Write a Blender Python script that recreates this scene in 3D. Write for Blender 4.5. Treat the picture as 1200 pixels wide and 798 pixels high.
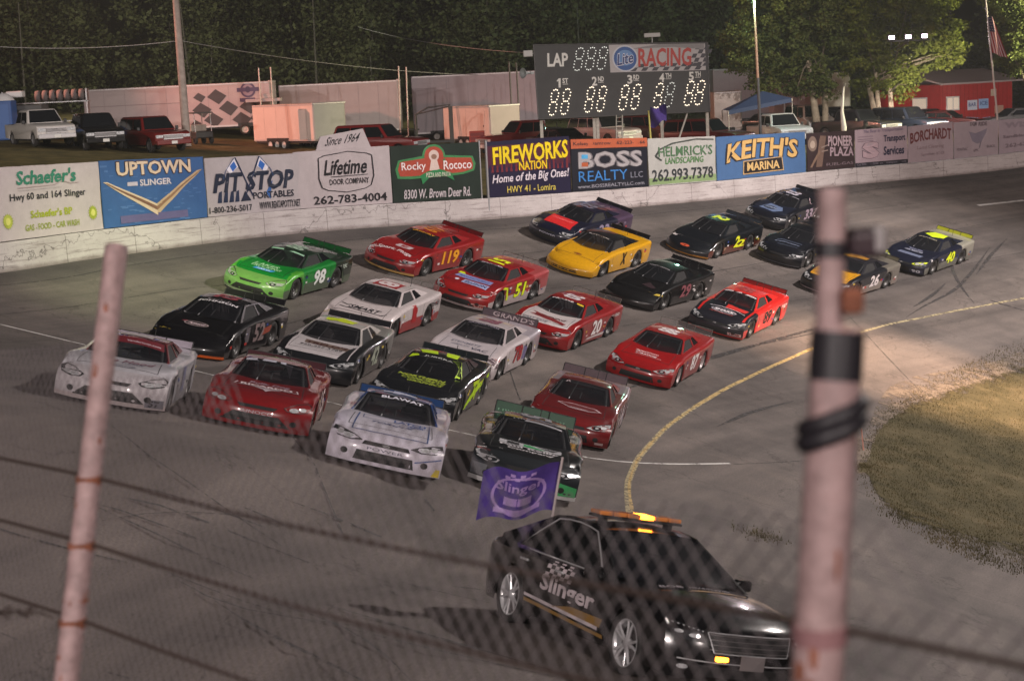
import bpy, bmesh, math, random
from mathutils import Vector, Matrix
from mathutils.bvhtree import BVHTree
random.seed(7)
for o in list(bpy.data.objects): bpy.data.objects.remove(o)
scene = bpy.context.scene
COL = scene.collection
R = math.radians

# ---------------------------------------------------------------- camera
ZC = 10.7
cam_d = bpy.data.cameras.new('camera')
cam = bpy.data.objects.new('camera', cam_d); COL.objects.link(cam)
cam.matrix_world = Matrix(((0.998806, 0.048850, 0.0, 0), (-0.007473, 0.152803, -0.988228, 0),
                           (-0.048275, 0.987049, 0.152986, ZC), (0, 0, 0, 1)))
cam_d.sensor_width = 36; cam_d.lens = 60.0
cam_d.clip_start = 0.2; cam_d.clip_end = 4000
cam_d.dof.use_dof = True; cam_d.dof.focus_distance = 52; cam_d.dof.aperture_fstop = 2.6
scene.camera = cam

# ---------------------------------------------------------------- world, view
w = bpy.data.worlds.new('World'); scene.world = w; w.use_nodes = True
nt = w.node_tree; bg = nt.nodes['Background']
sky = nt.nodes.new('ShaderNodeTexSky'); sky.sky_type = 'NISHITA'; sky.sun_disc = False
sky.sun_elevation = R(-3); sky.sun_rotation = R(150)
nt.links.new(sky.outputs[0], bg.inputs[0]); bg.inputs[1].default_value = 0.05
vs = scene.view_settings; vs.view_transform = 'Standard'; vs.look = 'None'; vs.gamma = 1; vs.exposure = -0.25
vs.use_curve_mapping = False
scene.cycles.use_denoising = True
scene.cycles.max_bounces = 5; scene.cycles.transparent_max_bounces = 12
scene.cycles.sample_clamp_indirect = 4

# ---------------------------------------------------------------- floodlights of the speedway (night race) and unseen fill spots added for brightness
def spot(loc, aim, power, color, size=60, blend=.5, radius=.35):
    l = bpy.data.lights.new('flood_and_fill_lamp', 'SPOT'); l.energy = power; l.color = color
    l.spot_size = R(size); l.spot_blend = blend; l.shadow_soft_size = radius
    o = bpy.data.objects.new('flood_and_fill_lamp', l); COL.objects.link(o)
    o.location = loc
    d = Vector(aim) - Vector(loc); o.rotation_euler = d.to_track_quat('-Z', 'Y').to_euler()
    return o
spot((42, 58, 34), (0, 52, 4), 150000, (1.0, .90, .85), 95, radius=.6)                 # infield tower: long shadows to the left
spot((-30, -52, 40), (-4, 60, 5), 170000, (1.0, .87, .83), 50, .6, .9)        # grandstand roof, left bank
spot((24, -54, 42), (8, 64, 4), 150000, (1.0, .86, .81), 46, .6, .9)         # grandstand roof, right bank
spot((58, 34, 22), (22, 74, 3), 52000, (1.0, .78, .70), 50, .7)              # added fill from the right, brightening the far right of the track
spot((-4, 16, 24), (-10.2, 49.0, 5.3), 80000, (.86, 1.0, .50), 15, 1)          # greenish lamp over the turn exit
spot((34, 40, 14), (13.6, 55.2, .2), 190000, (1.0, .68, .46), 21, .9)             # warm lamp over the infield edge
spot((-40, 97, 21), (-6, 106, 8), 60000, (1.0, .38, .26), 44, .6)            # sodium lamp over the pits
spot((-30, 121, 27), (-22, 172, 12), 60000, (1.0, .92, .76), 110, .8)         # two spots added behind the pits to brighten the wood
spot((14, 124, 28), (10, 172, 12), 20000, (.70, 1.0, .84), 110, .8)  # weaker green-tinted mate of the added wood fill
spot((26, 101, 8.6), (32, 122, 6.5), 17000, (1.0, .84, .74), 60, .7)                # unseen fill put in to brighten the front of the red building
spot((23, 88, 22), (17, 105, 7), 20000, (1.0, .90, .84), 60, .8)               # added fill for the vehicles parked on the right
spot((-52, 36, 26), (-23, 87, 8.5), 70000, (1.0, .88, .80), 26, .8)             # added fill lifting the parked vehicles and grass at the left end
spot((44, 99, 15), (18, 110, 11), 105000, (1.0, .90, .56), 52, .8)            # yellowish fill added behind the wall to brighten the right-hand trees

# ---------------------------------------------------------------- helpers
MATS = {}
def mat(name, col, rough=.6, metal=0, coat=0, noise=0, nscale=6, emit=None, spec=.5, bump=0, bscale=40, alpha=None):
    if name in MATS: return MATS[name]
    m = bpy.data.materials.new(name); m.use_nodes = True; n = m.node_tree.nodes; L = m.node_tree.links
    b = n['Principled BSDF']; b.inputs['Base Color'].default_value = (*col, 1); b.inputs['Roughness'].default_value = rough
    b.inputs['Metallic'].default_value = metal; b.inputs['Coat Weight'].default_value = coat; b.inputs['Coat Roughness'].default_value = .05
    b.inputs['Specular IOR Level'].default_value = spec
    if emit: b.inputs['Emission Color'].default_value = (*emit[0], 1); b.inputs['Emission Strength'].default_value = emit[1]
    tc = None
    if noise or bump:
        tc = n.new('ShaderNodeTexCoord')
    if noise:
        t = n.new('ShaderNodeTexNoise'); t.inputs['Scale'].default_value = nscale; t.inputs['Detail'].default_value = 6; t.inputs['Roughness'].default_value = .65
        L.new(tc.outputs['Object'], t.inputs['Vector'])
        r = n.new('ShaderNodeValToRGB'); r.color_ramp.elements[0].position = .3; r.color_ramp.elements[1].position = .7
        r.color_ramp.elements[0].color = (*[c * (1 - noise) for c in col], 1); r.color_ramp.elements[1].color = (*[min(1, c * (1 + noise)) for c in col], 1)
        L.new(t.outputs[0], r.inputs[0]); L.new(r.outputs[0], b.inputs['Base Color'])
    if bump:
        t2 = n.new('ShaderNodeTexNoise'); t2.inputs['Scale'].default_value = bscale; t2.inputs['Detail'].default_value = 5
        L.new(tc.outputs['Object'], t2.inputs['Vector'])
        bp = n.new('ShaderNodeBump'); bp.inputs['Strength'].default_value = bump; bp.inputs['Distance'].default_value = .02
        L.new(t2.outputs[0], bp.inputs['Height']); L.new(bp.outputs[0], b.inputs['Normal'])
    if alpha is not None:
        tr = n.new('ShaderNodeBsdfTransparent'); mx = n.new('ShaderNodeMixShader'); mx.inputs[0].default_value = alpha
        L.new(tr.outputs[0], mx.inputs[1]); L.new(b.outputs[0], mx.inputs[2]); L.new(mx.outputs[0], n['Material Output'].inputs[0])
    MATS[name] = m
    return m
def srgb(h):
    h = h.lstrip('#'); v = [int(h[i:i+2], 16) / 255 for i in (0, 2, 4)]
    return tuple(c / 12.92 if c <= .04045 else ((c + .055) / 1.055) ** 2.4 for c in v)
def paint(h, rough=.32):                       # vehicle paint with its clear coat, some rubber scuffs and a little road dust
    if 'paint_' + h in MATS: return MATS['paint_' + h]
    c = srgb(h); m = mat('paint_' + h, c, rough, 0, .9, .10, 9); n = m.node_tree.nodes; L = m.node_tree.links; b = n['Principled BSDF']
    src = b.inputs['Base Color'].links[0].from_socket; tc = [q for q in n if q.type == 'TEX_COORD'][0]
    def layer(src, scale, lo, hi, col, stretch, top=.6):
        mp = n.new('ShaderNodeMapping'); mp.inputs['Scale'].default_value = stretch; L.new(tc.outputs['Object'], mp.inputs['Vector'])
        t = n.new('ShaderNodeTexNoise'); t.inputs['Scale'].default_value = scale; t.inputs['Detail'].default_value = 7; t.inputs['Roughness'].default_value = .75; L.new(mp.outputs[0], t.inputs['Vector'])
        r = n.new('ShaderNodeMapRange'); r.inputs['From Min'].default_value = lo; r.inputs['From Max'].default_value = hi; r.inputs['To Max'].default_value = top; L.new(t.outputs[0], r.inputs['Value'])
        x = n.new('ShaderNodeMix'); x.data_type = 'RGBA'; L.new(r.outputs[0], x.inputs[0]); L.new(src, x.inputs[6]); x.inputs[7].default_value = (*col, 1); return x.outputs[2], r.outputs[0]
    o, f = layer(src, 2.6, .60, .74, (.03, .028, .027), (.5, 1, 2.4)); o, f2 = layer(o, 5.0, .64, .95, (.13, .115, .105), (1, 1, 1), .3)
    L.new(o, b.inputs['Base Color']); r = n.new('ShaderNodeMapRange'); r.inputs['To Min'].default_value = rough; r.inputs['To Max'].default_value = .7; L.new(f2, r.inputs['Value']); L.new(r.outputs[0], b.inputs['Roughness'])
    return m
def ink(h, rough=.5): return mat('ink_' + h, srgb(h), rough, 0, 0, .06, 12)

def tag(o, label=None, cat=None, group=None, kind=None):
    if label: o['label'] = label
    if cat: o['category'] = cat
    if group: o['group'] = group
    if kind: o['kind'] = kind
    return o
def empty(name, M=None):
    o = bpy.data.objects.new(name, None); COL.objects.link(o); o.empty_display_size = .3
    if M is not None: o.matrix_world = M
    return o
class MB:
    def __init__(s): s.v = []; s.f = []; s.m = []; s.sm = []
    def add(s, vs, fs, mi=0, smooth=False, X=None):
        b = len(s.v)
        s.v += [tuple(X @ Vector(p)) if X is not None else tuple(p) for p in vs]
        s.f += [tuple(i + b for i in f) for f in fs]; s.m += [mi] * len(fs); s.sm += [smooth] * len(fs)
        return s
    def box(s, c, d, mi=0, X=None, bev=0):
        x, y, z = c; a, b, h = d[0]/2, d[1]/2, d[2]/2
        if not bev:
            vs = [(x+i*a, y+j*b, z+k*h) for k in (-1, 1) for j in (-1, 1) for i in (-1, 1)]
            return s.add(vs, [(0, 2, 3, 1), (4, 5, 7, 6), (0, 1, 5, 4), (2, 6, 7, 3), (0, 4, 6, 2), (1, 3, 7, 5)], mi, False, X)
        bm = bmesh.new(); bmesh.ops.create_cube(bm, size=1)
        for v in bm.verts: v.co = Vector((v.co.x*d[0], v.co.y*d[1], v.co.z*d[2])) + Vector(c)
        bmesh.ops.bevel(bm, geom=bm.edges[:], offset=bev, segments=2, profile=.5, affect='EDGES')
        s.add([v.co[:] for v in bm.verts], [[v.index for v in f.verts] for f in bm.faces], mi, False, X); bm.free()
        return s
    def tube(s, pts, r, mi=0, n=8, X=None, cap=True, smooth=True):
        pts = [Vector(p) for p in pts]; rs = r if isinstance(r, (list, tuple)) else [r] * len(pts)
        vs = []; fs = []; up = None
        for i, p in enumerate(pts):
            d = (pts[min(i+1, len(pts)-1)] - pts[max(i-1, 0)]).normalized()
            if up is None: up = d.orthogonal().normalized()
            up = (up - d * up.dot(d)).normalized(); sd = d.cross(up)
            for k in range(n):
                a = 2*math.pi*k/n; vs.append(p + (up*math.cos(a) + sd*math.sin(a)) * rs[i])
        for i in range(len(pts)-1):
            for k in range(n):
                fs.append((i*n+k, i*n+(k+1) % n, (i+1)*n+(k+1) % n, (i+1)*n+k))
        s.add(vs, fs, mi, smooth, X)
        if cap:
            e = (len(pts)-1)*n
            s.add(vs[:n], [tuple(range(n))[::-1]], mi, False, X); s.add(vs[e:], [tuple(range(n))], mi, False, X)
        return s
    def lathe(s, prof, axis='y', n=24, mi=0, X=None, smooth=True):
        vs = []; fs = []; k = len(prof)
        for i in range(n):
            a = 2*math.pi*i/n
            for r, h in prof:
                c, d = r*math.cos(a), r*math.sin(a)
                vs.append((c, h, d) if axis == 'y' else ((c, d, h) if axis == 'z' else (h, c, d)))
        for i in range(n):
            for j in range(k-1):
                fs.append((i*k+j, ((i+1) % n)*k+j, ((i+1) % n)*k+j+1, i*k+j+1))
        return s.add(vs, fs, mi, smooth, X)
    def poly(s, pts, mi=0, X=None): return s.add(pts, [tuple(range(len(pts)))], mi, False, X)
    def prism(s, pts2, d0, d1, frame, mi=0, X=None):    # 2-D outline extruded between two depths
        n = len(pts2); vs = [frame(a, b, d0) for a, b in pts2] + [frame(a, b, d1) for a, b in pts2]
        fs = [tuple(range(n))[::-1], tuple(range(n, 2*n))] + [(i, (i+1) % n, n+(i+1) % n, n+i) for i in range(n)]
        return s.add(vs, fs, mi, False, X)
    def mesh(s, name, mats):
        me = bpy.data.meshes.new(name); me.from_pydata(s.v, [], s.f)
        for m in (mats if isinstance(mats, (list, tuple)) else [mats]): me.materials.append(m)
        me.polygons.foreach_set('material_index', s.m); me.polygons.foreach_set('use_smooth', s.sm); me.update()
        return me
    def build(s, name, mats, parent=None, M=None, fix=True):
        me = s.mesh(name, mats)
        if fix:
            bm = bmesh.new(); bm.from_mesh(me); bmesh.ops.recalc_face_normals(bm, faces=bm.faces[:]); bm.to_mesh(me); bm.free()
        return link(name, me, parent, M)
def link(name, me, parent=None, M=None):
    o = bpy.data.objects.new(name, me); COL.objects.link(o)
    if parent: o.parent = parent
    if M is not None: o.matrix_world = M
    return o
def kids(o): return [c for c in o.children]
def copy_tree(o, parent=None):
    c = o.copy(); COL.objects.link(c)
    c.parent = parent
    for ch in list(o.children): copy_tree(ch, c)
    return c

# text: the built-in font turned into flat polygons, normalised to its own box
TXT = {}
def glyphs(t, bold=.012):
    k = (t, bold)
    if k in TXT: return TXT[k]
    c = bpy.data.curves.new('t', 'FONT'); c.body = t; c.size = 1; c.offset = bold; c.resolution_u = 2; c.fill_mode = 'FRONT'
    o = bpy.data.objects.new('t', c)
    me = bpy.data.meshes.new_from_object(o)
    vs = [v.co[:2] for v in me.vertices]; fs = [tuple(p.vertices) for p in me.polygons]
    bpy.data.objects.remove(o); bpy.data.curves.remove(c); bpy.data.meshes.remove(me)
    if not vs: return [], []
    x0 = min(v[0] for v in vs); x1 = max(v[0] for v in vs); y0 = min(v[1] for v in vs); y1 = max(v[1] for v in vs)
    vs = [((x-x0)/max(x1-x0, 1e-6), (y-y0)/max(y1-y0, 1e-6)) for x, y in vs]
    TXT[k] = (vs, fs); return TXT[k]
class Art:                                     # flat artwork in (u, v), later laid on a surface
    def __init__(s): s.v = []; s.f = []; s.m = []; s.mats = []; s.lay = []
    def _m(s, m):
        if m not in s.mats: s.mats.append(m)
        return s.mats.index(m)
    def _add(s, vs, fs, m, lay):
        b = len(s.v); s.v += vs; s.f += [tuple(i+b for i in f) for f in fs]; s.m += [s._m(m)]*len(fs); s.lay += [lay]*len(vs)
    def text(s, t, u0, v0, u1, v1, m, shear=0, bold=.012, lay=2, arc=0, rot=0):
        vs, fs = glyphs(t, bold)
        out = []
        for x, y in vs:
            u = u0+(u1-u0)*x + shear*(y-.5)*(v1-v0); v = v0+(v1-v0)*y + arc*(1-(2*x-1)**2) + rot*(x-.5)
            out.append((u, v))
        s._add(out, fs, m, lay); return s
    def poly(s, pts, m, lay=1): s._add([tuple(p) for p in pts], [tuple(range(len(pts)))], m, lay); return s
    def rect(s, u0, v0, u1, v1, m, lay=1): return s.poly([(u0, v0), (u1, v0), (u1, v1), (u0, v1)], m, lay)
    def ell(s, u, v, a, b, m, lay=1, n=28, a0=0): return s.poly([(u+a*math.cos(a0+2*math.pi*i/n), v+b*math.sin(a0+2*math.pi*i/n)) for i in range(n)], m, lay)
    def ring(s, u, v, a, b, t, m, lay=1, n=28):
        vs = []
        for i in range(n):
            c, d = math.cos(2*math.pi*i/n), math.sin(2*math.pi*i/n); vs += [(u+a*c, v+b*d), (u+(a-t)*c, v+(b-t)*d)]
        s._add(vs, [(2*i, 2*((i+1) % n), 2*((i+1) % n)+1, 2*i+1) for i in range(n)], m, lay); return s
    def line(s, pts, t, m, lay=2):
        for (a, b), (c, d) in zip(pts[:-1], pts[1:]):
            l = math.hypot(c-a, d-b) or 1; nx, ny = -(d-b)/l*t/2, (c-a)/l*t/2
            s.poly([(a+nx, b+ny), (a-nx, b-ny), (c-nx, d-ny), (c+nx, d+ny)], m, lay)
        return s
    def checks(s, u0, v0, u1, v1, nu, nv, m, skew=0, lay=1):
        du, dv = (u1-u0)/nu, (v1-v0)/nv
        for i in range(nu):
            for j in range(nv):
                if (i+j) % 2 == 0:
                    a, b = u0+i*du, v0+j*dv; s.poly([(a+skew*j*dv, b), (a+du+skew*j*dv, b), (a+du+skew*(j+1)*dv, b+dv), (a+skew*(j+1)*dv, b+dv)], m, lay)
        return s
    def lay_on(s, name, fn, parent=None, cut=None, M=None):
        """fn(u, v, layer) -> 3-D point or None"""
        if not s.v: return None
        bm = bmesh.new(); L = bm.verts.layers.int.new('lay')
        vv = []
        for (u, v), l in zip(s.v, s.lay):
            x = bm.verts.new((u, v, 0)); x[L] = l; vv.append(x)
        for f, m in zip(s.f, s.m):
            try: q = bm.faces.new([vv[i] for i in f]); q.material_index = m
            except ValueError: pass
        if cut:
            us = [p[0] for p in s.v]; ws = [p[1] for p in s.v]
            for ax, lo, hi in ((0, min(us), max(us)), (1, min(ws), max(ws))):
                k = lo + cut
                while k < hi - 1e-4:
                    no = (1, 0, 0) if ax == 0 else (0, 1, 0); co = (k, 0, 0) if ax == 0 else (0, k, 0)
                    bmesh.ops.bisect_plane(bm, geom=bm.verts[:]+bm.edges[:]+bm.faces[:], plane_co=co, plane_no=no)
                    k += cut
        dead = []
        for x in bm.verts:
            p = fn(x.co.x, x.co.y, x[L])
            if p is None: dead.append(x)
            else: x.co = p
        if dead: bmesh.ops.delete(bm, geom=dead, context='VERTS')
        me = bpy.data.meshes.new(name); bm.to_mesh(me); bm.free()
        for m in s.mats: me.materials.append(m)
        return link(name, me, parent, M)

# ---------------------------------------------------------------- the banked turn: surface fitted in its own frame (x right, y away, z off the banking)
RW = Matrix(((0.9681839, 0.06624963, 0.24131085), (-0.03828314, 0.99218052, -0.11879481), (-0.24729404, 0.10577709, 0.96314945)))
HB = 13.445484268
Q = (0.0522532, -0.0393486, 0.3242883, -0.0117728, 0.174701, -0.0696534, -0.0337568)
def clampf(x, a, b): return max(a, min(b, x))
PACE_P = Vector((1.21, 20.355, 3.58)); PACE_N = Vector((.19878, .16743, .96564))    # the lane at the foot of the stand where the pace car runs
def S(x, y):
    d = math.hypot(x-2.1, (y-20.4)*.85); xx = clampf(x, -18, 27); yy = clampf(y, 24, 98)
    a = (xx-1)/10; b = (yy-55)/10
    z = Q[0]*a*a + Q[1]*a*b + Q[2]*b*b + Q[3]*a**3 + Q[4]*a*a*b + Q[5]*a*b*b + Q[6]*b**3
    if d < 7:
        t = clampf((7-d)/3.8, 0, 1); t = t*t*(3-2*t); n = PACE_N; q = RW.transposed() @ n
        z += t*((n.dot(PACE_P - Vector((0, 0, ZC))) - q.x*x - q.y*y)/q.z + HB - z)
    return z
def TW(x, y, dz=0): return RW @ Vector((x, y, S(x, y) + dz - HB)) + Vector((0, 0, ZC))
def nrm(x, y, e=.3):
    return (RW @ Vector((-(S(x+e, y)-S(x-e, y))/2/e, -(S(x, y+e)-S(x, y-e))/2/e, 1))).normalized()
CR = Vector((0.998806, -0.007473, -0.048275)); CU = Vector((0.048850, 0.152803, 0.987049)); CF = Vector((0, .988228, -.152986))
CAMP = Vector((0, 0, ZC)); FPX = 2000.0
def ray(px, py): return CF + CR * ((px-600)/FPX) - CU * ((py-399)/FPX)
def pt(px, py, d): return CAMP + ray(px, py) * d            # a point at depth d metres
def pix(p):
    q = Vector(p) - CAMP; d = q.dot(CF)
    return 600 + FPX*q.dot(CR)/d, 399 - FPX*q.dot(CU)/d, d
RWT = RW.transposed()
def onback(px, py, dz=0):                                     # (x, y) of the banking under a sight line
    r = RWT @ ray(px, py); t = HB / -r.z
    for _ in range(25):
        z = S(r.x*t, r.y*t) + dz; t += ((z - HB)/r.z - t) * .7
    return r.x*t, r.y*t
def frame(x, y, head):                                        # matrix of a car standing on the banking
    n = nrm(x, y); a = R(head); f = RW @ Vector((math.cos(a), math.sin(a), 0)); f = (f - n*f.dot(n)).normalized(); l = n.cross(f)
    p = TW(x, y)
    return Matrix(((f.x, l.x, n.x, p.x), (f.y, l.y, n.y, p.y), (f.z, l.z, n.z, p.z), (0, 0, 0, 1)))
# ---------------------------------------------------------------- track, ground, wall
def ramp_node(n, L, src, stops):
    r = n.new('ShaderNodeValToRGB'); e = r.color_ramp.elements
    e[0].position, e[0].color = stops[0][0], (*stops[0][1], 1); e[1].position, e[1].color = stops[-1][0], (*stops[-1][1], 1)
    for p, c in stops[1:-1]: q = e.new(p); q.color = (*c, 1)
    L.new(src, r.inputs[0]); return r
def asphalt_mat():
    m = bpy.data.materials.new('asphalt'); m.use_nodes = True; n = m.node_tree.nodes; L = m.node_tree.links; b = n['Principled BSDF']
    b.inputs['Roughness'].default_value = .82; b.inputs['Specular IOR Level'].default_value = .35
    at = n.new('ShaderNodeAttribute'); at.attribute_name = 'lane'            # x along the lap, y across it, metres
    sc = n.new('ShaderNodeMapping'); sc.inputs['Scale'].default_value = (.035, .55, 1); L.new(at.outputs['Vector'], sc.inputs['Vector'])
    t1 = n.new('ShaderNodeTexNoise'); t1.inputs['Scale'].default_value = 1.6; t1.inputs['Detail'].default_value = 7; t1.inputs['Roughness'].default_value = .6
    L.new(sc.outputs[0], t1.inputs['Vector'])
    r1 = ramp_node(n, L, t1.outputs[0], [(.3, (.078, .069, .066)), (.5, (.118, .104, .099)), (.72, (.16, .142, .134))])
    t2 = n.new('ShaderNodeTexNoise'); t2.inputs['Scale'].default_value = .22; t2.inputs['Detail'].default_value = 8; t2.inputs['Roughness'].default_value = .7
    L.new(at.outputs['Vector'], t2.inputs['Vector'])
    r2 = ramp_node(n, L, t2.outputs[0], [(.30, (.50, .49, .49)), (.46, (.86, .85, .84)), (.54, (1.04, 1.02, 1.0)), (.70, (1.34, 1.29, 1.22))])
    mx = n.new('ShaderNodeMix'); mx.data_type = 'RGBA'; mx.blend_type = 'MULTIPLY'; mx.inputs[0].default_value = 1
    L.new(r1.outputs[0], mx.inputs[6]); L.new(r2.outputs[0], mx.inputs[7])
    t3 = n.new('ShaderNodeTexNoise'); t3.inputs['Scale'].default_value = 26; t3.inputs['Detail'].default_value = 3
    L.new(at.outputs['Vector'], t3.inputs['Vector'])
    r3 = ramp_node(n, L, t3.outputs[0], [(.3, (.72, .72, .72)), (.7, (1.25, 1.25, 1.25))])
    m2 = n.new('ShaderNodeMix'); m2.data_type = 'RGBA'; m2.blend_type = 'MULTIPLY'; m2.inputs[0].default_value = 1
    L.new(mx.outputs[2], m2.inputs[6]); L.new(r3.outputs[0], m2.inputs[7])
    sy = n.new('ShaderNodeSeparateXYZ'); L.new(at.outputs['Vector'], sy.inputs[0])
    gr = n.new('ShaderNodeTexNoise'); gr.inputs['Scale'].default_value = .5; gr.inputs['Detail'].default_value = 6; L.new(sc.outputs[0], gr.inputs['Vector'])
    ga = n.new('ShaderNodeMath'); ga.operation = 'MULTIPLY_ADD'; ga.inputs[1].default_value = 5; L.new(gr.outputs[0], ga.inputs[0]); L.new(sy.outputs['Y'], ga.inputs[2])
    gm_ = n.new('ShaderNodeMath'); gm_.operation = 'DIVIDE'; gm_.inputs[1].default_value = 26; L.new(ga.outputs[0], gm_.inputs[0])
    rg = ramp_node(n, L, gm_.outputs[0], [(.02, (.55, .55, .56)), (.11, (.62, .62, .63)), (.16, (1.15, 1.14, 1.10)), (.30, (1.08, 1.06, 1.04)), (.38, (.80, .79, .79)), (.52, (.78, .77, .77)), (.60, (1.05, 1.02, .98)), (.80, (.95, .92, .90))])
    mg = n.new('ShaderNodeMix'); mg.data_type = 'RGBA'; mg.blend_type = 'MULTIPLY'; mg.inputs[0].default_value = 1
    L.new(m2.outputs[2], mg.inputs[6]); L.new(rg.outputs[0], mg.inputs[7]); m2 = mg
    # thin cracks
    vo = n.new('ShaderNodeTexVoronoi'); vo.feature = 'DISTANCE_TO_EDGE'; vo.inputs['Scale'].default_value = .16
    wn = n.new('ShaderNodeTexNoise'); wn.inputs['Scale'].default_value = .7; wn.inputs['Detail'].default_value = 5; L.new(at.outputs['Vector'], wn.inputs['Vector'])
    mxv = n.new('ShaderNodeMix'); mxv.data_type = 'VECTOR'; mxv.inputs[0].default_value = .5
    ws = n.new('ShaderNodeVectorMath'); ws.operation = 'SCALE'; ws.inputs[3].default_value = 4; L.new(wn.outputs['Color'], ws.inputs[0])
    ad = n.new('ShaderNodeVectorMath'); L.new(at.outputs['Vector'], ad.inputs[0]); L.new(ws.outputs[0], ad.inputs[1]); L.new(ad.outputs[0], vo.inputs['Vector'])
    r4 = ramp_node(n, L, vo.outputs['Distance'], [(0, (.45, .43, .42)), (.006, (1, 1, 1))])
    m3 = n.new('ShaderNodeMix'); m3.data_type = 'RGBA'; m3.blend_type = 'MULTIPLY'; m3.inputs[0].default_value = .8
    L.new(m2.outputs[2], m3.inputs[6]); L.new(r4.outputs[0], m3.inputs[7])
    L.new(m3.outputs[2], b.inputs['Base Color'])
    bp = n.new('ShaderNodeBump'); bp.inputs['Strength'].default_value = .35; bp.inputs['Distance'].default_value = .01
    L.new(t3.outputs[0], bp.inputs['Height']); L.new(bp.outputs[0], b.inputs['Normal'])
    return m
WALLP = [(-330, -18.6, 33), (-160, -16.4, 38.7), (0, -14.02, 44.51), (130, -12.2, 48.99), (338, -8.15, 56.28), (600, -.98, 65.54), (800, 6.08, 73.87), (1000, 14.72, 82.91),
         (1200, 24.32, 89.65), (1400, 35.5, 95.5), (1700, 54, 101)]
def wall_xy(px):
    i = 0
    while i < len(WALLP)-2 and px > WALLP[i+1][0]: i += 1
    a, b = WALLP[i], WALLP[i+1]; p0 = WALLP[max(i-1, 0)]; p3 = WALLP[min(i+2, len(WALLP)-1)]
    t = (px-a[0])/(b[0]-a[0]); out = []
    for k in (1, 2):
        sa = (b[k]-p0[k])/(b[0]-p0[0]); sb = (p3[k]-a[k])/(p3[0]-a[0]); d = b[0]-a[0]
        h = (2*t**3-3*t*t+1)*a[k] + (t**3-2*t*t+t)*d*sa + (-2*t**3+3*t*t)*b[k] + (t**3-t*t)*d*sb
        out.append(h)
    return out
def wall_pt(px): x, y = wall_xy(px); return TW(x, y)
def wall_in(px):                                              # unit vector across the track, away from the wall
    a = wall_pt(px-4); b = wall_pt(px+4); d = (b-a); d.z = 0; d.normalize()
    return Vector((d.y, -d.x, 0))
HWALL = .78
# the paved turn: one sheet in the banking's own frame, clipped along the wall
WS = []; _al = 0
for _i in range(521):
    _p = -330 + _i*3.9; _xy = wall_xy(_p)
    if WS: _al += math.hypot(_xy[0]-WS[-1][1], _xy[1]-WS[-1][2])
    WS.append((_p, _xy[0], _xy[1], _al))
def lane(x, y):                                               # (metres along the lap, metres in from the wall)
    k = min(range(0, 521, 8), key=lambda i: (WS[i][1]-x)**2 + (WS[i][2]-y)**2)
    k = min(range(max(0, k-8), min(521, k+9)), key=lambda i: (WS[i][1]-x)**2 + (WS[i][2]-y)**2)
    a, b = WS[max(k-1, 0)], WS[min(k+1, 520)]; dx, dy = b[1]-a[1], b[2]-a[2]; l = math.hypot(dx, dy)
    rx, ry = x-WS[k][1], y-WS[k][2]
    return WS[k][3] + (rx*dx+ry*dy)/l, (rx*dy-ry*dx)/l, k
def build_track():
    bm = bmesh.new(); lay = bm.verts.layers.float_vector.new('lane'); g = []
    nx, ny = 84, 84
    for i in range(nx):
        col = []
        for j in range(ny):
            x = -44 + i*1.35; y = 4 + j*1.3; al, s, k = lane(x, y); out = s
            if s < 0 and s > -2.2: x, y = WS[k][1], WS[k][2]; s = 0
            v = bm.verts.new(TW(x, y)); v[lay] = (al, s, 0); col.append((v, out))
        g.append(col)
    for i in range(nx-1):
        for j in range(ny-1):
            q = (g[i][j], g[i+1][j], g[i+1][j+1], g[i][j+1])
            if min(c[1] for c in q) < -2.2 or max(c[1] for c in q) < 0: continue
            bm.faces.new([c[0] for c in q])
    bmesh.ops.delete(bm, geom=[v for v in bm.verts if not v.link_faces], context='VERTS')
    me = bpy.data.meshes.new('race_track'); bm.to_mesh(me); bm.free()
    for p in me.polygons: p.use_smooth = True
    me.materials.append(asphalt_mat()); return tag(link('race_track', me), kind='structure')
track = build_track()

def strip(name, pts, width, m, dz=.006, step=.6, wob=0, taper=False, label=None):     # a painted line or rubber mark following points of the banking
    P = [onback(*p) for p in pts]; Q2 = []
    for a, b in zip(P[:-1], P[1:]):
        k = max(1, int(math.hypot(b[0]-a[0], b[1]-a[1])/step))
        Q2 += [(a[0]+(b[0]-a[0])*i/k, a[1]+(b[1]-a[1])*i/k) for i in range(k)]
    Q2.append(P[-1])
    for _ in range(3): Q2 = [Q2[0]] + [((a[0]+2*b[0]+c[0])/4, (a[1]+2*b[1]+c[1])/4) for a, b, c in zip(Q2[:-2], Q2[1:-1], Q2[2:])] + [Q2[-1]]
    vs = []
    for i, p in enumerate(Q2):
        a, b = Q2[max(i-1, 0)], Q2[min(i+1, len(Q2)-1)]; dx, dy = b[0]-a[0], b[1]-a[1]; l = math.hypot(dx, dy) or 1
        wd = width*(1+random.uniform(-wob, wob))/2
        if taper: wd *= math.sin(math.pi*clampf((i+.5)/len(Q2), .05, .95))
        for s in (1, -1): vs.append(TW(p[0]-dy/l*wd*s, p[1]+dx/l*wd*s, dz))
    b = MB().add(vs, [(2*i, 2*i+1, 2*i+3, 2*i+2) for i in range(len(Q2)-1)])
    return tag(b.build(name, m), kind='structure')
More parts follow.
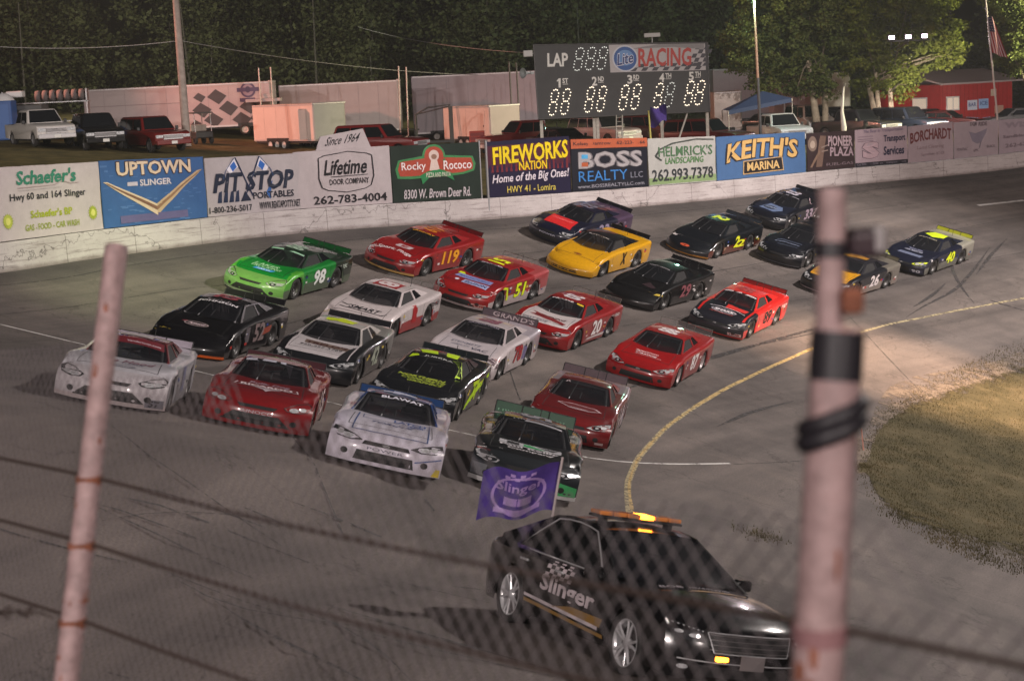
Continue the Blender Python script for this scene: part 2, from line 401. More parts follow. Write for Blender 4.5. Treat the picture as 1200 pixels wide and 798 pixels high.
def worn(name, col, thr, sc=3.0):                              # paint that has worn through in patches
    m = bpy.data.materials.new(name); m.use_nodes = True; n = m.node_tree.nodes; L = m.node_tree.links; b = n['Principled BSDF']
    b.inputs['Base Color'].default_value = (*col, 1); b.inputs['Roughness'].default_value = .8
    tc = n.new('ShaderNodeTexCoord'); t = n.new('ShaderNodeTexNoise'); t.inputs['Scale'].default_value = sc; t.inputs['Detail'].default_value = 8; t.inputs['Roughness'].default_value = .75
    L.new(tc.outputs['Object'], t.inputs['Vector']); r = ramp_node(n, L, t.outputs[0], [(thr-.06, (0, 0, 0)), (thr+.06, (1, 1, 1))])
    tr = n.new('ShaderNodeBsdfTransparent'); mx = n.new('ShaderNodeMixShader')
    L.new(r.outputs[0], mx.inputs[0]); L.new(tr.outputs[0], mx.inputs[1]); L.new(b.outputs[0], mx.inputs[2]); L.new(mx.outputs[0], n['Material Output'].inputs[0])
    return m
yel = worn('faded_yellow_paint', (.44, .31, .12), .46, 5.5); whi = worn('worn_white_paint', (.62, .60, .58), .40, 2.5); rub = worn('tyre_rubber', (.035, .032, .032), .47, 4)
old = worn('old_line_paint', (.36, .30, .17), .46, 6)
strip('yellow_line', [(741, 640), (737, 600), (735, 565), (748, 535), (780, 500), (815, 476), (850, 455), (900, 431), (950, 409), (985, 396)], .14, old)
strip('yellow_line', [(815, 476), (850, 455), (900, 431), (950, 409), (985, 396)], .12, yel, .010, wob=.2)
strip('yellow_line', [(741, 600), (736, 565), (748, 535), (780, 500), (815, 476)], .06, yel, .010, wob=.3)
strip('pale_line', [(985, 396), (1040, 380), (1120, 364), (1200, 349), (1330, 330)], .13, old)
strip('white_line', [(-60, 366), (0, 380), (60, 395), (140, 414), (220, 433), (400, 475), (560, 512), (700, 540), (780, 544), (855, 543)], .075, whi)
strip('lane_dash', [(1146, 241), (1172, 238), (1200, 235)], .22, whi)
strip('tar_seam', [(498, 585), (512, 606), (532, 630), (556, 652), (575, 668)], .05, rub, .008)
strip('tar_seam', [(120, 610), (210, 596), (330, 612)], .02, rub, .008)
strip('tar_seam', [(860, 544), (940, 540), (1010, 534)], .035, rub, .008)
for pts in ([(1112, 292), (1116, 318), (1128, 340), (1142, 356)], [(1160, 290), (1140, 318), (1120, 340), (1080, 360), (1062, 372)], [(1160, 352), (1180, 360), (1200, 364)], [(1070, 360), (1095, 345), (1108, 332)],
            [(1180, 280), (1160, 300), (1144, 322)], [(930, 470), (880, 482), (840, 500)], [(700, 470), (790, 430), (880, 405), (980, 385)], [(820, 425), (900, 400), (1000, 372)]):
    strip('skid_mark', pts, .16, rub, .008, taper=True)
for k in range(16):
    x0 = random.uniform(-40, 420); y0 = random.uniform(560, 740)
    strip('skid_mark', [(x0, y0), (x0+random.uniform(60, 130), y0+random.uniform(20, 45)), (x0+random.uniform(180, 300), y0+random.uniform(50, 110))], random.uniform(.03, .09), rub, .007, taper=True)

def along(name, s0, p0, p1, width, m, dz=.007, wob=.15):          # a seam or rubber band running parallel to the wall
    vs = []; n = int((p1-p0)/9)
    for i in range(n+1):
        p = p0+(p1-p0)*i/n; x, y = wall_xy(p); a, c = wall_xy(p-4), wall_xy(p+4); dx, dy = c[0]-a[0], c[1]-a[1]; l = math.hypot(dx, dy); s_ = s0 + .12*math.sin(p*.021+s0) + random.uniform(-.02, .02)
        for k in (-1, 1): q = s_ + k*width/2*(1+random.uniform(-wob, wob)); vs.append(TW(x+dy/l*q, y-dx/l*q, dz))
    tag(MB().add(vs, [(2*i, 2*i+1, 2*i+3, 2*i+2) for i in range(n)]).build(name, m), kind='structure')
for s0, p0, p1, wd in ((3.6, -200, 1380, .035), (7.3, -200, 1380, .04), (10.9, -100, 1300, .03), (1.1, -300, 1400, .05)): along('tar_seam', s0, p0, p1, wd, rub)
for px0, py0, px1, py1 in ((40, 470, 330, 640), (300, 420, 470, 700), (930, 300, 1090, 470), (560, 300, 610, 470)):
    strip('tar_seam', [(px0, py0), ((px0+px1)/2+random.uniform(-14, 14), (py0+py1)/2), (px1, py1)], .03, rub, .009)

# infield grass with its ragged edge, and the grass blades on it
def g_top(p): 
    T = [(1016, 545), (1024, 512), (1040, 486), (1065, 470), (1100, 454), (1150, 434), (1200, 416), (1350, 372), (1700, 300)]
    for a, b in zip(T[:-1], T[1:]):
        if p <= b[0]: return a[1]+(b[1]-a[1])*(p-a[0])/(b[0]-a[0])
    return T[-1][1]
def g_bot(p):
    T = [(1016, 549), (1024, 570), (1040, 596), (1065, 612), (1100, 628), (1150, 646), (1200, 661), (1350, 700), (1700, 780)]
    for a, b in zip(T[:-1], T[1:]):
        if p <= b[0]: return a[1]+(b[1]-a[1])*(p-a[0])/(b[0]-a[0])
    return T[-1][1]
def grass_mat(name, a, b, c):
    m = bpy.data.materials.new(name); m.use_nodes = True; n = m.node_tree.nodes; L = m.node_tree.links; bs = n['Principled BSDF']; bs.inputs['Roughness'].default_value = .9
    bs.inputs['Specular IOR Level'].default_value = .15
    tc = n.new('ShaderNodeTexCoord'); t = n.new('ShaderNodeTexNoise'); t.inputs['Scale'].default_value = .9; t.inputs['Detail'].default_value = 8; t.inputs['Roughness'].default_value = .7
    L.new(tc.outputs['Object'], t.inputs['Vector']); r = ramp_node(n, L, t.outputs[0], [(.34, a), (.5, b), (.66, c)]); L.new(r.outputs[0], bs.inputs['Base Color'])
    return m
gm = grass_mat('dry_turf', (.055, .045, .024), (.095, .08, .036), (.16, .125, .07)); gb = grass_mat('grass_blade', (.045, .04, .016), (.085, .072, .03), (.16, .122, .06))
dirt = worn('dirt', (.15, .115, .085), .5, 1.1); dirt2 = worn('dark_dirt', (.07, .058, .045), .5, 1.1)
def shoulder():
    b = MB(); vs = []; nu, nv = 70, 6
    for i in range(nu+1):
        p = 1004 + (1700-1004)*(i/nu)**1.5
        for j in range(nv+1):
            t = g_top(max(p, 1016)); x, y = onback(p, t + 16 - (34 + 14*math.sin(p*.02))*j/nv); vs.append(TW(x, y, .012))
    b.add(vs, [(i*(nv+1)+j, (i+1)*(nv+1)+j, (i+1)*(nv+1)+j+1, i*(nv+1)+j+1) for i in range(nu) for j in range(nv)], 0, True); tag(b.build('dirt_shoulder', dirt), kind='structure')
shoulder()
def ragged(m, thr=.5):                                        # let the sheet break up along its border
    n = m.node_tree.nodes; L = m.node_tree.links; at = n.new('ShaderNodeAttribute'); at.attribute_name = 'edge'
    tc = n.new('ShaderNodeTexCoord'); t = n.new('ShaderNodeTexNoise'); t.inputs['Scale'].default_value = 1.7; t.inputs['Detail'].default_value = 9; t.inputs['Roughness'].default_value = .75; L.new(tc.outputs['Object'], t.inputs['Vector'])
    ad = n.new('ShaderNodeMath'); L.new(at.outputs['Fac'], ad.inputs[0]); L.new(t.outputs[0], ad.inputs[1]); r = ramp_node(n, L, ad.outputs[0], [(.62, (0, 0, 0)), (.78, (1, 1, 1))])
    tr = n.new('ShaderNodeBsdfTransparent'); mx = n.new('ShaderNodeMixShader'); o = n['Material Output']; src = o.inputs[0].links[0].from_socket
    L.new(r.outputs[0], mx.inputs[0]); L.new(tr.outputs[0], mx.inputs[1]); L.new(src, mx.inputs[2]); L.new(mx.outputs[0], o.inputs[0]); return m
b = MB(); vs = []; ed = []; NC, NR = 90, 30
for i in range(NC+1):
    p = 1000 + (1700-1000)*(i/NC)**1.5; t0, t1 = g_top(max(p, 1016))-4, g_bot(max(p, 1016))+6
    for j in range(NR+1):
        x, y = onback(p, t0+(t1-t0)*j/NR); e = min(1, min(j, NR-j)/6, i/10); vs.append(TW(x, y, .008+e*.012)); ed.append(e*.55)
b.add(vs, [(i*(NR+1)+j, (i+1)*(NR+1)+j, (i+1)*(NR+1)+j+1, i*(NR+1)+j+1) for i in range(NC) for j in range(NR)], 0, True)
o = b.build('infield_turf', ragged(grass_mat('infield_turf', (.050, .043, .022), (.074, .062, .031), (.112, .090, .05)))); at = o.data.attributes.new('edge', 'FLOAT', 'POINT'); at.data.foreach_set('value', ed); tag(o, kind='structure')
def blades(name, spots, m, h0, h1, wd):
    b = MB()
    for P in spots:
        h = random.uniform(h0, h1); a = random.uniform(0, 6.28); c, s = math.cos(a)*wd, math.sin(a)*wd; lx, ly = random.uniform(-.5, .5)*h, random.uniform(-.5, .5)*h
        b.add([P+Vector((-c, -s, -.02)), P+Vector((c, s, -.02)), P+Vector((lx, ly, h))], [(0, 1, 2)])
    o = b.build(name, m, fix=False); return tag(o, kind='stuff')
sp = []
for k in range(42000):
    p = 1012 + 230*random.random()**.8 if k < 39000 else random.uniform(1240, 1500); t0, t1 = g_top(max(p, 1016)), g_bot(max(p, 1016)); q = random.uniform(-.07, 1.06)
    if math.sin(p*.13+q*9)+math.sin(p*.05-q*17)+random.gauss(0, .8) < -.9: continue
    x, y = onback(p+random.gauss(0, 7), t0+(t1-t0)*q); sp.append(TW(x, y, .01))
for k in range(380):                                          # weeds breaking through the old asphalt
    a = random.gauss(0, 1); x, y = onback(893+a*14+random.gauss(0, 5), 628+a*4+random.gauss(0, 3)); sp.append(TW(x, y))
blades('grass', sp, gb, .025, .075, .012)

# concrete wall along the top of the banking
def wall_mesh():
    b = MB(); vs = []; al = []; P = [-330+i*6 for i in range(340)]; run = 0; last = None
    for p in P:
        a = wall_pt(p); n = wall_in(p); j = random.uniform(-.004, .004)
        if last is not None: run += (a-last).length
        last = a
        for off, h in ((.10, -.15), (.085, .25), (.07+j, HWALL-.03), (.04, HWALL), (-.22, HWALL), (-.25, HWALL-.03), (-.28, -.15)):
            vs.append(a + n*off + Vector((0, 0, h))); al.append((run, h, 0))
    b.add(vs, [(i*7+k, (i+1)*7+k, (i+1)*7+k+1, i*7+k+1) for i in range(len(P)-1) for k in range(6)], 0, False)
    o = b.build('concrete_wall', concrete_mat()); at = o.data.attributes.new('run', 'FLOAT_VECTOR', 'POINT'); at.data.foreach_set('vector', [c for v in al for c in v]); return o
def concrete_mat():
    m = bpy.data.materials.new('painted_concrete'); m.use_nodes = True; n = m.node_tree.nodes; L = m.node_tree.links; bs = n['Principled BSDF']; bs.inputs['Roughness'].default_value = .75
    at = n.new('ShaderNodeAttribute'); at.attribute_name = 'run'
    def noise(scale, stretch, det=8, rough=.7):
        mp = n.new('ShaderNodeMapping'); mp.inputs['Scale'].default_value = stretch; L.new(at.outputs['Vector'], mp.inputs['Vector'])
        t = n.new('ShaderNodeTexNoise'); t.inputs['Scale'].default_value = scale; t.inputs['Detail'].default_value = det; t.inputs['Roughness'].default_value = rough; L.new(mp.outputs[0], t.inputs['Vector']); return t.outputs[0]
    def mul(a, b_, f=1.0):
        x = n.new('ShaderNodeMix'); x.data_type = 'RGBA'; x.blend_type = 'MULTIPLY'; x.inputs[0].default_value = f; L.new(a, x.inputs[6]); L.new(b_, x.inputs[7]); return x.outputs[2]
    base = ramp_node(n, L, noise(.45, (1, 1, 1)), [(.3, (.36, .32, .315)), (.55, (.46, .42, .415)), (.75, (.52, .48, .47))]).outputs[0]
    base = mul(base, ramp_node(n, L, noise(5, (.12, 2.2, 1)), [(.36, (.42, .38, .37)), (.47, (1, 1, 1))]).outputs[0], .75)      # tyre streaks along the wall
    base = mul(base, ramp_node(n, L, noise(7, (1, .8, 1), 9, .8), [(.34, (.45, .40, .38)), (.44, (1, 1, 1))]).outputs[0], .7)     # chips and scrapes
    sp = n.new('ShaderNodeSeparateXYZ'); L.new(at.outputs['Vector'], sp.inputs[0])
    dv = n.new('ShaderNodeMath'); dv.operation = 'MULTIPLY'; dv.inputs[1].default_value = 1/3.05; L.new(sp.outputs['X'], dv.inputs[0]); fr = n.new('ShaderNodeMath'); fr.operation = 'FRACT'; L.new(dv.outputs[0], fr.inputs[0])
    base = mul(base, ramp_node(n, L, fr.outputs[0], [(0, (.25, .23, .22)), (.007, (.3, .28, .27)), (.011, (1, 1, 1))]).outputs[0], .8)   # joints
    lo = n.new('ShaderNodeMath'); lo.operation = 'MULTIPLY_ADD'; lo.inputs[1].default_value = .25; L.new(noise(2, (.6, 1, 1)), lo.inputs[0]); L.new(sp.outputs['Y'], lo.inputs[2])
    base = mul(base, ramp_node(n, L, lo.outputs[0], [(.12, (.40, .36, .34)), (.26, (1, 1, 1))]).outputs[0], .9)                  # uneven darker band at the foot
    vo = n.new('ShaderNodeTexVoronoi'); vo.feature = 'DISTANCE_TO_EDGE'; vo.inputs['Scale'].default_value = .14
    wn = n.new('ShaderNodeTexNoise'); wn.inputs['Scale'].default_value = 2; wn.inputs['Detail'].default_value = 6; L.new(at.outputs['Vector'], wn.inputs['Vector'])
    sc = n.new('ShaderNodeVectorMath'); sc.operation = 'SCALE'; sc.inputs[3].default_value = 1.2; L.new(wn.outputs['Color'], sc.inputs[0]); ad = n.new('ShaderNodeVectorMath'); L.new(at.outputs['Vector'], ad.inputs[0]); L.new(sc.outputs[0], ad.inputs[1]); L.new(ad.outputs[0], vo.inputs['Vector'])
    base = mul(base, ramp_node(n, L, vo.outputs['Distance'], [(0, (.15, .13, .13)), (.004, (1, 1, 1))]).outputs[0], .8)
    L.new(base, bs.inputs['Base Color']); bp = n.new('ShaderNodeBump'); bp.inputs['Strength'].default_value = .4; bp.inputs['Distance'].default_value = .02; L.new(noise(7, (1, 1, 1)), bp.inputs['Height']); L.new(bp.outputs[0], bs.inputs['Normal'])
    return m
tag(wall_mesh(), 'long whitewashed concrete wall with cracks along the outside of the turn', 'wall')

# land behind the wall: a grass bank rising to the level pits, and the wide country round the oval
def pit_z(x):
    T = [(-60, 8.9), (-25, 8.45), (-14, 7.1), (-2, 6.3), (15, 5.9), (40, 5.4), (80, 5.2)]
    if x <= T[0][0]: return T[0][1]
    for a, b in zip(T[:-1], T[1:]):
        if x <= b[0]: t = (x-a[0])/(b[0]-a[0]); return a[1]+(b[1]-a[1])*t
    return T[-1][1]
def pit_ground():
    b = MB(); vs = []; P = [-330+i*20 for i in range(102)]; O = [.24, .6, 1.2, 2.5, 4, 6, 9, 13, 18, 25, 35, 50, 80, 130, 220]
    for p in P:
        a = wall_pt(p); n = wall_in(p)
        for o in O:
            q = a - n*o; t = clampf((o-.3)/15, 0, 1); t = t*t*(3-2*t)
            z = (a.z+HWALL-.12)*(1-t) + pit_z(q.x)*t + (random.uniform(-.05, .05) if o > 1 else 0) + max(0, o-60)*.02
            vs.append(Vector((q.x, q.y, z)))
    k = len(O)
    b.add(vs, [(i*k+j, (i+1)*k+j, (i+1)*k+j+1, i*k+j+1) for i in range(len(P)-1) for j in range(k-1)], 0, True)
    return b.build('ground', grass_mat('pit_turf', (.05, .045, .02), (.10, .082, .03), (.15, .12, .05)))
tag(pit_ground(), kind='structure')
b = MB(); N = 64
b.add([(0, 60, -9)] + [(300*math.cos(2*math.pi*i/N), 300*math.sin(2*math.pi*i/N)+60, -9) for i in range(N)], [(0, 1+i, 1+(i+1) % N) for i in range(N)])
tag(b.build('terrain', gm), kind='structure')

HAZE = 0.0004
if HAZE:
    hm = bpy.data.materials.new('night_haze'); hm.use_nodes = True; hn = hm.node_tree.nodes; hn.remove(hn['Principled BSDF']); pv = hn.new('ShaderNodeVolumePrincipled')
    pv.inputs['Color'].default_value = (.86, .88, .86, 1); pv.inputs['Density'].default_value = HAZE; pv.inputs['Anisotropy'].default_value = .2; hm.node_tree.links.new(pv.outputs[0], hn['Material Output'].inputs['Volume'])
    tag(MB().box((0, 60, 23), (660, 660, 66)).build('haze', hm), kind='stuff')
# ---------------------------------------------------------------- late-model race car: one body shape, many paint schemes
def cr(p0, p1, p2, p3, t):
    return tuple(.5*(2*b + (c-a)*t + (2*a-5*b+4*c-d)*t*t + (3*b-a-3*c+d)*t**3) for a, b, c, d in zip(p0, p1, p2, p3))
def cr_line(ctrl, n):
    out = []
    for i in range(len(ctrl)-1):
        p0 = ctrl[max(i-1, 0)]; p3 = ctrl[min(i+2, len(ctrl)-1)]
        if i == 0: p0 = tuple(2*a-b for a, b in zip(ctrl[0], ctrl[1]))
        if i == len(ctrl)-2: p3 = tuple(2*b-a for a, b in zip(ctrl[-2], ctrl[-1]))
        for k in range(n): out.append(cr(p0, ctrl[i], ctrl[i+1], p3, k/n))
    out.append(ctrl[-1]); return out
FR = (0, .30, .60, .78, .925)                                  # where the upper points of a section sit across the half width
def shell(stations, nose, xn, nose_w, zb, arches, n1=6, n2=2, z0fade=None):
    """stations: (x, half width, shoulder z, centre z, sweep); returns fine grids: side-to-centre sections and the nose."""
    ctrl = []
    for x, w, zs, zc, sw in stations:
        row = []
        for f in FR: row.append((x - sw*f**2.5, w*f, zc + (zs-zc)*f*f))
        row += [(x-sw*.96, w*.972, zs-.03), (x-sw, w*.995, zs-.085), (x-sw, w*1.0, (zs*.45+zb*.55)), (x-sw, w*.99, zs*.2+zb*.8), (x-sw, w*.965, zb)]
        ctrl.append(row)
    # last section = upper rim of the nose, then down its outer edge
    s_top = nose[-1]; row = []
    for f in FR: y = nose_w*f; row.append((xn(y)+s_top[0], y, s_top[1]-.03*f*f))
    for k, fy in ((5, .972), (4, .995), (3, 1.0), (2, .99), (0, .965)):
        q = nose[k-1] if k else nose[0]
        q = nose[{5: 4, 4: 3, 3: 2, 2: 1, 0: 0}[k]]
        row.append((xn(nose_w*fy)+q[0], nose_w*fy, q[1]))
    ctrl.append(row)
    cols = list(zip(*ctrl)); cols = [cr_line(c, n1) for c in cols]              # along the car
    secs = [cr_line([c[i] for c in cols], n2) for i in range(len(cols[0]))]       # around each section
    ntop = 4*n2                                                                  # index of the shoulder point
    i6 = 6*n2
    for s in secs:
        z6 = s[i6][2]
        for j in range(i6+1, len(s)):
            x, y, z = s[j]; lim = zb
            for xw, zw, r in arches:
                d = abs(x-xw)
                if d < r: lim = max(lim, zw + math.sqrt(r*r-d*d))
            z9 = s[-1][2]
            if lim > zb+.005:
                t = (z6-z)/max(z6-zb, 1e-4); s[j] = (x, y, z6-(z6-min(lim, z6-.01))*clampf(t, 0, 1))
    ys = [y*nose_w for y in cr_line([(f,) for f in FR], n2) for y in y] if False else [nose_w*q[0] for q in cr_line([(f,) for f in FR], n2)] + [nose_w*.972, nose_w]
    prof = cr_line(nose, 3); ng = []
    for a, z in prof:
        ng.append([(xn(y)+a, y, z-(.03*(y/nose_w)**2 if z > s_top[1]-.2 else 0)*clampf((z-(s_top[1]-.2))/.2, 0, 1)) for y in ys])
    return secs, ng, ntop
def grid_faces(b, rows, pick, both=True):
    """rows of points mirrored left/right; pick(i, j, centre point) -> material slot or None"""
    for sgn in ((1, -1) if both else (1,)):
        vs = [(p[0], p[1]*sgn, p[2]) for r in rows for p in r]; k = len(rows[0])
        for i in range(len(rows)-1):
            for j in range(k-1):
                q = (i*k+j, i*k+j+1, (i+1)*k+j+1, (i+1)*k+j); c = [sum(vs[a][t] for a in q)/4 for t in range(3)]
                m = pick(i, j, c)
                if m is not None: b.f.append(tuple(a+len(b.v) for a in q)); b.m.append(m); b.sm.append(True)
        b.v += vs
def weld(me, d=.0008):
    bm = bmesh.new(); bm.from_mesh(me); bmesh.ops.remove_doubles(bm, verts=bm.verts[:], dist=d)
    bmesh.ops.delete(bm, geom=[v for v in bm.verts if not v.link_faces], context='VERTS')
    bmesh.ops.recalc_face_normals(bm, faces=bm.faces[:]); bm.to_mesh(me); bm.free()
GLASS = mat('tinted_glass', (.012, .013, .016), .06, 0, 0, spec=.6, alpha=.74)
DARK = mat('dark_glass', (.008, .009, .011), .06, 0, 0, spec=.6)
BLACK = mat('black_plastic', (.016, .016, .017), .5)
SHADOWY = mat('dark_interior', (.02, .019, .019), .8)
NET = mat('window_net', (.012, .012, .013), .85)
RUBBER = mat('rubber', (.018, .017, .017), .85, noise=.35, nscale=14)
STEEL = mat('grey_steel', (.30, .30, .31), .38, .7)
RIMD = mat('dark_rim', (.075, .073, .072), .45, .4)
TUBE = mat('roll_cage_paint', (.28, .28, .29), .45)
LEXAN = mat('clear_lexan', (.30, .28, .28), .12, alpha=.16)
CHROME = mat('chrome', (.72, .72, .74), .22, .55)
LAMPG = mat('lamp_lens', (.62, .64, .66), .12, .3, .8, noise=.5, nscale=14)
LAMPD = mat('lamp_dark', (.03, .032, .036), .12, 0, .8)

def make_body(kind):
    wedge = kind == 1
    if wedge:
        st = [(-2.38, .94, .93, .97, 0), (-2.0, .965, .925, .965, 0), (-1.33, .985, .90, .94, 0), (-.6, .97, .87, .90, 0), (.2, .955, .845, .875, 0), (.8, .96, .80, .85, 0), (1.33, .975, .745, .745, .05), (1.75, .96, .665, .645, .16)]
        nose = [(-.02, .08), (.02, .18), (.02, .27), (-.03, .36), (-.17, .46), (-.42, .555)]
        xn = lambda y: 2.46 - .36*(abs(y)/.93)**2.3
    elif kind == 2:
        st = [(-2.38, .93, .93, .985, 0), (-2.0, .965, .93, .985, 0), (-1.33, .99, .915, .95, 0), (-.6, .965, .87, .90, 0), (.2, .95, .85, .885, 0), (.8, .96, .84, .87, 0), (1.33, .985, .83, .80, .05), (1.75, .96, .765, .75, .17)]
        nose = [(-.05, .09), (.01, .22), (.02, .37), (-.02, .49), (-.13, .60), (-.40, .69)]
        xn = lambda y: 2.42 - .33*(abs(y)/.95)**2.6
    else:
        st = [(-2.38, .94, .93, .97, 0), (-2.0, .965, .925, .965, 0), (-1.33, .985, .90, .94, 0), (-.6, .97, .87, .90, 0), (.2, .955, .85, .88, 0), (.8, .96, .825, .865, 0), (1.33, .975, .80, .785, .04), (1.75, .955, .735, .715, .14)]
        nose = [(-.06, .09), (0, .24), (0, .40), (-.05, .50), (-.16, .58), (-.37, .65)]
        xn = lambda y: 2.41 - .24*(abs(y)/.95)**3.4
    ar = [(1.33, .33, .385), (-1.33, .33, .385)]
    secs, ng, nt_ = shell(st, nose, xn, .93 if wedge else .95, .10, ar)
    nh = int(nt_*.76)
    is_hood = lambda i, j, c: j < nh and .72 < c[0]
    body, hood, nos = MB(), MB(), MB()
    def side_slot(c):
        if c[2] < .40 and abs(c[1]) > .85: return 1
        if abs(c[1]) > .80 and c[0] > .95: return 2
        if c[0] < -1.05: return 3
        return 0
    grid_faces(body, secs, lambda i, j, c: None if is_hood(i, j, c) else side_slot(c))
    grid_faces(hood, secs, lambda i, j, c: 0 if is_hood(i, j, c) else None)
    grid_faces(nos, ng, lambda i, j, c: 1 if c[2] < .155 else 0)
    t = [(p[0], p[1], p[2]) for p in secs[0]]                   # tail panel
    ring = t + [(p[0], -p[1], p[2]) for p in reversed(t[1:])] if False else t
    for sg in (1, -1):
        body.add([(p[0], p[1]*sg, p[2]) for p in t] + [(-2.40, 0, .10)], [tuple(range(len(t)+1))], 3)
    out = {}
    for nm, b, k in (('body', body, 4), ('hood', hood, 1), ('front_bumper', nos, 2)):
        me = b.mesh(nm, [BLACK]*k); weld(me); out[nm] = me
    return out
def lean(z): return .742 - .5*(z-.87)
def make_cabin():
    out = {}
    WT = lambda y: .22 - .10*(y/.575)**2; zr = lambda y: 1.245-.045*(y/.58)**2
    b = MB(); n = 12; rows = []
    for i in range(9):
        t = i/8; row = []
        for j in range(n+1):
            y = -.578+1.156*j/n; x0 = WT(y); x1 = -.86+.03*(1-(y/.58)**2); x = x0+(x1-x0)*t
            row.append((x, y, zr(y) + .022*math.sin(math.pi*t)))
        rows.append(row)
    b.add([p for r in rows for p in r], [(i*(n+1)+j, i*(n+1)+j+1, (i+1)*(n+1)+j+1, (i+1)*(n+1)+j) for i in range(8) for j in range(n)], 0, True)
    for s in (1, -1):                                          # roof rails and pillars belong to the painted roof
        Y = lambda z, o=0: s*(lean(z)+o)
        for poly in ([(.80, .83), (.62, .83), (.05, 1.165), (.125, 1.2)], [(.125, 1.2), (.05, 1.165), (-.80, 1.165), (-.86, 1.2)],
                     [(-.50, 1.165), (-.585, 1.165), (-.70, .83), (-.58, .83)], [(-.80, 1.165), (-.86, 1.2), (-1.35, 1.075), (-1.86, .92), (-1.80, .83), (-1.36, .83)]):
            k = len(poly)
            b.add([(x, Y(z), z) for x, z in poly]+[(x, Y(z, -.03), z) for x, z in poly], [tuple(range(k)), tuple(range(2*k-1, k-1, -1))]+[(i, i+k, (i+1) % k+k, (i+1) % k) for i in range(k)], 0)
        b.add([(.80, s*.755, .83), (.72, s*.70, .845), (.125, s*.55, 1.205), (.125, s*.585, 1.2)], [(0, 1, 2, 3)], 0)
        b.add([(-.86, s*.575, 1.2), (-.87, s*.54, 1.205), (-1.74, s*.60, .955), (-1.86, s*.71, .92), (-1.35, s*.645, 1.075)], [(0, 1, 2, 3, 4)], 0)
    out['roof'] = b.mesh('roof', [BLACK]); weld(out['roof'])
    b = MB(); rows = []
    for i in range(9):
        t = i/8; row = []
        for j in range(n+1):
            f = -1+2*j/n; y = f*(.735+(.56-.735)*t); x = (1.04-.30*f*f)*(1-t) + (.23-.10*f*f)*t; z = .845*(1-t)+(1.243-.045*f*f)*t
            bul = .03*math.sin(math.pi*t); row.append((x+bul*.4, y, z+bul))
        rows.append(row)
    b.add([p for r in rows for p in r], [(i*(n+1)+j, i*(n+1)+j+1, (i+1)*(n+1)+j+1, (i+1)*(n+1)+j) for i in range(8) for j in range(n)], 0, True)
    out['windshield'] = b.mesh('windshield', [GLASS])
    b = MB(); rows = []
    for i in range(5):
        t = i/4; rows.append([(-.855-(.90)*t, f*(.55+.06*t), 1.235-.04*f*f - (1.235-.955)*t + .02*math.sin(math.pi*t)) for f in [-1+j/4 for j in range(9)]])
    b.add([p for r in rows for p in r], [(i*9+j, i*9+j+1, (i+1)*9+j+1, (i+1)*9+j) for i in range(4) for j in range(8)], 0, True)
    out['rear_window'] = b.mesh('rear_window', [GLASS])
    for nm, poly, m in (('window_net', [(.60, .84), (.05, 1.165), (-.51, 1.165), (-.59, .84)], NET), ('quarter_window', [(-.59, 1.165), (-.80, 1.165), (-1.36, .84), (-.69, .84)], DARK)):
        for s in (1, -1):
            q = MB().add([(x, s*(lean(z)-.018), z) for x, z in poly], [tuple(range(len(poly)))])
            out[nm + ('_l' if s > 0 else '_r')] = q.mesh(nm, [m if s > 0 else DARK])
    b = MB()                                                   # cage: hoops and bars
    hoop = [(-.45, -.62, .3), (-.45, -.60, .85), (-.45, -.50, 1.15), (-.45, .50, 1.15), (-.45, .60, .85), (-.45, .62, .3)]
    b.tube(hoop, .028, 0, 6)
    for y in (-.52, .52): b.tube([(.95, y*1.2, .6), (.80, y*1.2, .83), (.12, y, 1.15), (-.45, y, 1.15), (-1.3, y*.9, .85)], .028, 0, 6)
    b.tube([(.12, -.52, 1.15), (.12, .52, 1.15)], .028, 0, 6); b.tube([(.84, -.6, .80), (.84, .6, .80)], .025, 0, 6); b.tube([(.45, 0, .99), (.84, 0, .8)], .016, 0, 6)
    b.tube([(-.45, -.58, .8), (-.45, .58, 1.1)], .025, 0, 6)
    for y in (-.20,): b.tube([(.20, y*.8, 1.215), (1.0, y*1.1, .855)], .012, 0, 5)
    out['roll_cage'] = b.mesh('roll_cage', [TUBE])
    b = MB(); b.box((-.42, .30, .62), (.14, .46, .72), 0, bev=.04); b.box((-.15, .30, .36), (.5, .46, .14), 0, bev=.04); b.box((-.34, .30, 1.0), (.2, .34, .16), 0, bev=.05)
    out['seat'] = b.mesh('seat', [mat('seat_shell', (.10, .10, .105), .5)])
    b = MB(); b.box((.05, 0, .30), (1.75, 1.70, .30), 0); b.box((0, 0, .235), (4.2, 1.2, .17), 0); b.box((.93, 0, .55), (.1, 1.4, .5), 0); b.box((-1.0, 0, .55), (.08, 1.4, .62), 0)
    b.box((1.33, 0, .42), (.95, 1.16, .26), 0); b.box((-1.33, 0, .52), (.95, 1.16, .36), 0)
    out['chassis'] = b.mesh('chassis', [SHADOWY])
    # tyre and rim
    b = MB().lathe([(.20, -.10), (.24, -.125), (.315, -.135), (.335, -.115), (.338, 0), (.335, .115), (.315, .135), (.24, .125), (.20, .10)], 'y', 28)
    out['wheel'] = b.mesh('wheel', [RUBBER])
    b = MB().lathe([(0, .055), (.06, .055), (.065, .075), (.09, .06), (.15, .035), (.185, .06), (.20, .10), (.212, .128), (.222, .128)], 'y', 24)
    for k in range(10):
        a = 2*math.pi*k/10; b.lathe([(0, .066), (.017, .066)], 'y', 8, 1, Matrix.Translation((.125*math.cos(a), -.015, .125*math.sin(a))))
    for k in range(5):
        a = 2*math.pi*(k+.5)/5; b.tube([(.075*math.cos(a), .06, .075*math.sin(a)), (.075*math.cos(a), .085, .075*math.sin(a))], .012, 1, 6)
    out['rim'] = b.mesh('rim', [RIMD, BLACK])
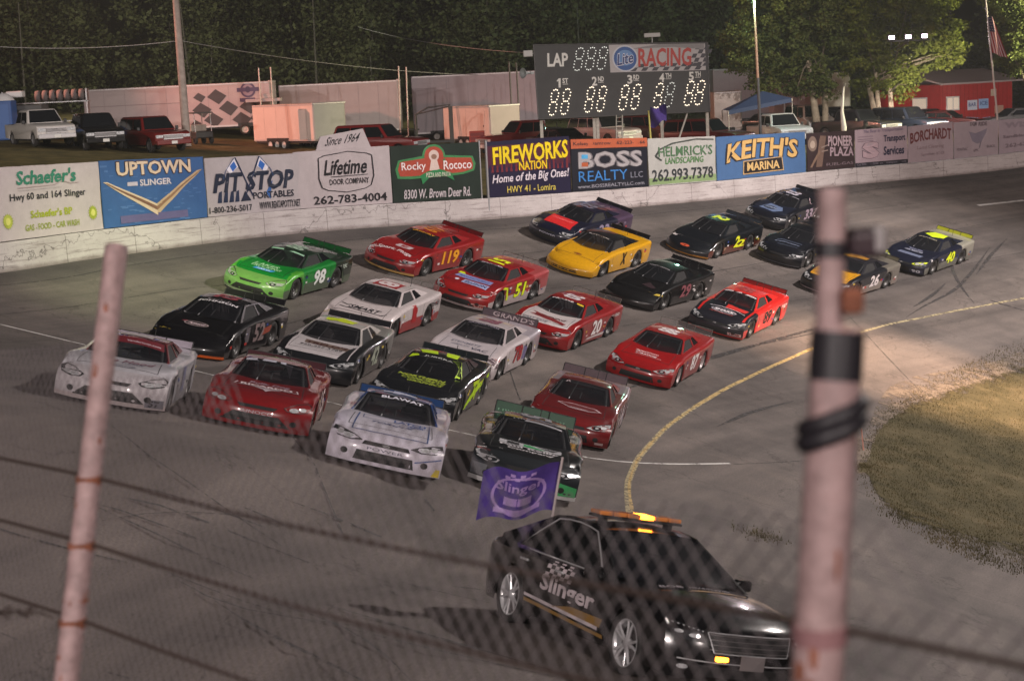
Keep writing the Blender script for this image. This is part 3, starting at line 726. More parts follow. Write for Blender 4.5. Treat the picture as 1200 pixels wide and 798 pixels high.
    for k, me in out.items():                                   # low-slung cabin
        if k not in ('wheel', 'rim', 'chassis', 'seat'):
            for v in me.vertices:
                if v.co.z > .84: v.co.z = .84 + (v.co.z-.84)*.90
    return out
CAB = make_cabin(); BODY = {w: make_body(w) for w in (0, 1, 2)}
CARBODIES = {}
BV = {}
def bvh_of(meshes):
    vs = []; fs = []
    for me in meshes:
        k = len(vs); vs += [v.co.copy() for v in me.vertices]; fs += [tuple(i+k for i in p.vertices) for p in me.polygons]
    return BVHTree.FromPolygons(vs, fs)
for wdg in BODY:
    BV[wdg] = bvh_of([BODY[wdg][k] for k in ('body', 'hood', 'front_bumper')] + [CAB[k] for k in ('roof', 'windshield', 'rear_window', 'window_net_l', 'quarter_window_l', 'window_net_r', 'quarter_window_r')])
WN = Vector((.44, 0, .90)).normalized(); WV = Vector((-.90, 0, .44)).normalized()
SURF = {'hood': lambda u, v: (Vector((1.5-v, u, 3)), Vector((0, 0, -1))), 'roof': lambda u, v: (Vector((-.33+u, v, 3)), Vector((0, 0, -1))),
        'left': lambda u, v: (Vector((-u, 3, v)), Vector((0, -1, 0))), 'right': lambda u, v: (Vector((u, -3, v)), Vector((0, 1, 0))),
        'nose': lambda u, v: (Vector((5, u, v)), Vector((-1, 0, 0))), 'ws': lambda u, v: (Vector((.6, u, 1.03)) + WV*v + WN*2, -WN),
        'pillar': lambda u, v: (Vector((-u, 3, v)), Vector((0, -1, 0)))}
def lay_car(art, name, surf, bv, parent, off=.004, cut=.10):
    mk = SURF[surf]
    def fn(u, v, l):
        o, d = mk(u, v); h = bv.ray_cast(o, d)
        if h[0] is None: return None
        n = h[1] if h[1].dot(d) < 0 else -h[1]
        return h[0] - d*(off*(1+l*.5))
    return art.lay_on(name, fn, parent, cut)
def slots(o, ms):
    for i, m in enumerate(ms):
        o.material_slots[i].link = 'OBJECT'; o.material_slots[i].material = m
NUMW = {1: .30, 2: .62, 3: .86}
def race_car(label, M, body, lower=None, front=None, rear=None, hood=None, nose=None, lip=None, roof=None, spoiler='clear', wedge=False, num=None, roofnum=None,
             art=(), lamps='w', grille=True, rim=None, name='stock_car', spoil_h=.145):
    root = empty(name, M @ Matrix.Diagonal((1, 1.03, .955, 1))); tag(root, label, 'race car', 'stock cars on the banking')
    kind = 1 if wedge else (2 if (len(label)*5+ord(label[1])) % 2 else 0); B = BODY[kind]; pb = paint(body)
    P = lambda h: pb if h is None else paint(h)
    o = link('body', B['body'], root); slots(o, [pb, P(lower), P(front), P(rear)])
    slots(link('hood', B['hood'], root), [P(hood)])
    slots(link('front_bumper', B['front_bumper'], root), [P(nose), paint(lip) if lip else P(nose)])
    slots(link('roof', CAB['roof'], root), [P(roof)])
    for k in ('windshield', 'rear_window', 'roll_cage', 'seat', 'chassis'): link(k, CAB[k], root)
    for k in ('window_net_l', 'window_net_r', 'quarter_window_l', 'quarter_window_r'): link(k[:-2], CAB[k], root)
    for x in (1.33, -1.33):
        for s in (1, -1):
            o = link('wheel', CAB['wheel'], root); o.location = (x, .805*s, .338); o.rotation_euler = (0, random.uniform(0, 3), 0 if s > 0 else math.pi)
            if x > 0: o.rotation_euler.z += R(3)
            r = link('rim', CAB['rim'], o)
            if rim: slots(r, [paint(rim)])
    # spoiler blade with its braces
    b = MB(); h = spoil_h
    b.add([(-2.36, -.80, .965), (-2.36, .80, .965), (-2.44, .80, .965+h), (-2.44, -.80, .965+h), (-2.37, -.80, .965), (-2.37, .80, .965), (-2.45, .80, .965+h), (-2.45, -.80, .965+h)],
          [(0, 1, 2, 3), (7, 6, 5, 4), (0, 3, 7, 4), (1, 5, 6, 2), (2, 6, 7, 3), (0, 4, 5, 1)])
    sm = LEXAN if spoiler == 'clear' else paint(spoiler)
    sp_o = b.build('spoiler', sm, root)
    b = MB()
    for y in (-.8, -.27, .27, .8): b.tube([(-2.43, y, .955+h), (-2.34, y, .96)], .011, 0, 5)
    b.tube([(-2.44, -.8, .965+h), (-2.44, .8, .965+h)], .012, 0, 5)
    b.build('spoiler_brace', BLACK if spoiler != 'clear' else mat('alloy_trim', (.20, .19, .17), .4, .5), sp_o)
    b = MB(); b.tube([(-1.95, .1, .95), (-1.95, .1, 1.28)], .008, 0, 5); b.build('antenna', BLACK, root)
    bv = BV[kind]
    if not wedge:
        for s in (1, -1):
            m = LAMPG if lamps == 'w' else (LAMPD if lamps == 'd' else ink(lamps))
            q = [(s*.40, .505), (s*.58, .475), (s*.82, .495), (s*.915, .58), (s*.90, .625), (s*.74, .605), (s*.54, .565)]
            if kind == 2: q = [(s*.46, .55), (s*.52, .50), (s*.70, .485), (s*.88, .53), (s*.92, .62), (s*.84, .655), (s*.66, .63)]
            a = Art().poly(q, m, 1)
            a.ell(s*.64, .532, .085, .036, LAMPD if lamps == 'w' else LAMPG, 2); a.ell(s*.78, .556, .06, .032, CHROME, 3); a.ell(s*.64, .535, .035, .02, CHROME, 3)
            a.line(q+q[:1], .010, BLACK, 3)
            lay_car(a, 'headlight', 'nose', bv, root)
        a = Art(); gm_ = mat('grille_mesh', (.012, .012, .013), .6)
        if grille:
            if kind == 2: a.poly([(-.30, .46), (.30, .46), (.36, .52), (-.36, .52)], gm_)
            else: a.poly([(-.40, .44), (.40, .44), (.36, .505), (-.36, .505)], gm_).ring(0, .472, .06, .02, .012, CHROME, 3)
            a.poly([(-.50, .16), (.50, .16), (.46, .335), (-.46, .335)] if kind == 0 else [(-.62, .17), (.62, .17), (.40, .36), (-.40, .36)], gm_)
            for s in (1, -1): a.ell(s*.66, .27, .05, .045, gm_).ring(s*.66, .27, .06, .055, .012, BLACK, 2)
        lay_car(a, 'grille', 'nose', bv, root)
    else:
        a = Art().poly([(-.62, .13), (.45, .13), (.42, .23), (-.60, .23)], mat('grille_mesh', (.012, .012, .013), .6)); lay_car(a, 'grille', 'nose', bv, root)
    if num:
        n, c, ol = num[:3]; wd = NUMW[len(n)]; sh = num[3] if len(num) > 3 else .12
        for sd, cx in (('left', .12), ('right', -.12)):
            a = Art()
            if ol: a.text(n, cx-wd*.6-.02, .285, cx+wd*.6+.02, .80, ink(ol), sh, .07, 1)
            a.text(n, cx-wd*.6, .30, cx+wd*.6, .785, ink(c), sh, .035, 3)
            lay_car(a, 'number', sd, bv, root)
        rn = roofnum or (n, c)
        if rn[1]:
            a = Art().text(rn[0], -.33, -.30, .33, .30, ink(rn[1]), .1, .04, 3); lay_car(a, 'roof_number', 'roof', bv, root)
    for e in art:
        k, sf = e[0], e[1]; nm = 'lettering' if k == 't' else 'decal'; a = Art()
        if k == 't': a.text(e[2], *e[3:7], ink(e[7]), *(e[8:]))
        elif k == 'p': a.poly(e[2], ink(e[3]), e[4] if len(e) > 4 else 1)
        elif k == 'e': a.ell(*e[2:6], ink(e[6]), e[7] if len(e) > 7 else 1)
        elif k == 'g': a.ring(*e[2:7], ink(e[7]), e[8] if len(e) > 8 else 2)
        elif k == 'l': a.line(e[2], e[3], ink(e[4]), e[5] if len(e) > 5 else 2)
        if sf == 'sp': a.lay_on(nm, lambda u, v, l: Vector((-2.355-(v-.965)*.47+.002+.002*l, u, v)), sp_o)
        else: lay_car(a, nm, sf, bv, root)
    # panel joints of the hood and doors, and the small contingency stickers
    jm = mat('panel_joint', (.012, .012, .012), .7)
    lay_car(Art().line([(-.66, .46), (-.70, -.30), (.70, -.30), (.66, .46)], .012, jm, 0), 'panel_joint', 'hood', bv, root)
    for sd, sg in (('left', -1), ('right', 1)):
        for x in (.78, -.78): lay_car(Art().line([(sg*x, .22), (sg*x, .80)], .012, jm, 0), 'panel_joint', sd, bv, root)
    rs = random.Random(len(label)*7+ord(label[0]))
    for sd, nn in (('left', 9), ('right', 4)):
        for q in range(nn):
            u = -1.86 + rs.uniform(0, .18) if q < 2 else rs.choice((-.84, -.72, .62, .74, 1.80, 1.95)) + rs.uniform(-.05, .05); v = rs.uniform(.28, .66)
            if sd == 'right': u = -u
            lay_car(Art().rect(u, v, u+rs.uniform(.10, .18), v+rs.uniform(.04, .08), ink(rs.choice(('C8C4C4', 'B03028', '2A3E80', 'C8B040', '202020', 'D8D4D4'))), 1), 'sticker', sd, bv, root)
    return root
KEYP = {'LF': (1.33, .94, 0), 'LR': (-1.33, .94, 0), 'NL': (2.2, .95, .11), 'NR': (2.2, -.95, .11), 'RC': (0, 0, 1.25)}
def stand(key, px, py, head, keys=KEYP):
    """matrix of a car whose named point lies on the given sight line, heading in degrees on the banking"""
    k = keys[key]; x, y = onback(px, py)
    for _ in range(40):
        M = frame(x, y, head); q = pix(M @ Vector(k)); t = onback(px, py); e = onback(q[0], q[1]); x += (t[0]-e[0])*.8; y += (t[1]-e[1])*.8
    return frame(x, y, head)
# ---------------------------------------------------------------- the field
W_, K_ = 'D8D2D2', '141416'
race_car('yellow race car with a black X on its door and a black roof', frame(2.44, 61.22, 242.84), 'D09A10', roof='15151A', spoiler='101012', wedge=True, num=('X', '141416', None, .1), roofnum=('X', None),
         art=[('e', 'hood', 0, -.18, .16, .06, '8A5A18'), ('t', 'hood', 'X', -.05, -.24, .05, -.12, '7A2818', 0, .03), ('t', 'ws', 'RACING', -.4, .36, .4, .42, 'C8C4C0')])
race_car('red race car with neon 51, neon roof number and blue sponsor panel', frame(-1.04, 53.57, 247.47), '8E1A1E', lower='B8A8A8', rear='A8484A', nose='9A1C1C', lip='B0A0A0', spoiler='clear', num=('51', 'D8E818', '2A2410', .15), roofnum=('51', 'D8E818'),
         art=[('p', 'hood', [(-.62, .02), (.62, .02), (.58, .34), (-.58, .34)], '7A84B4'), ('p', 'hood', [(-.2, -.36), (.66, -.36), (.66, -.08), (-.2, -.08)], '98A0C4'), ('t', 'hood', 'ELLISON', -.12, -.3, .6, -.14, '23305E', 0, .03),
              ('t', 'hood', 'MANUFACTURING', -.5, .10, .5, .24, '3E4A84'), ('e', 'hood', -.4, -.22, .13, .12, '8E1A1E'), ('e', 'hood', -.4, -.22, .07, .07, 'C8C8D4', 2), ('p', 'hood', [(-.66, .34), (-.4, .34), (-.5, .5), (-.66, .5)], 'C8DC18'),
              ('t', 'ws', 'SPRECHER', -.35, .36, .4, .42, 'C8C8D0'), ('p', 'left', [(-1.0, .30), (-.72, .30), (-.86, .74), (-1.15, .79), (-1.3, .74), (-.95, .68)], 'C8DC18', 2), ('p', 'nose', [(.5, .16), (.9, .16), (.9, .28), (.5, .28)], 'C8A8A0'), ('t', 'nose', 'HUB', .56, .18, .86, .26, '9A1C1C', 0, .03)])
race_car('red race car with yellow 119 on its door, high by the wall', frame(-3.53, 56.17, 244.17), '8C1418', lip='C8A060', spoiler='6A1014', num=('119', 'E8A020', '7A2010', .1), roofnum=('119', 'C07018'),
         art=[('t', 'hood', 'Spark Plugs', -.66, -.52, .62, -.30, 'D8CCCC', 0, .02, 2, .05), ('p', 'hood', [(-.26, -.02), (.30, -.02), (.34, .24), (-.22, .24)], 'B8A8AC'), ('t', 'hood', 'E', -.08, .03, .16, .19, '8C1418', 0, .05),
              ('p', 'ws', [(-.56, .30), (.56, .30), (.54, .42), (-.54, .42)], '18100E'), ('t', 'ws', 'GREGORY', -.42, .33, .42, .40, 'E8A020', 0, .02)])
race_car('white race car with red lower doors and black hood wording', frame(-3.84, 46.91, 255.37), 'C6BCBC', lower='9A1A1E', spoiler='clear', num=('8', 'A01C20', None, .1), roofnum=('8', 'C8BCBC'), wedge=True,
         art=[('t', 'hood', 'SMART', -.36, -.10, .50, .12, '1C1C22', .25, .02), ('l', 'hood', [(-.62, -.13), (-.3, -.14), (.6, -.16), (.72, -.02)], .03, '1C1C22'), ('l', 'hood', [(-.66, .12), (-.42, .02), (-.36, .12)], .03, '1C1C22'), ('l', 'hood', [(-.7, -.30), (.7, -.30)], .012, '8A8288'), ('p', 'roof', [(-.40, -.36), (.40, -.36), (.40, .36), (-.40, .36)], '8E1A20'),
              ('t', 'left', 'TOP SHELF', 1.48, .60, 2.15, .74, '2A2A30', .1, .03), ('g', 'left', 1.82, .66, .40, .14, .012, '2A2A30'), ('p', 'left', [(-.05, .32), (.28, .32), (.16, .84), (-.1, .84)], 'A01C20', 2)])
race_car('bright green race car with white 98 beside the wall', frame(-6.99, 49.57, 252.25), '0E7A2C', front='4E9C34', lower='4A5A46', rear='16281C', roof='0C2A18', nose='6A9A50', lip='8A9A80', spoiler='0F5A28', num=('98', 'DCE0DC', '14241A', .1), roofnum=('98', '8AA090'),
         art=[('t', 'hood', 'LAKES', -.45, .12, .30, .30, '9CC4A0', .15, .02), ('t', 'hood', 'TRUCKING', -.50, -.06, .46, .10, '9CC4A0', .1, .02), ('p', 'hood', [(-.30, -.26), (.30, -.26), (.36, -.10), (-.26, -.10)], '3A86C8'), ('t', 'hood', 'PARTS', -.18, -.23, .22, -.13, 'C8DCE8', 0, .02),
              ('p', 'ws', [(-.54, .33), (.54, .33), (.52, .41), (-.52, .41)], '8AB09A'), ('t', 'left', 'ARK', 1.35, .62, 1.95, .76, 'B0BCB0', 0, .03)])
race_car('maroon race car with white hood and white 20 on its door', frame(1.48, 50.57, 248.7), '8E161A', hood='C8BEBE', spoiler='clear', num=('20', 'DCD4D4', '5A0E10', .12), roofnum=('20', 'C8C0C4'),
         art=[('p', 'hood', [(-.62, -.02), (.56, -.30), (.62, -.18), (-.1, .12), (-.62, .26), (-.4, .08)], '7A2024'), ('t', 'hood', 'LIGHTNING', -.45, -.02, .5, .14, '4A1216', .2, .02), ('t', 'hood', 'EAST SIDE', -.66, -.42, .1, -.28, '6A6A74', 0, .02), ('t', 'ws', 'PRASSE', -.46, .34, .22, .42, 'D0CCCC', 0, .03),
              ('p', 'ws', [(.34, .33), (.55, .33), (.53, .41), (.33, .41)], 'D8B820'), ('t', 'left', 'POWERED', 1.2, .68, 2.0, .78, 'D0C8C8', 0, .02), ('p', 'left', [(-.62, .2), (1.0, .2), (1.0, .30), (-.55, .26)], 'C8BCBC')])
race_car('white race car with red 78 and a dark spoiler lettered GRAND', frame(-0.76, 44.51, 256.15), 'C4BABC', hood='BCB4B8', roof='BCB2B4', rear='A8A0A8', spoiler='54464E', spoil_h=.2, wedge=True, num=('78', '9E2228', '3A3438', .1), roofnum=('78', '7A4A58'),
         art=[('t', 'hood', 'STEINMETZ', -.5, .16, .3, .28, '6A6A78', .1, .01), ('t', 'hood', 'VAC', .1, -.1, .55, .06, '50505E', .2, .02), ('t', 'hood', 'LANDMARK AUTO', -.45, -.02, .05, .08, '6A6A78', 0, .01), ('t', 'ws', 'RACING TEAM', -.42, .34, .42, .40, '9890A0', 0, .01),
              ('t', 'sp', "GRAND'S", -.5, 1.0, .7, 1.14, 'B8A8AC', 0, .02), ('p', 'left', [(-1.95, .40), (-1.72, .40), (-1.72, .62), (-1.95, .62)], '5A4A50'), ('l', 'left', [(-1.92, .43), (-1.75, .59)], .03, 'A8989C', 3), ('l', 'left', [(-1.92, .59), (-1.75, .43)], .03, 'A8989C', 3), ('p', 'left', [(.55, .3), (1.0, .3), (.9, .7), (.6, .7)], '6A6488')])
race_car('black and red race car with 89 on its red door and a busy black hood', frame(7.38, 56.86, 246.09), 'C02420', lower='D8302C', hood='1A1A22', front='1C1C24', nose='202028', lip='A02824', roof='C82824', spoiler='7A1816', num=('89', '1A1416', 'D8605A', .1), roofnum=('89', '8A2C2C'),
         art=[('p', 'hood', [(-.1, .22), (.62, .16), (.66, .42), (-.1, .50)], 'B82A24'), ('e', 'hood', -.02, -.1, .44, .17, '9A949C'), ('e', 'hood', -.02, -.1, .38, .13, '1A1A22', 2), ('t', 'hood', 'SHARK', -.34, -.16, .34, -.02, 'D8D4D8', .15, .04, 3), ('t', 'hood', 'PERFORMANCE', -.44, -.34, .36, -.26, '8A3430', 0, .02), ('l', 'hood', [(-.6, .1), (-.2, .2), (.3, .16), (.66, .0)], .03, 'B8B2B8'),
              ('p', 'ws', [(-.56, .34), (.56, .34), (.54, .42), (-.54, .42)], 'B0A4A8'), ('p', 'nose', [(.48, .17), (.9, .17), (.9, .27), (.48, .27)], 'B89898'), ('t', 'left', 'DESIGN', 1.5, .62, 2.15, .74, 'D8C8C8', 0, .02), ('t', 'nose', 'HUB', .55, .19, .85, .25, '6A1414', 0, .03)])
race_car('plain red race car with white 87 next to the yellow line', frame(4.38, 48.53, 251.5), '980F14', nose='8E1014', spoiler='clear', spoil_h=.2, num=('87', 'E4DCDC', None, .12), roofnum=('88', 'C8BCBC'), rim='C8BCBC',
         art=[('t', 'hood', 'Spectrum', -.40, .02, .26, .16, 'E0D0D0', 0, .015), ('t', 'hood', 'Casting', -.36, -.14, .26, .0, 'E0D0D0', 0, .015), ('l', 'hood', [(-.36, -.16), (.42, -.18)], .012, 'E0D0D0')])
race_car('glossy black race car with neon 2 on its door and gold lip', frame(7.07, 67.37, 238.75), '10141A', lower='5A2416', lip='B07828', front='1C1814', roof='141A20', spoiler='2A3038', wedge=True, num=('2', 'DCE428', '3A3A10', .2), roofnum=('2', 'B8CC28'),
         art=[('e', 'nose', -.02, .42, .20, .035, 'C05030'), ('t', 'nose', '2', -.04, .40, .04, .44, '7A2818', 0, .02), ('p', 'left', [(-1.7, .22), (-.9, .22), (-.75, .40), (-1.2, .46), (-1.7, .40)], 'A08068'), ('t', 'left', '2', .2, .28, .8, .60, 'DCE428', .3, .03), ('p', 'left', [(1.3, .40), (1.9, .42), (1.95, .5), (1.4, .52)], '9CA828')])
race_car('dark navy race car with neon 40, neon roof and neon headlight', frame(16.23, 70.48, 234.5), '141829', lower='6A6A62', rear='8A887C', roof='1A1E2C', spoiler='9CA028', lamps='C8D820', num=('40', 'D8E820', '242818', .15), roofnum=('40', None),
         art=[('p', 'roof', [(-.5, -.2), (.1, -.35), (.4, .1), (.1, .45), (-.5, .4)], 'B8CC1C'), ('t', 'hood', 'VAN MEESTER', -.4, .06, .4, .2, '9498A8', 0, .015), ('p', 'hood', [(-.5, -.34), (.5, -.34), (.55, -.14), (-.45, -.14)], '5A6278'), ('t', 'hood', 'TREE & LAWN', -.3, .24, .3, .36, '8488A0', 0, .015), ('t', 'ws', 'ALLIANCE RACING', -.4, .35, .4, .41, 'B0A890', 0, .01),
              ('p', 'nose', [(.42, .16), (.9, .16), (.9, .30), (.42, .30)], '3A3C50'), ('t', 'nose', '90', .5, .17, .82, .29, 'D8D8E0', 0, .02)])
race_car('plain black race car with faint red 29, behind the maroon white hooded one', frame(4.64, 58.36, 241), '0E0E10', nose='141416', spoiler='16161A', wedge=True, num=('29', '8A5058', '1A1214', .1), roofnum=('29', None),
         art=[('p', 'hood', [(.05, -.02), (.45, -.1), (.6, .0), (.2, .3)], '2A1A20'), ('t', 'ws', 'TRUCK CENTER', -.4, .36, .4, .41, 'A8A4A8', 0, .01)])
race_car('white race car with blue roof leading the second row', frame(-1.79, 28.99, 272), 'BDB8C6', roof='1F3F78', hood='C6C2CE', nose='C2BCC8', spoiler='23406E', num=('4', '23407A', None), roofnum=('4', 'A8ACC0'), lamps='d',
         art=[('t', 'ws', 'BLAWAT', -.30, .24, .44, .36, 'D8D8E4', 0, .03), ('t', 'hood', 'LATCH', .02, .26, .56, .40, '2E4C86', 0, .03), ('t', 'hood', '.com', .26, .12, .52, .24, '2E4C86', 0, .02), ('t', 'hood', 'TORQUE', -.36, -.04, .36, .10, '2A3C66', .5, .01), ('l', 'hood', [(-.58, .5), (-.62, -.5), (-.3, -.56), (.3, -.56), (.64, -.5), (.62, .5)], .022, '2A4474'), ('l', 'hood', [(-.5, .2), (-.5, .44), (.62, .44), (.62, .2), (-.5, .2)], .014, '3A4A70'),
              ('l', 'nose', [(.5, .30), (.92, .42)], .02, '2E4C86'), ('p', 'nose', [(.80, .1), (.93, .1), (.93, .24), (.86, .24)], 'D8C030'), ('t', 'nose', 'POWER', -.3, .36, .3, .41, '5A5A6A', 0, .01)])
race_car('silver white race car with maroon windshield header behind the left fence post', stand('NL', 190, 481, 275), 'B4B2B8', roof='6A2028', nose='B2ACB0', lip='B0A4A4', spoiler='A8A0AC', lamps='d', num=('1', '6A6A80', None), roofnum=('1', 'A09898'),
         art=[('p', 'ws', [(-.60, .10), (.60, .10), (.55, .43), (-.55, .43)], '641C26'), ('t', 'ws', 'Vanderloop.com', -.1, .16, .52, .26, 'C8B8C0', 0, .01), ('t', 'hood', 'the Hood', -.36, .06, .56, .30, '70505C', .2, .02), ('t', 'hood', 'TUNER', .0, -.04, .4, .06, '606070', 0, .01), ('g', 'hood', .10, -.22, .2, .07, .02, '4A4A60'), ('l', 'hood', [(-.6, .4), (-.3, .3), (-.5, .1)], .03, '6A5A66'),
              ('p', 'nose', [(.62, .12), (.92, .12), (.92, .28), (.62, .28)], '6A6A74'), ('t', 'nose', '57', .68, .14, .86, .26, '1A1A20', 0, .03)])
race_car('maroon race car with a winged badge on its hood in the front row', stand('NL', 359, 510, 273), '78181C', hood='701A20', roof='6A1A20', lamps='7A2A2A', spoiler='4A2A30', num=('15', 'B8A8A8', None), roofnum=('15', None),
         art=[('p', 'hood', [(-.56, -.10), (.62, -.10), (.58, .10), (-.52, .10)], 'B0A0A4'), ('p', 'hood', [(-.53, -.085), (.59, -.085), (.55, .085), (-.49, .085)], '5A1218', 2), ('t', 'hood', 'RICARDO', -.44, -.07, .50, .07, 'D0C4C8', 0, .035, 3), ('p', 'hood', [(-.2, -.12), (.3, -.12), (.12, -.2), (.05, -.34), (-.02, -.2)], 'A89AA0'), ('t', 'hood', 'Bully Dog', -.3, .14, .42, .30, '9A8A98', .2, .01),
              ('p', 'ws', [(-.54, .33), (-.3, .33), (-.3, .43), (-.54, .43)], 'A8A8B4'), ('p', 'ws', [(-.24, .33), (.02, .33), (.02, .43), (-.22, .43)], 'A8A8B4'), ('p', 'ws', [(.1, .33), (.34, .33), (.32, .43), (.1, .43)], 'A8A8B4'), ('t', 'nose', 'SUNOCO', -.3, .36, .3, .42, '9A8A90', 0, .01)])
race_car('black race car with an oval hood badge and orange front lip', stand('NL', 260, 421, 261), '101014', hood='101013', lip='C85A20', spoiler='121216', wedge=True, num=('52', '7A6A6A', None), roofnum=('52', '8A3A44'),
         art=[('t', 'ws', 'JOHNSON', -.50, .22, .48, .34, 'DCD8DC', 0, .03), ('t', 'ws', 'RACE CARS', -.3, .37, .3, .42, 'A8A0A4', 0, .01), ('e', 'hood', -.05, .0, .30, .13, 'A89898'), ('e', 'hood', -.05, .0, .265, .105, '1A1216', 2), ('t', 'hood', 'Amsoil', -.24, -.06, .16, .06, 'D8C4C8', .2, .02, 3), ('l', 'hood', [(-.42, .06), (-.3, .1)], .04, '8A4048'), ('p', 'left', [(.3, .42), (1.0, .48), (.95, .64), (.4, .6)], '8A4030'), ('p', 'left', [(-.95, .36), (-.6, .36), (-.55, .74), (-.85, .74)], '5A5458')])
race_car('black and white race car with restaurant wording across its white hood', frame(-4.21, 40.01, 264), '17181C', hood='C0BABC', roof='B4B0AC', rear='8A8884', nose='1A1C20', spoiler='1A1A20', num=('42', '9AA090', None), roofnum=('42', 'B8C81C'),
         art=[('p', 'hood', [(-.44, .12), (.58, .02), (.64, .24), (-.46, .36)], '6A5A50'), ('t', 'hood', "TRELO'S", -.42, .08, .58, .28, '3A1A1C', 0, .03, 3), ('t', 'hood', '920-257-3769', -.5, -.10, .5, .02, '28282C', 0, .01), ('l', 'hood', [(-.6, -.14), (.62, -.2)], .012, '28282C'), ('p', 'roof', [(-.15, -.40), (.25, -.36), (.25, .30), (-.15, .36)], 'B4C818'), ('p', 'hood', [(.72, -.5), (.72, .5), (.6, .2), (.5, -.5)], '17181C')])
race_car('black race car with neon yellow graphics behind the blue and white one', frame(-1.62, 37.95, 262.6), '15171C', spoiler='1A2226', num=('77', 'B8D818', None, .3), roofnum=('77', None),
         art=[('p', 'roof', [(-.1, -.5), (.35, -.35), (.28, .0), (-.2, -.1)], 'A8C818'), ('p', 'roof', [(-.3, .1), (.3, .2), (.28, .45), (-.4, .4)], 'B0D018'), ('t', 'ws', 'JURRRA', -.25, .30, .42, .39, 'C8CCC8', 0, .01), ('p', 'ws', [(-.58, .22), (-.36, .34), (-.4, .42), (-.54, .42)], 'A8C818'),
              ('t', 'hood', 'NORTHERN', -.56, .16, .48, .30, 'A8B83C', .2, .03), ('t', 'hood', 'CONCRETE', -.46, -.02, .52, .13, '98A838', .2, .03), ('t', 'hood', 'GRAPHICS', -.3, -.18, .5, -.06, '98A838', .2, .03), ('p', 'pillar', [(-.78, .88), (-.62, .88), (-.05, 1.17), (-.14, 1.2)], 'B4DC18'), ('p', 'left', [(-1.2, .2), (-.9, .2), (.6, .52), (1.9, .70), (1.8, .80), (.4, .66), (-.6, .42)], 'B4DC18'), ('p', 'left', [(.9, .2), (1.1, .2), (1.0, .5), (.8, .5)], 'B4DC18'), ('p', 'nose', [(.62, .12), (.9, .12), (.9, .3), (.62, .3)], '8A8A90')])
race_car('black race car with green trim and green spoiler behind the purple flag', frame(0.71, 30.5, 269), '15171A', roof='1E2024', nose='22262A', lip='C0C0C0', spoiler='1F4A34', spoil_h=.24, num=('5', '4A8A5A', None), roofnum=('5', '7A7A80'),
         art=[('p', 'hood', [(-.56, .05), (.56, .05), (.56, .30), (-.56, .30)], 'A0A0A4'), ('p', 'hood', [(-.42, .09), (-.2, .09), (-.2, .26), (-.42, .26)], '1A1A1E', 2), ('p', 'hood', [(-.12, .09), (.3, .09), (.0, .26), (-.12, .26)], '2F8A50', 2), ('p', 'hood', [(.1, .26), (.4, .12), (.52, .26)], '1A1A1E', 2), ('t', 'hood', 'Paul Reilly', -.54, -.12, .52, .02, 'C8C4C8', 0, .03), ('t', 'hood', 'Company', -.4, -.28, .44, -.15, 'B8B4B8', 0, .03),
              ('t', 'ws', 'LYNX', -.4, .36, -.1, .42, '9A9A9C', 0, .01), ('p', 'ws', [(-.2, .30), (.52, .30), (.5, .37), (-.18, .37)], '8A8A8E'), ('t', 'sp', 'PRUNTY', -.74, 1.0, -.1, 1.16, '6A9A7C', 0, .02), ('t', 'sp', 'RACING', .0, 1.0, .6, 1.16, '6A9A7C', 0, .02), ('p', 'nose', [(.58, .16), (.93, .16), (.93, .34), (.62, .40)], '3A9458'), ('p', 'nose', [(-.93, .2), (-.66, .2), (-.66, .42), (-.93, .42)], '5A5C60')])
race_car('maroon race car with an outlined oval on its hood, grey spoiler', frame(1.91, 38.93, 262.5), '621418', nose='6E1418', rear='8A8084', spoiler='5A4A50', spoil_h=.2, num=('14', 'B8A8AC', None), roofnum=('14', None),
         art=[('p', 'hood', [(-.44, .16), (-.1, .26), (.46, .20), (.62, .02), (.3, -.10), (-.1, -.08)], 'B8A4A8'), ('p', 'hood', [(-.39, .15), (-.1, .23), (.43, .175), (.55, .02), (.28, -.07), (-.1, -.05)], '5A1418', 2), ('l', 'hood', [(-.1, -.02), (.3, -.04)], .025, 'B8A4A8', 3), ('t', 'ws', 'R', -.42, .30, -.3, .38, 'B0A0A4', .1, .01), ('p', 'nose', [(.66, .15), (.84, .15), (.84, .21), (.66, .21)], 'C0A8A8'), ('p', 'left', [(.2, .2), (1.6, .25), (1.9, .7), (.9, .7)], '9A9094')])
race_car('navy race car with a red hood panel against the wall', stand('NR', 618, 271, 239.5), '14162A', hood='15172C', rear='4A3A50', spoiler='16161E', num=('23', '8A8098', None), roofnum=('23', '6A6878'),
         art=[('p', 'hood', [(-.5, -.42), (.66, -.42), (.5, .42), (-.6, .42)], 'C01C20'), ('t', 'hood', 'CHAMPION', -.5, .10, .4, .26, 'D86060', 0, .02), ('t', 'nose', 'POWER', -.3, .36, .4, .42, 'B8B8C8', 0, .01), ('p', 'left', [(-.2, .22), (1.3, .4), (1.8, .72), (1.0, .74), (.3, .6)], '8A7A90'), ('p', 'left', [(-.3, .2), (.3, .2), (.5, .5), (.2, .5)], '8A2028')])
race_car('black race car with a grey hood shape, partly behind the right post', stand('NL', 936, 314, 240.5), '101219', hood='12151E', spoiler='14161C', num=('21', '6A6A7A', None), roofnum=('21', None),
         art=[('l', 'hood', [(-.5, .1), (-.3, .25), (.5, .25)], .05, '4A5468'), ('l', 'hood', [(-.5, -.1), (-.2, .05), (.5, .02)], .05, '6A748A'), ('l', 'hood', [(-.3, -.28), (.5, -.2)], .04, '3A4458'), ('p', 'nose', [(-.9, .1), (.9, .1), (.9, .13), (-.9, .13)], '6A6A70')])
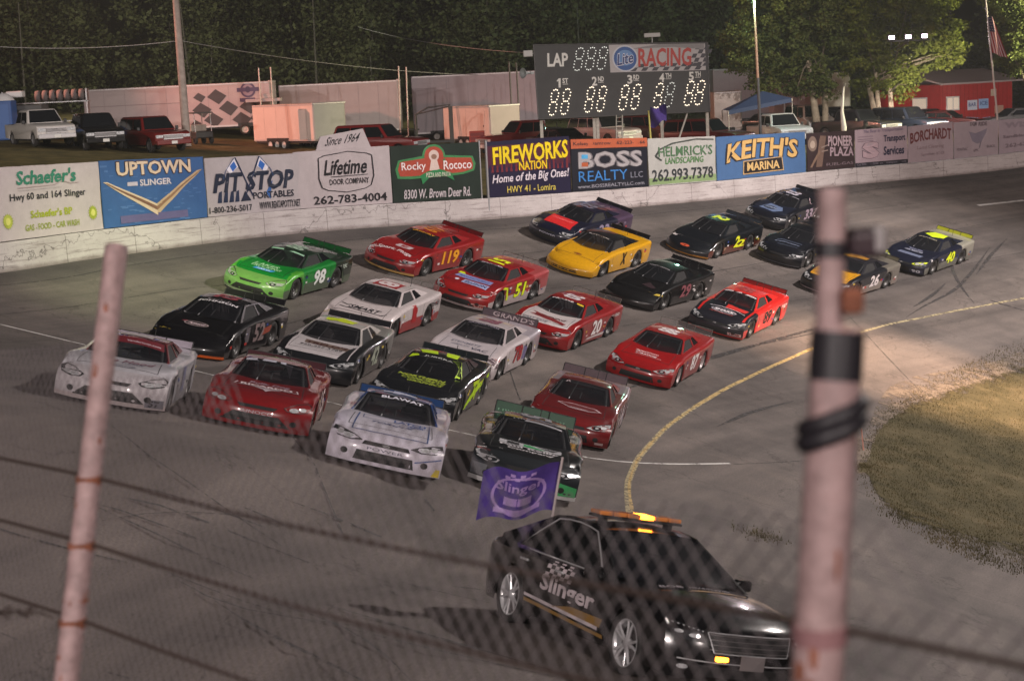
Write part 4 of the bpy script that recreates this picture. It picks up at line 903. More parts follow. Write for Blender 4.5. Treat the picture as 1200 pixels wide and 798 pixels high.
race_car('black race car running highest by the wall with pale pillar stripes', stand('NL', 917, 270, 239), '11131C', hood='1A2030', spoiler='14161C', num=('33', '9A8A98', None), roofnum=('33', 'A8A4B0'),
         art=[('p', 'hood', [(-.5, -.3), (.2, -.42), (.5, -.1), (.3, .3), (-.3, .4)], '5A6A88'), ('e', 'hood', -.1, -.05, .3, .2, '20283A', 2), ('t', 'hood', 'EXTREME', -.3, -.1, .2, .04, '8A98B0', .2, .02, 3), ('l', 'pillar', [(.55, .84), (.75, 1.1)], .05, 'A89098', 3), ('l', 'left', [(.5, .35), (.9, .75)], .06, 'A89098', 3), ('p', 'ws', [(-.54, .37), (.54, .37), (.53, .42), (-.53, .42)], '7A7880')])
race_car('black race car with yellow hood and white door number 26', stand('LR', 1036, 338, 236), '17181E', hood='C8901C', roof='26262C', lower='8A8078', rear='6A665E', spoiler='5A5648', num=('26', 'D8D0D0', '15151A', .1), roofnum=('26', None), lip='9A8A90',
         art=[('p', 'roof', [(-.3, -.2), (.2, -.5), (.38, -.2), (.1, .4), (-.2, .4)], 'C8901C'), ('l', 'hood', [(-.3, .1), (.2, -.1)], .02, '8A5A10')])
# ---------------------------------------------------------------- pace car
def pace_car():
    M = Matrix(((.42884, .88124, .19878, PACE_P.x), (-.90083, .4006, .16743, PACE_P.y), (.06791, -.25087, .96564, PACE_P.z), (0, 0, 0, 1))) @ Matrix.Scale(1.05, 4)
    root = empty('pace_car', M); tag(root, 'black sedan pace car with an amber light bar and gold stripe leading the field', 'pace car')
    st = [(-2.36, .80, .86, .98, 0), (-2.1, .89, .965, 1.06, 0), (-1.45, .925, .98, 1.07, 0), (-.6, .92, .965, 1.04, 0), (.3, .92, .95, 1.02, 0), (.95, .915, .93, 1.01, 0), (1.45, .925, .90, .975, .03), (1.92, .91, .85, .925, .10)]
    nose = [(-.06, .19), (0, .33), (0, .48), (-.03, .62), (-.09, .74), (-.28, .85)]
    secs, ng, nt_ = shell(st, nose, lambda y: 2.58-.30*(abs(y)/.9)**2.8, .90, .21, [(1.45, .345, .385), (-1.45, .345, .385)], 8, 2)
    pb = mat('paint_black_sedan', (.006, .006, .007), .18, 0, 1.0, .1)
    nh = int(nt_*.8); hd = lambda i, j, c: j < nh and c[0] > .75
    b1, b2, b3 = MB(), MB(), MB()
    grid_faces(b1, secs, lambda i, j, c: None if hd(i, j, c) else 0); grid_faces(b2, secs, lambda i, j, c: 0 if hd(i, j, c) else None); grid_faces(b3, ng, lambda i, j, c: 0)
    for sg in (1, -1): b1.add([(p[0], p[1]*sg, p[2]) for p in secs[0]]+[(-2.38, 0, .21)], [tuple(range(len(secs[0])+1))], 0)
    mm = []
    for nm, b in (('body', b1), ('hood', b2), ('front_bumper', b3)):
        me = b.mesh(nm, [pb]); weld(me); link(nm, me, root); mm.append(me)
    ln = lambda z: .862-.50*(z-.98)
    b = MB(); rows = []
    for i in range(9):
        t = i/8; rows.append([(.27-.10*f*f+(-.98+.05*f*f-.27+.10*f*f)*t, f*.635, 1.455-.035*f*f+.055*math.sin(math.pi*t)) for f in [-1+j/6 for j in range(13)]])
    b.add([p for r in rows for p in r], [(i*13+j, i*13+j+1, (i+1)*13+j+1, (i+1)*13+j) for i in range(8) for j in range(12)], 0, True)
    for s in (1, -1):
        for poly in ([(1.06, .94), (.78, .93), (.12, 1.375), (.20, 1.43)], [(.20, 1.43), (.12, 1.375), (-.10, 1.405), (-.35, 1.42), (-.62, 1.412), (-.85, 1.385), (-.96, 1.43), (-.66, 1.466), (-.38, 1.478), (-.08, 1.466)], [(-.33, .93), (-.30, 1.415), (-.38, 1.415), (-.42, .93)],
                     [(-.85, 1.385), (-.96, 1.43), (-1.98, 1.04), (-1.90, .94), (-1.36, .94)]):
            k = len(poly); b.add([(x, s*ln(z), z) for x, z in poly]+[(x, s*(ln(z)-.03), z) for x, z in poly], [tuple(range(k)), tuple(range(2*k-1, k-1, -1))]+[(i, i+k, (i+1) % k+k, (i+1) % k) for i in range(k)], 0)
    me = b.mesh('roof', [pb]); weld(me); link('roof', me, root); mm.append(me)
    n = 12
    for nm, xb, zb_, yb, xt, zt, yt, m in (('windshield', 1.12, .985, .83, .26, 1.452, .625, GLASS), ('rear_window', -1.92, 1.055, .76, -.96, 1.452, .625, DARK)):
        rows = []
        for i in range(7):
            t = i/6; rows.append([((xb-(.20 if xb > 0 else -.08)*f*f)*(1-t)+(xt-(.10 if xb > 0 else -.05)*f*f)*t, f*(yb+(yt-yb)*t), zb_*(1-t)+(zt-.035*f*f)*t+.035*math.sin(math.pi*t)) for f in [-1+2*j/n for j in range(n+1)]])
        b = MB().add([p for r in rows for p in r], [(i*(n+1)+j, i*(n+1)+j+1, (i+1)*(n+1)+j+1, (i+1)*(n+1)+j) for i in range(6) for j in range(n)], 0, True)
        me = b.mesh(nm, [m]); link(nm, me, root); mm.append(me)
    for s in (1, -1):
        for poly in ([(.76, .95), (.12, 1.375), (-.08, 1.402), (-.30, 1.415), (-.33, .95)], [(-.42, .95), (-.38, 1.415), (-.62, 1.41), (-.85, 1.385), (-1.36, .95)]):
            o = MB().add([(x, s*(ln(z)-.015), z) for x, z in poly], [tuple(range(5))]).build('side_window', mat('cabin_glass', (.012, .013, .014), .05, spec=.6, alpha=.82), root)
        tr = [(.74, .965), (.40, 1.20), (.12, 1.382), (-.10, 1.412), (-.35, 1.426), (-.62, 1.42), (-.86, 1.395), (-1.15, 1.19), (-1.40, .965), (.74, .965)]
        MB().tube([(x, s*(ln(z)+.006), z) for x, z in tr], .010, 0, 6).build('window_trim', CHROME, root)
        for x in (-.18, -1.12): MB().box((x, s*.928, .84), (.20, .03, .03), 0, bev=.008).build('door_handle', CHROME, root)
        b = MB(); b.box((.74, s*1.0, 1.0), (.14, .20, .13), 0, bev=.03); b.box((.74, s*.9, .96), (.06, .1, .04), 0); mi = b.build('wing_mirror', pb, root)
        MB().box((.668, s*1.0, 1.0), (.006, .15, .09)).build('mirror_glass', CHROME, mi)
    b = MB(); b.box((0, 0, .38), (2.0, 1.7, .3)); b.box((0, 0, .32), (4.4, 1.2, .2)); link('chassis', b.mesh('chassis', [SHADOWY]), root)
    for x, y in ((.1, .36), (.1, -.36), (-.85, .4), (-.85, -.4)):
        b = MB(); b.box((x-.28, y, .85), (.16, .5, .62), 0, bev=.05); b.box((x, y, .55), (.5, .5, .16), 0, bev=.05); b.box((x-.32, y, 1.24), (.1, .26, .18), 0, bev=.04); b.build('seat', mat('grey_seat', (.06, .058, .056), .8), root)
    # wheels with five twin spokes
    tb = MB().lathe([(.25, -.10), (.33, -.115), (.348, -.09), (.35, 0), (.348, .09), (.33, .115), (.262, .10)], 'y', 32); tme = tb.mesh('wheel', [RUBBER])
    rb = MB().lathe([(.262, .10), (.25, .105), (.235, .06), (.235, -.06)], 'y', 32)
    for k in range(5):
        for d in (-.16, .16):
            a = 2*math.pi*k/5 + d; a2 = 2*math.pi*k/5 + d*1.25
            rb.tube([(.05*math.cos(a), .075, .05*math.sin(a)), (.15*math.cos(a), .085, .15*math.sin(a)), (.245*math.cos(a2), .095, .245*math.sin(a2))], [.022, .018, .016], 0, 6)
    rb.lathe([(0, .10), (.05, .098), (.065, .08), (.065, .04)], 'y', 16); rb.lathe([(0, .0), (.235, .0)], 'y', 24, 1)
    rme = rb.mesh('rim', [CHROME, SHADOWY])
    for x in (1.45, -1.45):
        for s in (1, -1):
            o = link('wheel', tme, root); o.location = (x, .79*s, .35); o.rotation_euler = (0, random.uniform(0, 2), 0 if s > 0 else math.pi); link('rim', rme, o)
    bv = bvh_of(mm); BV['pace'] = bv
    # front end
    b = MB(); 
    a = Art().poly([(-.46, .50), (.46, .50), (.52, .70), (-.52, .70)], mat('grille_mesh', (.012, .012, .013), .6)); lay_car(a, 'grille', 'nose', bv, root)
    g = root.children[-1]
    a = Art()
    for k in range(4): a.line([(-.50, .53+k*.05), (.50, .53+k*.05)], .007, mat('dull_bar', (.14, .13, .13), .4, .4), 3)
    a.line([(-.46, .50), (.46, .50), (.52, .70), (-.52, .70), (-.46, .50)], .010, CHROME, 4); lay_car(a, 'grille_bar', 'nose', bv, g)
    a = Art().poly([(-.55, .24), (.55, .24), (.6, .36), (-.6, .36)], BLACK).line([(-.8, .40), (.8, .40)], .012, CHROME, 2); lay_car(a, 'air_intake', 'nose', bv, root)
    for s in (1, -1):
        a = Art().poly([(s*.54, .58), (s*.80, .60), (s*.87, .72), (s*.86, .77), (s*.58, .71)], LAMPD).ell(s*.65, .645, .055, .020, LAMPG, 2).ell(s*.79, .672, .04, .018, LAMPG, 2)
        for k in range(7): a.ell(s*(.57+k*.042), .700+k*.008, .010, .007, CHROME, 3, 8)
        lay_car(a, 'headlight', 'nose', bv, root)
        a = Art().ell(s*.74, .32, .05, .025, LAMPG, 1); lay_car(a, 'fog_light', 'nose', bv, root)
    AMB = mat('amber_lamp', (1, .35, .02), .3, emit=((1, .30, .02), 14)); WLED = mat('white_led', (.8, .9, 1), .3, emit=((.75, .9, 1), 12)); ALENS = mat('amber_lens', (.55, .20, .06), .15, 0, .8)
    MB().box((2.55, -.36, .44), (.05, .15, .05), 0, bev=.012).build('amber_strobe', AMB, root)
    MB().box((2.53, .30, .42), (.05, .12, .035), 0, bev=.01).build('white_strobe', WLED, root)
    MB().box((2.595, 0, .42), (.012, .30, .15), 0, bev=.004).build('licence_plate', mat('plate', (.16, .14, .14), .5), root)
    # light bar
    b = MB(); b.box((-.20, 0, 1.545), (.26, 1.16, .03), 0, bev=.01)
    for y in (-.45, .45): b.box((-.20, y, 1.515), (.12, .06, .07), 0)
    lb = b.build('light_bar', BLACK, root)
    for y, m in ((-.475, ALENS), (-.285, ALENS), (-.095, ALENS), (.095, AMB), (.285, ALENS), (.475, ALENS)): MB().box((-.20, y, 1.588), (.25, .18, .05), 0, bev=.014).build('lens', m, lb)
    # lettering
    gold = ink('8A6A38'); wh = ink('C8BCC0'); a = Art()
    a.text('Slinger', -.62, .50, .72, .76, wh, .12, .03, 2, .0, -.02); lay_car(a, 'lettering', 'right', bv, root)
    a = Art().checks(-.55, .74, .12, .94, 7, 4, wh, .4); lay_car(a, 'emblem', 'right', bv, root)
    a = Art().poly([(-1.0, .46), (-1.0, .425), (.85, .36), (.85, .40)], wh).poly([(-1.0, .40), (-1.0, .36), (.98, .29), (.98, .33)], gold).poly([(-.3, .42), (.9, .40), (.95, .50), (.2, .50)], gold); lay_car(a, 'stripe', 'right', bv, root)
    lay_car(Art().text('BOB', -.46, .16, -.16, .25, ink('9A9096'), .2, .01), 'lettering', 'hood', bv, root); lay_car(Art().text('HEARTLAND', -.08, .17, .46, .23, ink('8A8084'), .2, .005), 'lettering', 'hood', bv, root); lay_car(Art().poly([(-.2, .02), (.62, .10), (.66, .15), (-.1, .09)], gold), 'stripe', 'hood', bv, root)
    # flag flown from the rear window, a thing of its own
    f = empty('speedway_flag', M @ Matrix.Translation((-1.72, -.32, 1.14))); tag(f, 'purple flag with pale printed badge on a pole above the black sedan', 'flag')
    MB().tube([(0, 0, -.06), (-.03, .03, .62), (-.05, .05, .95)], .018, 0, 8).build('pole', mat('flag_pole_grey', (.35, .30, .30), .5), f)
    b = MB(); vs = []; NU, NV = 20, 10
    def wave(u, v): return Vector((-.03-.85*u*.55-.05*v, .03-.80*u*.62+.07*math.sin(u*7+v*2), .20+.66*v-.16*u+.05*math.sin(u*5+v)))
    back = (M.inverted().to_3x3() @ (CR * -1))
    def wave(u, v): 
        p = back * (1.02*u) + Vector((0, 0, .22+.62*v-.10*u*u)); n = Vector((back.y, -back.x, 0)); return p + n*(.15*math.sin(u*6.5+v*2.2)+.05*math.sin(u*12-v*3)) + Vector((0, 0, .05*math.sin(u*8+1))) + Vector((-.03, .03, 0))
    b.add([wave(i/NU, j/NV) for j in range(NV+1) for i in range(NU+1)], [(j*(NU+1)+i, j*(NU+1)+i+1, (j+1)*(NU+1)+i+1, (j+1)*(NU+1)+i) for j in range(NV) for i in range(NU)], 0, True)
    m = mat('purple_cloth', (.055, .028, .20), .8, noise=.2); cl = b.build('cloth', m, f)
    a = Art(); pl = ink('9A80B8')
    a.text('Slinger', .80, .50, .18, .74, pl, 0, .02); a.ring(.5, .46, .36, .40, .04, pl).rect(.32, .28, .68, .44, pl).rect(.2, .10, .8, .20, pl); a.checks(.7, .80, .3, .92, 6, 2, pl)
    toc = (M @ Matrix.Translation((-1.72, -.32, 1.14))).inverted() @ CAMP
    def on(u, v, l):
        p = wave(u, v); return p + (toc-p).normalized()*.008
    a.lay_on('emblem', on, cl, .08)
pace_car()

# ---------------------------------------------------------------- parked vehicles behind the wall
def arc(xc, zc, r, n=8): return [(xc+r*math.cos(math.pi*(1-k/n)), zc+r*math.sin(math.pi*(1-k/n))) for k in range(n+1)]
def bevelled(b, off, seg=2):
    bm = bmesh.new(); vv = [bm.verts.new(v) for v in b.v]
    for f in b.f:
        try: bm.faces.new([vv[i] for i in f])
        except ValueError: pass
    bmesh.ops.remove_doubles(bm, verts=bm.verts[:], dist=1e-4); bmesh.ops.recalc_face_normals(bm, faces=bm.faces[:])
    bmesh.ops.bevel(bm, geom=[e for e in bm.edges if len(e.link_faces) == 2 and e.calc_face_angle(0) > .35], offset=off, segments=seg, profile=.5, affect='EDGES', clamp_overlap=True)
    c = MB(); bm.verts.index_update(); c.add([v.co[:] for v in bm.verts], [[v.index for v in f.verts] for f in bm.faces]); bm.free(); return c
def sharp(o):
    bm = bmesh.new(); bm.from_mesh(o.data)
    for e in bm.edges: e.smooth = len(e.link_faces) == 2 and e.calc_face_angle(0) < .75
    bm.to_mesh(o.data); bm.free()
KIND = {  # length half-ends, wheel x, hood z, belt z, roof z, windshield foot/top, roof end, tail foot, bed
    'pickup': dict(x1=2.75, x0=-2.85, wf=1.85, wr=-1.75, hood=1.14, belt=1.16, roof=1.86, a0=1.15, a1=.55, r1=-.95, r0=-1.15, tail=1.12, w=1.98),
    'suv': dict(x1=2.55, x0=-2.55, wf=1.60, wr=-1.45, hood=1.12, belt=1.15, roof=1.86, a0=1.0, a1=.40, r1=-2.25, r0=-2.50, tail=1.15, w=1.98),
    'sedan': dict(x1=2.40, x0=-2.40, wf=1.40, wr=-1.35, hood=.94, belt=.98, roof=1.46, a0=1.0, a1=.20, r1=-1.0, r0=-1.75, tail=1.02, w=1.82),
    'van': dict(x1=2.6, x0=-2.7, wf=1.8, wr=-1.6, hood=1.15, belt=1.25, roof=2.05, a0=1.55, a1=.85, r1=-2.55, r0=-2.68, tail=1.2, w=2.0)}
def vehicle(kind, label, loc, head, col, name, cat, group=None, grille=None):
    k = KIND[kind]; x1, x0, wf, wr, w = k['x1'], k['x0'], k['wf'], k['wr'], k['w']
    a = R(head); M = Matrix.Translation(loc) @ Matrix.Rotation(a, 4, 'Z'); root = empty(name, M); tag(root, label, cat, group)
    pm = paint(col) if isinstance(col, str) else col; r = .37 if kind != 'sedan' else .33; ra = r+.07; zb = .38 if kind != 'sedan' else .24
    out = [(x0, zb+.05), (x0, k['tail']-.05), (x0+.05, k['tail'])] + ([(k['r0'], k['tail']), ] if kind == 'pickup' else [(k['r0'], k['belt'])]) + [(k['r0']+.02, k['belt']), (k['a0'], k['belt']), (k['a0']+.15, k['hood']+.03), (x1-.35, k['hood']-.06), (x1-.08, k['hood']-.14), (x1, k['hood']-.26), (x1, zb+.05), (x1-.1, zb)]
    out = out[:-1] + [(wf+ra, zb)] + [(x, z) for x, z in reversed(arc(wf, r, ra)) if z > zb] + [(wf-ra, zb), (wr+ra, zb)] + [(x, z) for x, z in reversed(arc(wr, r, ra)) if z > zb] + [(wr-ra, zb)]
    cl = [out[0]]
    for p in out[1:]:
        if math.hypot(p[0]-cl[-1][0], p[1]-cl[-1][1]) > .03: cl.append(p)
    fr = lambda p, q, d: (p, d, q)
    b = bevelled(MB().prism(cl, -w/2, w/2, fr), .09, 3); b.sm = [True]*len(b.sm); ob = b.build('body', pm, root); sharp(ob)
    cab = [(k['r0'], k['belt']-.06), (k['r1'], k['roof']), (k['a1'], k['roof']), (k['a0'], k['belt']-.06)]
    ins = lambda z: w/2-.05-(z-k['belt'])*.28
    n = 4; b = MB().add([(x, ins(z)*s, z) for s in (-1, 1) for x, z in cab], [(0, 1, 2, 3), (7, 6, 5, 4), (0, 4, 5, 1), (1, 5, 6, 2), (2, 6, 7, 3)])
    b = bevelled(b, .13, 4); b.sm = [True]*len(b.sm); sharp(b.build('cab', pm, root))
    def onslope(p, q, y0, y1, t0, t1, name):
        P = [(p[0]+(q[0]-p[0])*t, p[1]+(q[1]-p[1])*t) for t in (t0, t1)]; nx, nz = (q[1]-p[1]), -(q[0]-p[0]); l = math.hypot(nx, nz); nx, nz = nx/l*.012, nz/l*.012
        if nx*(1 if p[0] > 0 else -1) < 0: nx, nz = -nx, -nz
        vs = []
        for x, z in P:
            for s in (-1, 1): vs.append((x+nx, s*(ins(z)-.10), z+abs(nz)))
        MB().add(vs, [(0, 1, 3, 2)]).build(name, DARK, root)
    onslope(cab[3], cab[2], 0, 0, .12, .92, 'windshield')
    if kind != 'pickup': onslope(cab[0], cab[1], 0, 0, .25, .88, 'rear_window')
    zb2, zt = k['belt']+.04, k['roof']-.13
    def atx(p, q, z): t = (z-p[1])/(q[1]-p[1]); return p[0]+(q[0]-p[0])*t
    segs = [(k['r1']+.2, k['a1']-.1)]
    span = (atx(cab[0], cab[1], zb2)+.14, atx(cab[3], cab[2], zb2)-.12, atx(cab[0], cab[1], zt)+.12, atx(cab[3], cab[2], zt)-.1)
    cuts = {'pickup': [0, .46, 1], 'suv': [0, .33, .64, 1], 'sedan': [0, .5, 1], 'van': [0, .4, .7, 1]}[kind]
    for s in (-1, 1):
        for c0, c1 in zip(cuts[:-1], cuts[1:]):
            f = lambda c, lo, hi: lo+(hi-lo)*c
            q = [(f(c0, span[0], span[1])+.03, zb2), (f(c1, span[0], span[1])-.03, zb2), (f(c1, span[2], span[3])-.03, zt), (f(c0, span[2], span[3])+.03, zt)]
            MB().add([(x, s*(ins(z)+.006), z) for x, z in q], [(0, 1, 2, 3)]).build('side_window', DARK, root)
    gz0, gz1 = zb+.30, k['hood']-.22
    b = MB(); b.box((x1+.005, 0, (gz0+gz1)/2), (.05, w*.52, gz1-gz0), 0)
    g = b.build('grille', BLACK, root); b = MB()
    for i in range(4): b.box((x1+.035, 0, gz0+(gz1-gz0)*(i+.5)/4), (.02, w*.54, .025), 0)
    b.box((x1+.035, 0, gz1), (.03, w*.56, .03)); b.box((x1+.035, 0, gz0), (.03, w*.56, .03)); b.build('grille_bar', CHROME if grille is None else paint(grille), g)
    for s in (-1, 1):
        MB().box((x1-.0, s*w*.38, (gz0+gz1)/2+.03), (.06, w*.20, (gz1-gz0)*.75), 0, bev=.02).build('headlight', LAMPG, root)
        b = MB(); b.box((k['a0']-.28, s*(w/2+.10), k['belt']+.08), (.10, .16, .18), 0, bev=.03); b.build('wing_mirror', BLACK, root)
    MB().box((x1+.06, 0, zb+.12), (.16, w*.98, .24), 0, bev=.05).build('bumper', CHROME if kind == 'pickup' else pm, root)
    MB().box((x1+.145, 0, zb+.12), (.012, .32, .15)).build('licence_plate', mat('white_plate', (.55, .55, .52), .5), root)
    b = MB(); b.box(((wf+wr)/2, 0, zb+.02), (wf-wr-2*ra, w*.85, .2)); b.box((0, 0, .5), (x1-x0-.3, w*.55, .3)); b.build('chassis', SHADOWY, root)
    if kind == 'pickup':
        MB().box(((x0+k['r0'])/2, 0, k['tail']+.002), (k['r0']-x0-.16, w*.86, .012)).build('bed_cover', BLACK, root)
    tb = MB().lathe([(r*.6, -.1), (r*.93, -.12), (r, -.08), (r, .08), (r*.93, .12), (r*.62, .1)], 'y', 20).mesh('wheel', [RUBBER]); rb = MB().lathe([(0, .08), (r*.2, .085), (r*.45, .05), (r*.58, .09), (r*.63, .105)], 'y', 16).mesh('rim', [STEEL])
    for x in (wf, wr):
        for s in (-1, 1):
            o = link('wheel', tb, root); o.location = (x, s*(w/2-.14), r); o.rotation_euler = (0, 0, 0 if s > 0 else math.pi); link('rim', rb, o)
    return root
def ground_at(px, d):                                          # a spot on the pit ground in a given direction and distance
    q = pt(px, 100, d); 
    k = min(range(0, 521, 4), key=lambda i: (TW(WS[i][1], WS[i][2]) - q).to_2d().length)
    wp = TW(WS[k][1], WS[k][2]); o = (wp-q).to_2d().length; t = clampf((o-.3)/15, 0, 1); t = t*t*(3-2*t)
    return Vector((q.x, q.y, (wp.z+HWALL-.12)*(1-t)+pit_z(q.x)*t))
def face(px, d, yaw):                                          # heading that points at the camera, turned by yaw to the picture's right
    q = pt(px, 100, d); return math.degrees(math.atan2(-q.y, -q.x)) + yaw
def park(kind, label, px, d, yaw, col, name, cat, **kw): return vehicle(kind, label, ground_at(px, d), face(px, d, yaw), col, name, cat, 'vehicles parked in the pits', **kw)
park('pickup', 'white pickup truck parked on the grass at the left end above the wall', 42, 88, 17, 'B8B4B0', 'pickup_truck', 'pickup truck')
park('suv', 'black sport utility vehicle between the white pickup and the maroon wagon', 108, 88.5, 10, '101012', 'sport_utility_vehicle', 'car')
park('suv', 'maroon sport utility wagon beside the wooden utility pole', 174, 90, 24, '641818', 'sport_utility_vehicle', 'car')
park('suv', 'dark red wagon parked behind the white tooling banner', 441, 92, 62, '701A1C', 'sport_utility_vehicle', 'car')
park('pickup', 'red pickup truck next to the left leg of the scoreboard', 612, 100, -62, '6A1616', 'pickup_truck', 'pickup truck')
park('sedan', 'dark grey car under the left half of the scoreboard', 658, 96, 38, '2A2228', 'sedan', 'car')
park('suv', 'white wagon seen under the scoreboard behind the dark car', 704, 106, 40, '9A8C90', 'sport_utility_vehicle', 'car')
park('suv', 'large dark red wagon to the right of the scoreboard legs', 826, 95, 58, '5A1214', 'sport_utility_vehicle', 'car')
park('pickup', 'silver pickup truck parked behind the blue marina banner', 912, 101, 22, 'A8A8AA', 'pickup_truck', 'pickup truck')
park('van', 'pale van with a dark windshield behind the twin tree trunks', 948, 113, 20, 'A09890', 'van', 'van')
park('pickup', 'dark pickup truck between the trunks and the transport banner', 1003, 106, 50, '1C1C22', 'pickup_truck', 'pickup truck')
park('suv', 'dark blue wagon right of the second tree trunk', 1062, 108, 48, '1C222C', 'sport_utility_vehicle', 'car')
park('sedan', 'dark maroon car in front of the red building', 1108, 112, 70, '3A1416', 'sedan', 'car')
park('sedan', 'grey car parked at the right end of the red building', 1188, 113, -60, '4A4A4C', 'sedan', 'car')
park('sedan', 'dark green car behind the silver pickup truck', 905, 118, 60, '1E2A26', 'sedan', 'car')
park('suv', 'black wagon behind the right edge of the marina banner', 984, 114, 46, '15161A', 'sport_utility_vehicle', 'car')
park('sedan', 'small black car between the blue wagon and the red building', 1088, 117, 50, '131318', 'sedan', 'car')
park('suv', 'dark maroon wagon under the fourth place numerals of the scoreboard', 768, 107, 64, '481418', 'sport_utility_vehicle', 'car')
# ---------------------------------------------------------------- advertising banners on the wall
def vin(h, rough=.38): return mat('vinyl_' + h, srgb(h), rough, 0, 0, .07, 3)
VP = {}
def banner(p0, p1, t0, t1, label, bgc, paint_fn, group='advertising banners on the wall', lift=.02, top_extra=None):
    A, B = wall_pt(p0), wall_pt(p1); n = (wall_in(p0)+wall_in(p1)).normalized(); off = n*-.06
    def top(P, t): x, y, d = pix(P+off+Vector((0, 0, HWALL))); return max(.5, (y-t)*d/FPX)
    A = A+off+Vector((0, 0, HWALL+lift)); B = B+off+Vector((0, 0, HWALL+lift)); h0, h1 = top(wall_pt(p0), t0)-lift, top(wall_pt(p1), t1)-lift
    W = (B-A).length; root = empty('banner', Matrix.Translation(A)); tag(root, label, 'banner', group)
    ux = (B-A)
    def P(u, v, d=0): return ux*u + Vector((0, 0, (h0+(h1-h0)*u)*v)) + n*d
    rs = random.Random(int(p0*7)); NU = 24; ph = rs.uniform(0, 6)
    def bow(u, v): return .018*math.sin(u*9+ph)*math.sin(v*3.1)+.012*math.sin(u*21+v*6+ph)
    vs = [P(i/NU, j/10, bow(i/NU, j/10)) for j in range(11) for i in range(NU+1)]
    b = MB().add(vs, [(j*(NU+1)+i, j*(NU+1)+i+1, (j+1)*(NU+1)+i+1, (j+1)*(NU+1)+i) for j in range(10) for i in range(NU)], 0, True)
    k = len(vs); b.add([P(i/NU, j/5, -.03) for j in (0, 5) for i in range(NU+1)], [(i, i+1, NU+2+i, NU+1+i) for i in range(NU)], 0)
    for u in (.005, .995): b.add([P(u, 0, -.03), P(u, 1, -.03), P(u, 1, .0), P(u, 0, .0)], [(0, 1, 2, 3)], 0)
    b.add([P(0, 1, -.03), P(1, 1, -.03), P(1, 1, .0), P(0, 1, .0)], [(0, 1, 2, 3)], 0)
    b.build('panel', vin(bgc), root, fix=True)
    fb = MB()
    for u in (.03, .35, .65, .97): q = P(u, 0, -.07); q2 = P(u, .97, -.07); fb.tube([q-Vector((0, 0, HWALL*.6)), q2], .025, 0, 6)
    fb.build('back_frame', mat('galvanised', (.35, .35, .36), .5, .6), root)
    arts = {}
    def T(*a, part='lettering', **kw): arts[(part, len(arts))] = Art().text(*a, **kw)
    class X: pass
    x = X(); x.text = T
    x.d = arts.setdefault(('design', 0), Art())
    paint_fn(x, vin)
    for (nm, _), a in arts.items():
        a.lay_on(nm, lambda u, v, l: P(u, v, bow(u, v)+.008+.004*l), root, None if nm != 'design' else .10)
    return root
def b_sch(x, c):
    x.text("Schaefer's", .20, .74, .76, .94, c('2E7A62'), shear=.08, bold=.03, part='lettering'); x.text('Hwy 60 and 164 Slinger', .12, .50, .84, .63, c('2A2A30'), bold=.015, part='slogan')
    x.text("Schaefer's BP", .30, .27, .70, .38, c('9AA428'), bold=.03, part='slogan'); x.text('GAS - FOOD - CAR WASH', .24, .10, .76, .19, c('8A9438'), bold=.02, part='slogan')
    x.d.line([(.2, .70), (.55, .71), (.62, .76), (.70, .72), (.78, .72)], .012, c('A09090')); x.d.line([(.2, .665), (.62, .675)], .01, c('B0A8A8'))
    for u in (.09, .90):
        for k in range(16): a = 2*math.pi*k/16; x.d.poly([(u+.03*math.cos(a-.2), .26+.06*math.sin(a-.2)), (u+.055*math.cos(a), .26+.125*math.sin(a)), (u+.03*math.cos(a+.2), .26+.06*math.sin(a+.2))], c('8E9A30'))
        x.d.ell(u, .26, .042, .095, c('A8B048')); x.d.ell(u, .26, .022, .05, c('C8C86A'), 2)
def b_upt(x, c):
    x.d.poly([(.02, .68), (.06, .68), (.50, .30), (.50, .12)], c('C8B49A')).poly([(.98, .80), (.92, .78), (.50, .30), (.50, .12)], c('B8A080')).poly([(.06, .66), (.50, .26), (.50, .20), (.04, .66)], c('7A5A48'), 2).poly([(.95, .78), (.50, .26), (.50, .20), (.97, .79)], c('8A6A50'), 2)
    x.text('UPTOWN', .145, .745, .865, .985, c('4A3430'), bold=.06, lay=1); x.text('UPTOWN', .15, .76, .86, .97, c('D2BCA4'), bold=.03, lay=3); x.text('SLINGER', .35, .59, .66, .69, c('C8C0C8'), bold=.03, part='slogan'); x.d.rect(.24, .60, .33, .66, c('B8B0BC'))
    x.d.rect(.15, .045, .80, .16, c('5E5A80'))
    rs = random.Random(3)
    for k in range(60): u, v = rs.random(), rs.random(); x.d.rect(u*.93, v*.95, u*.93+rs.uniform(.02, .07), v*.95+rs.uniform(.01, .03), c('4A6EA0'), 0)
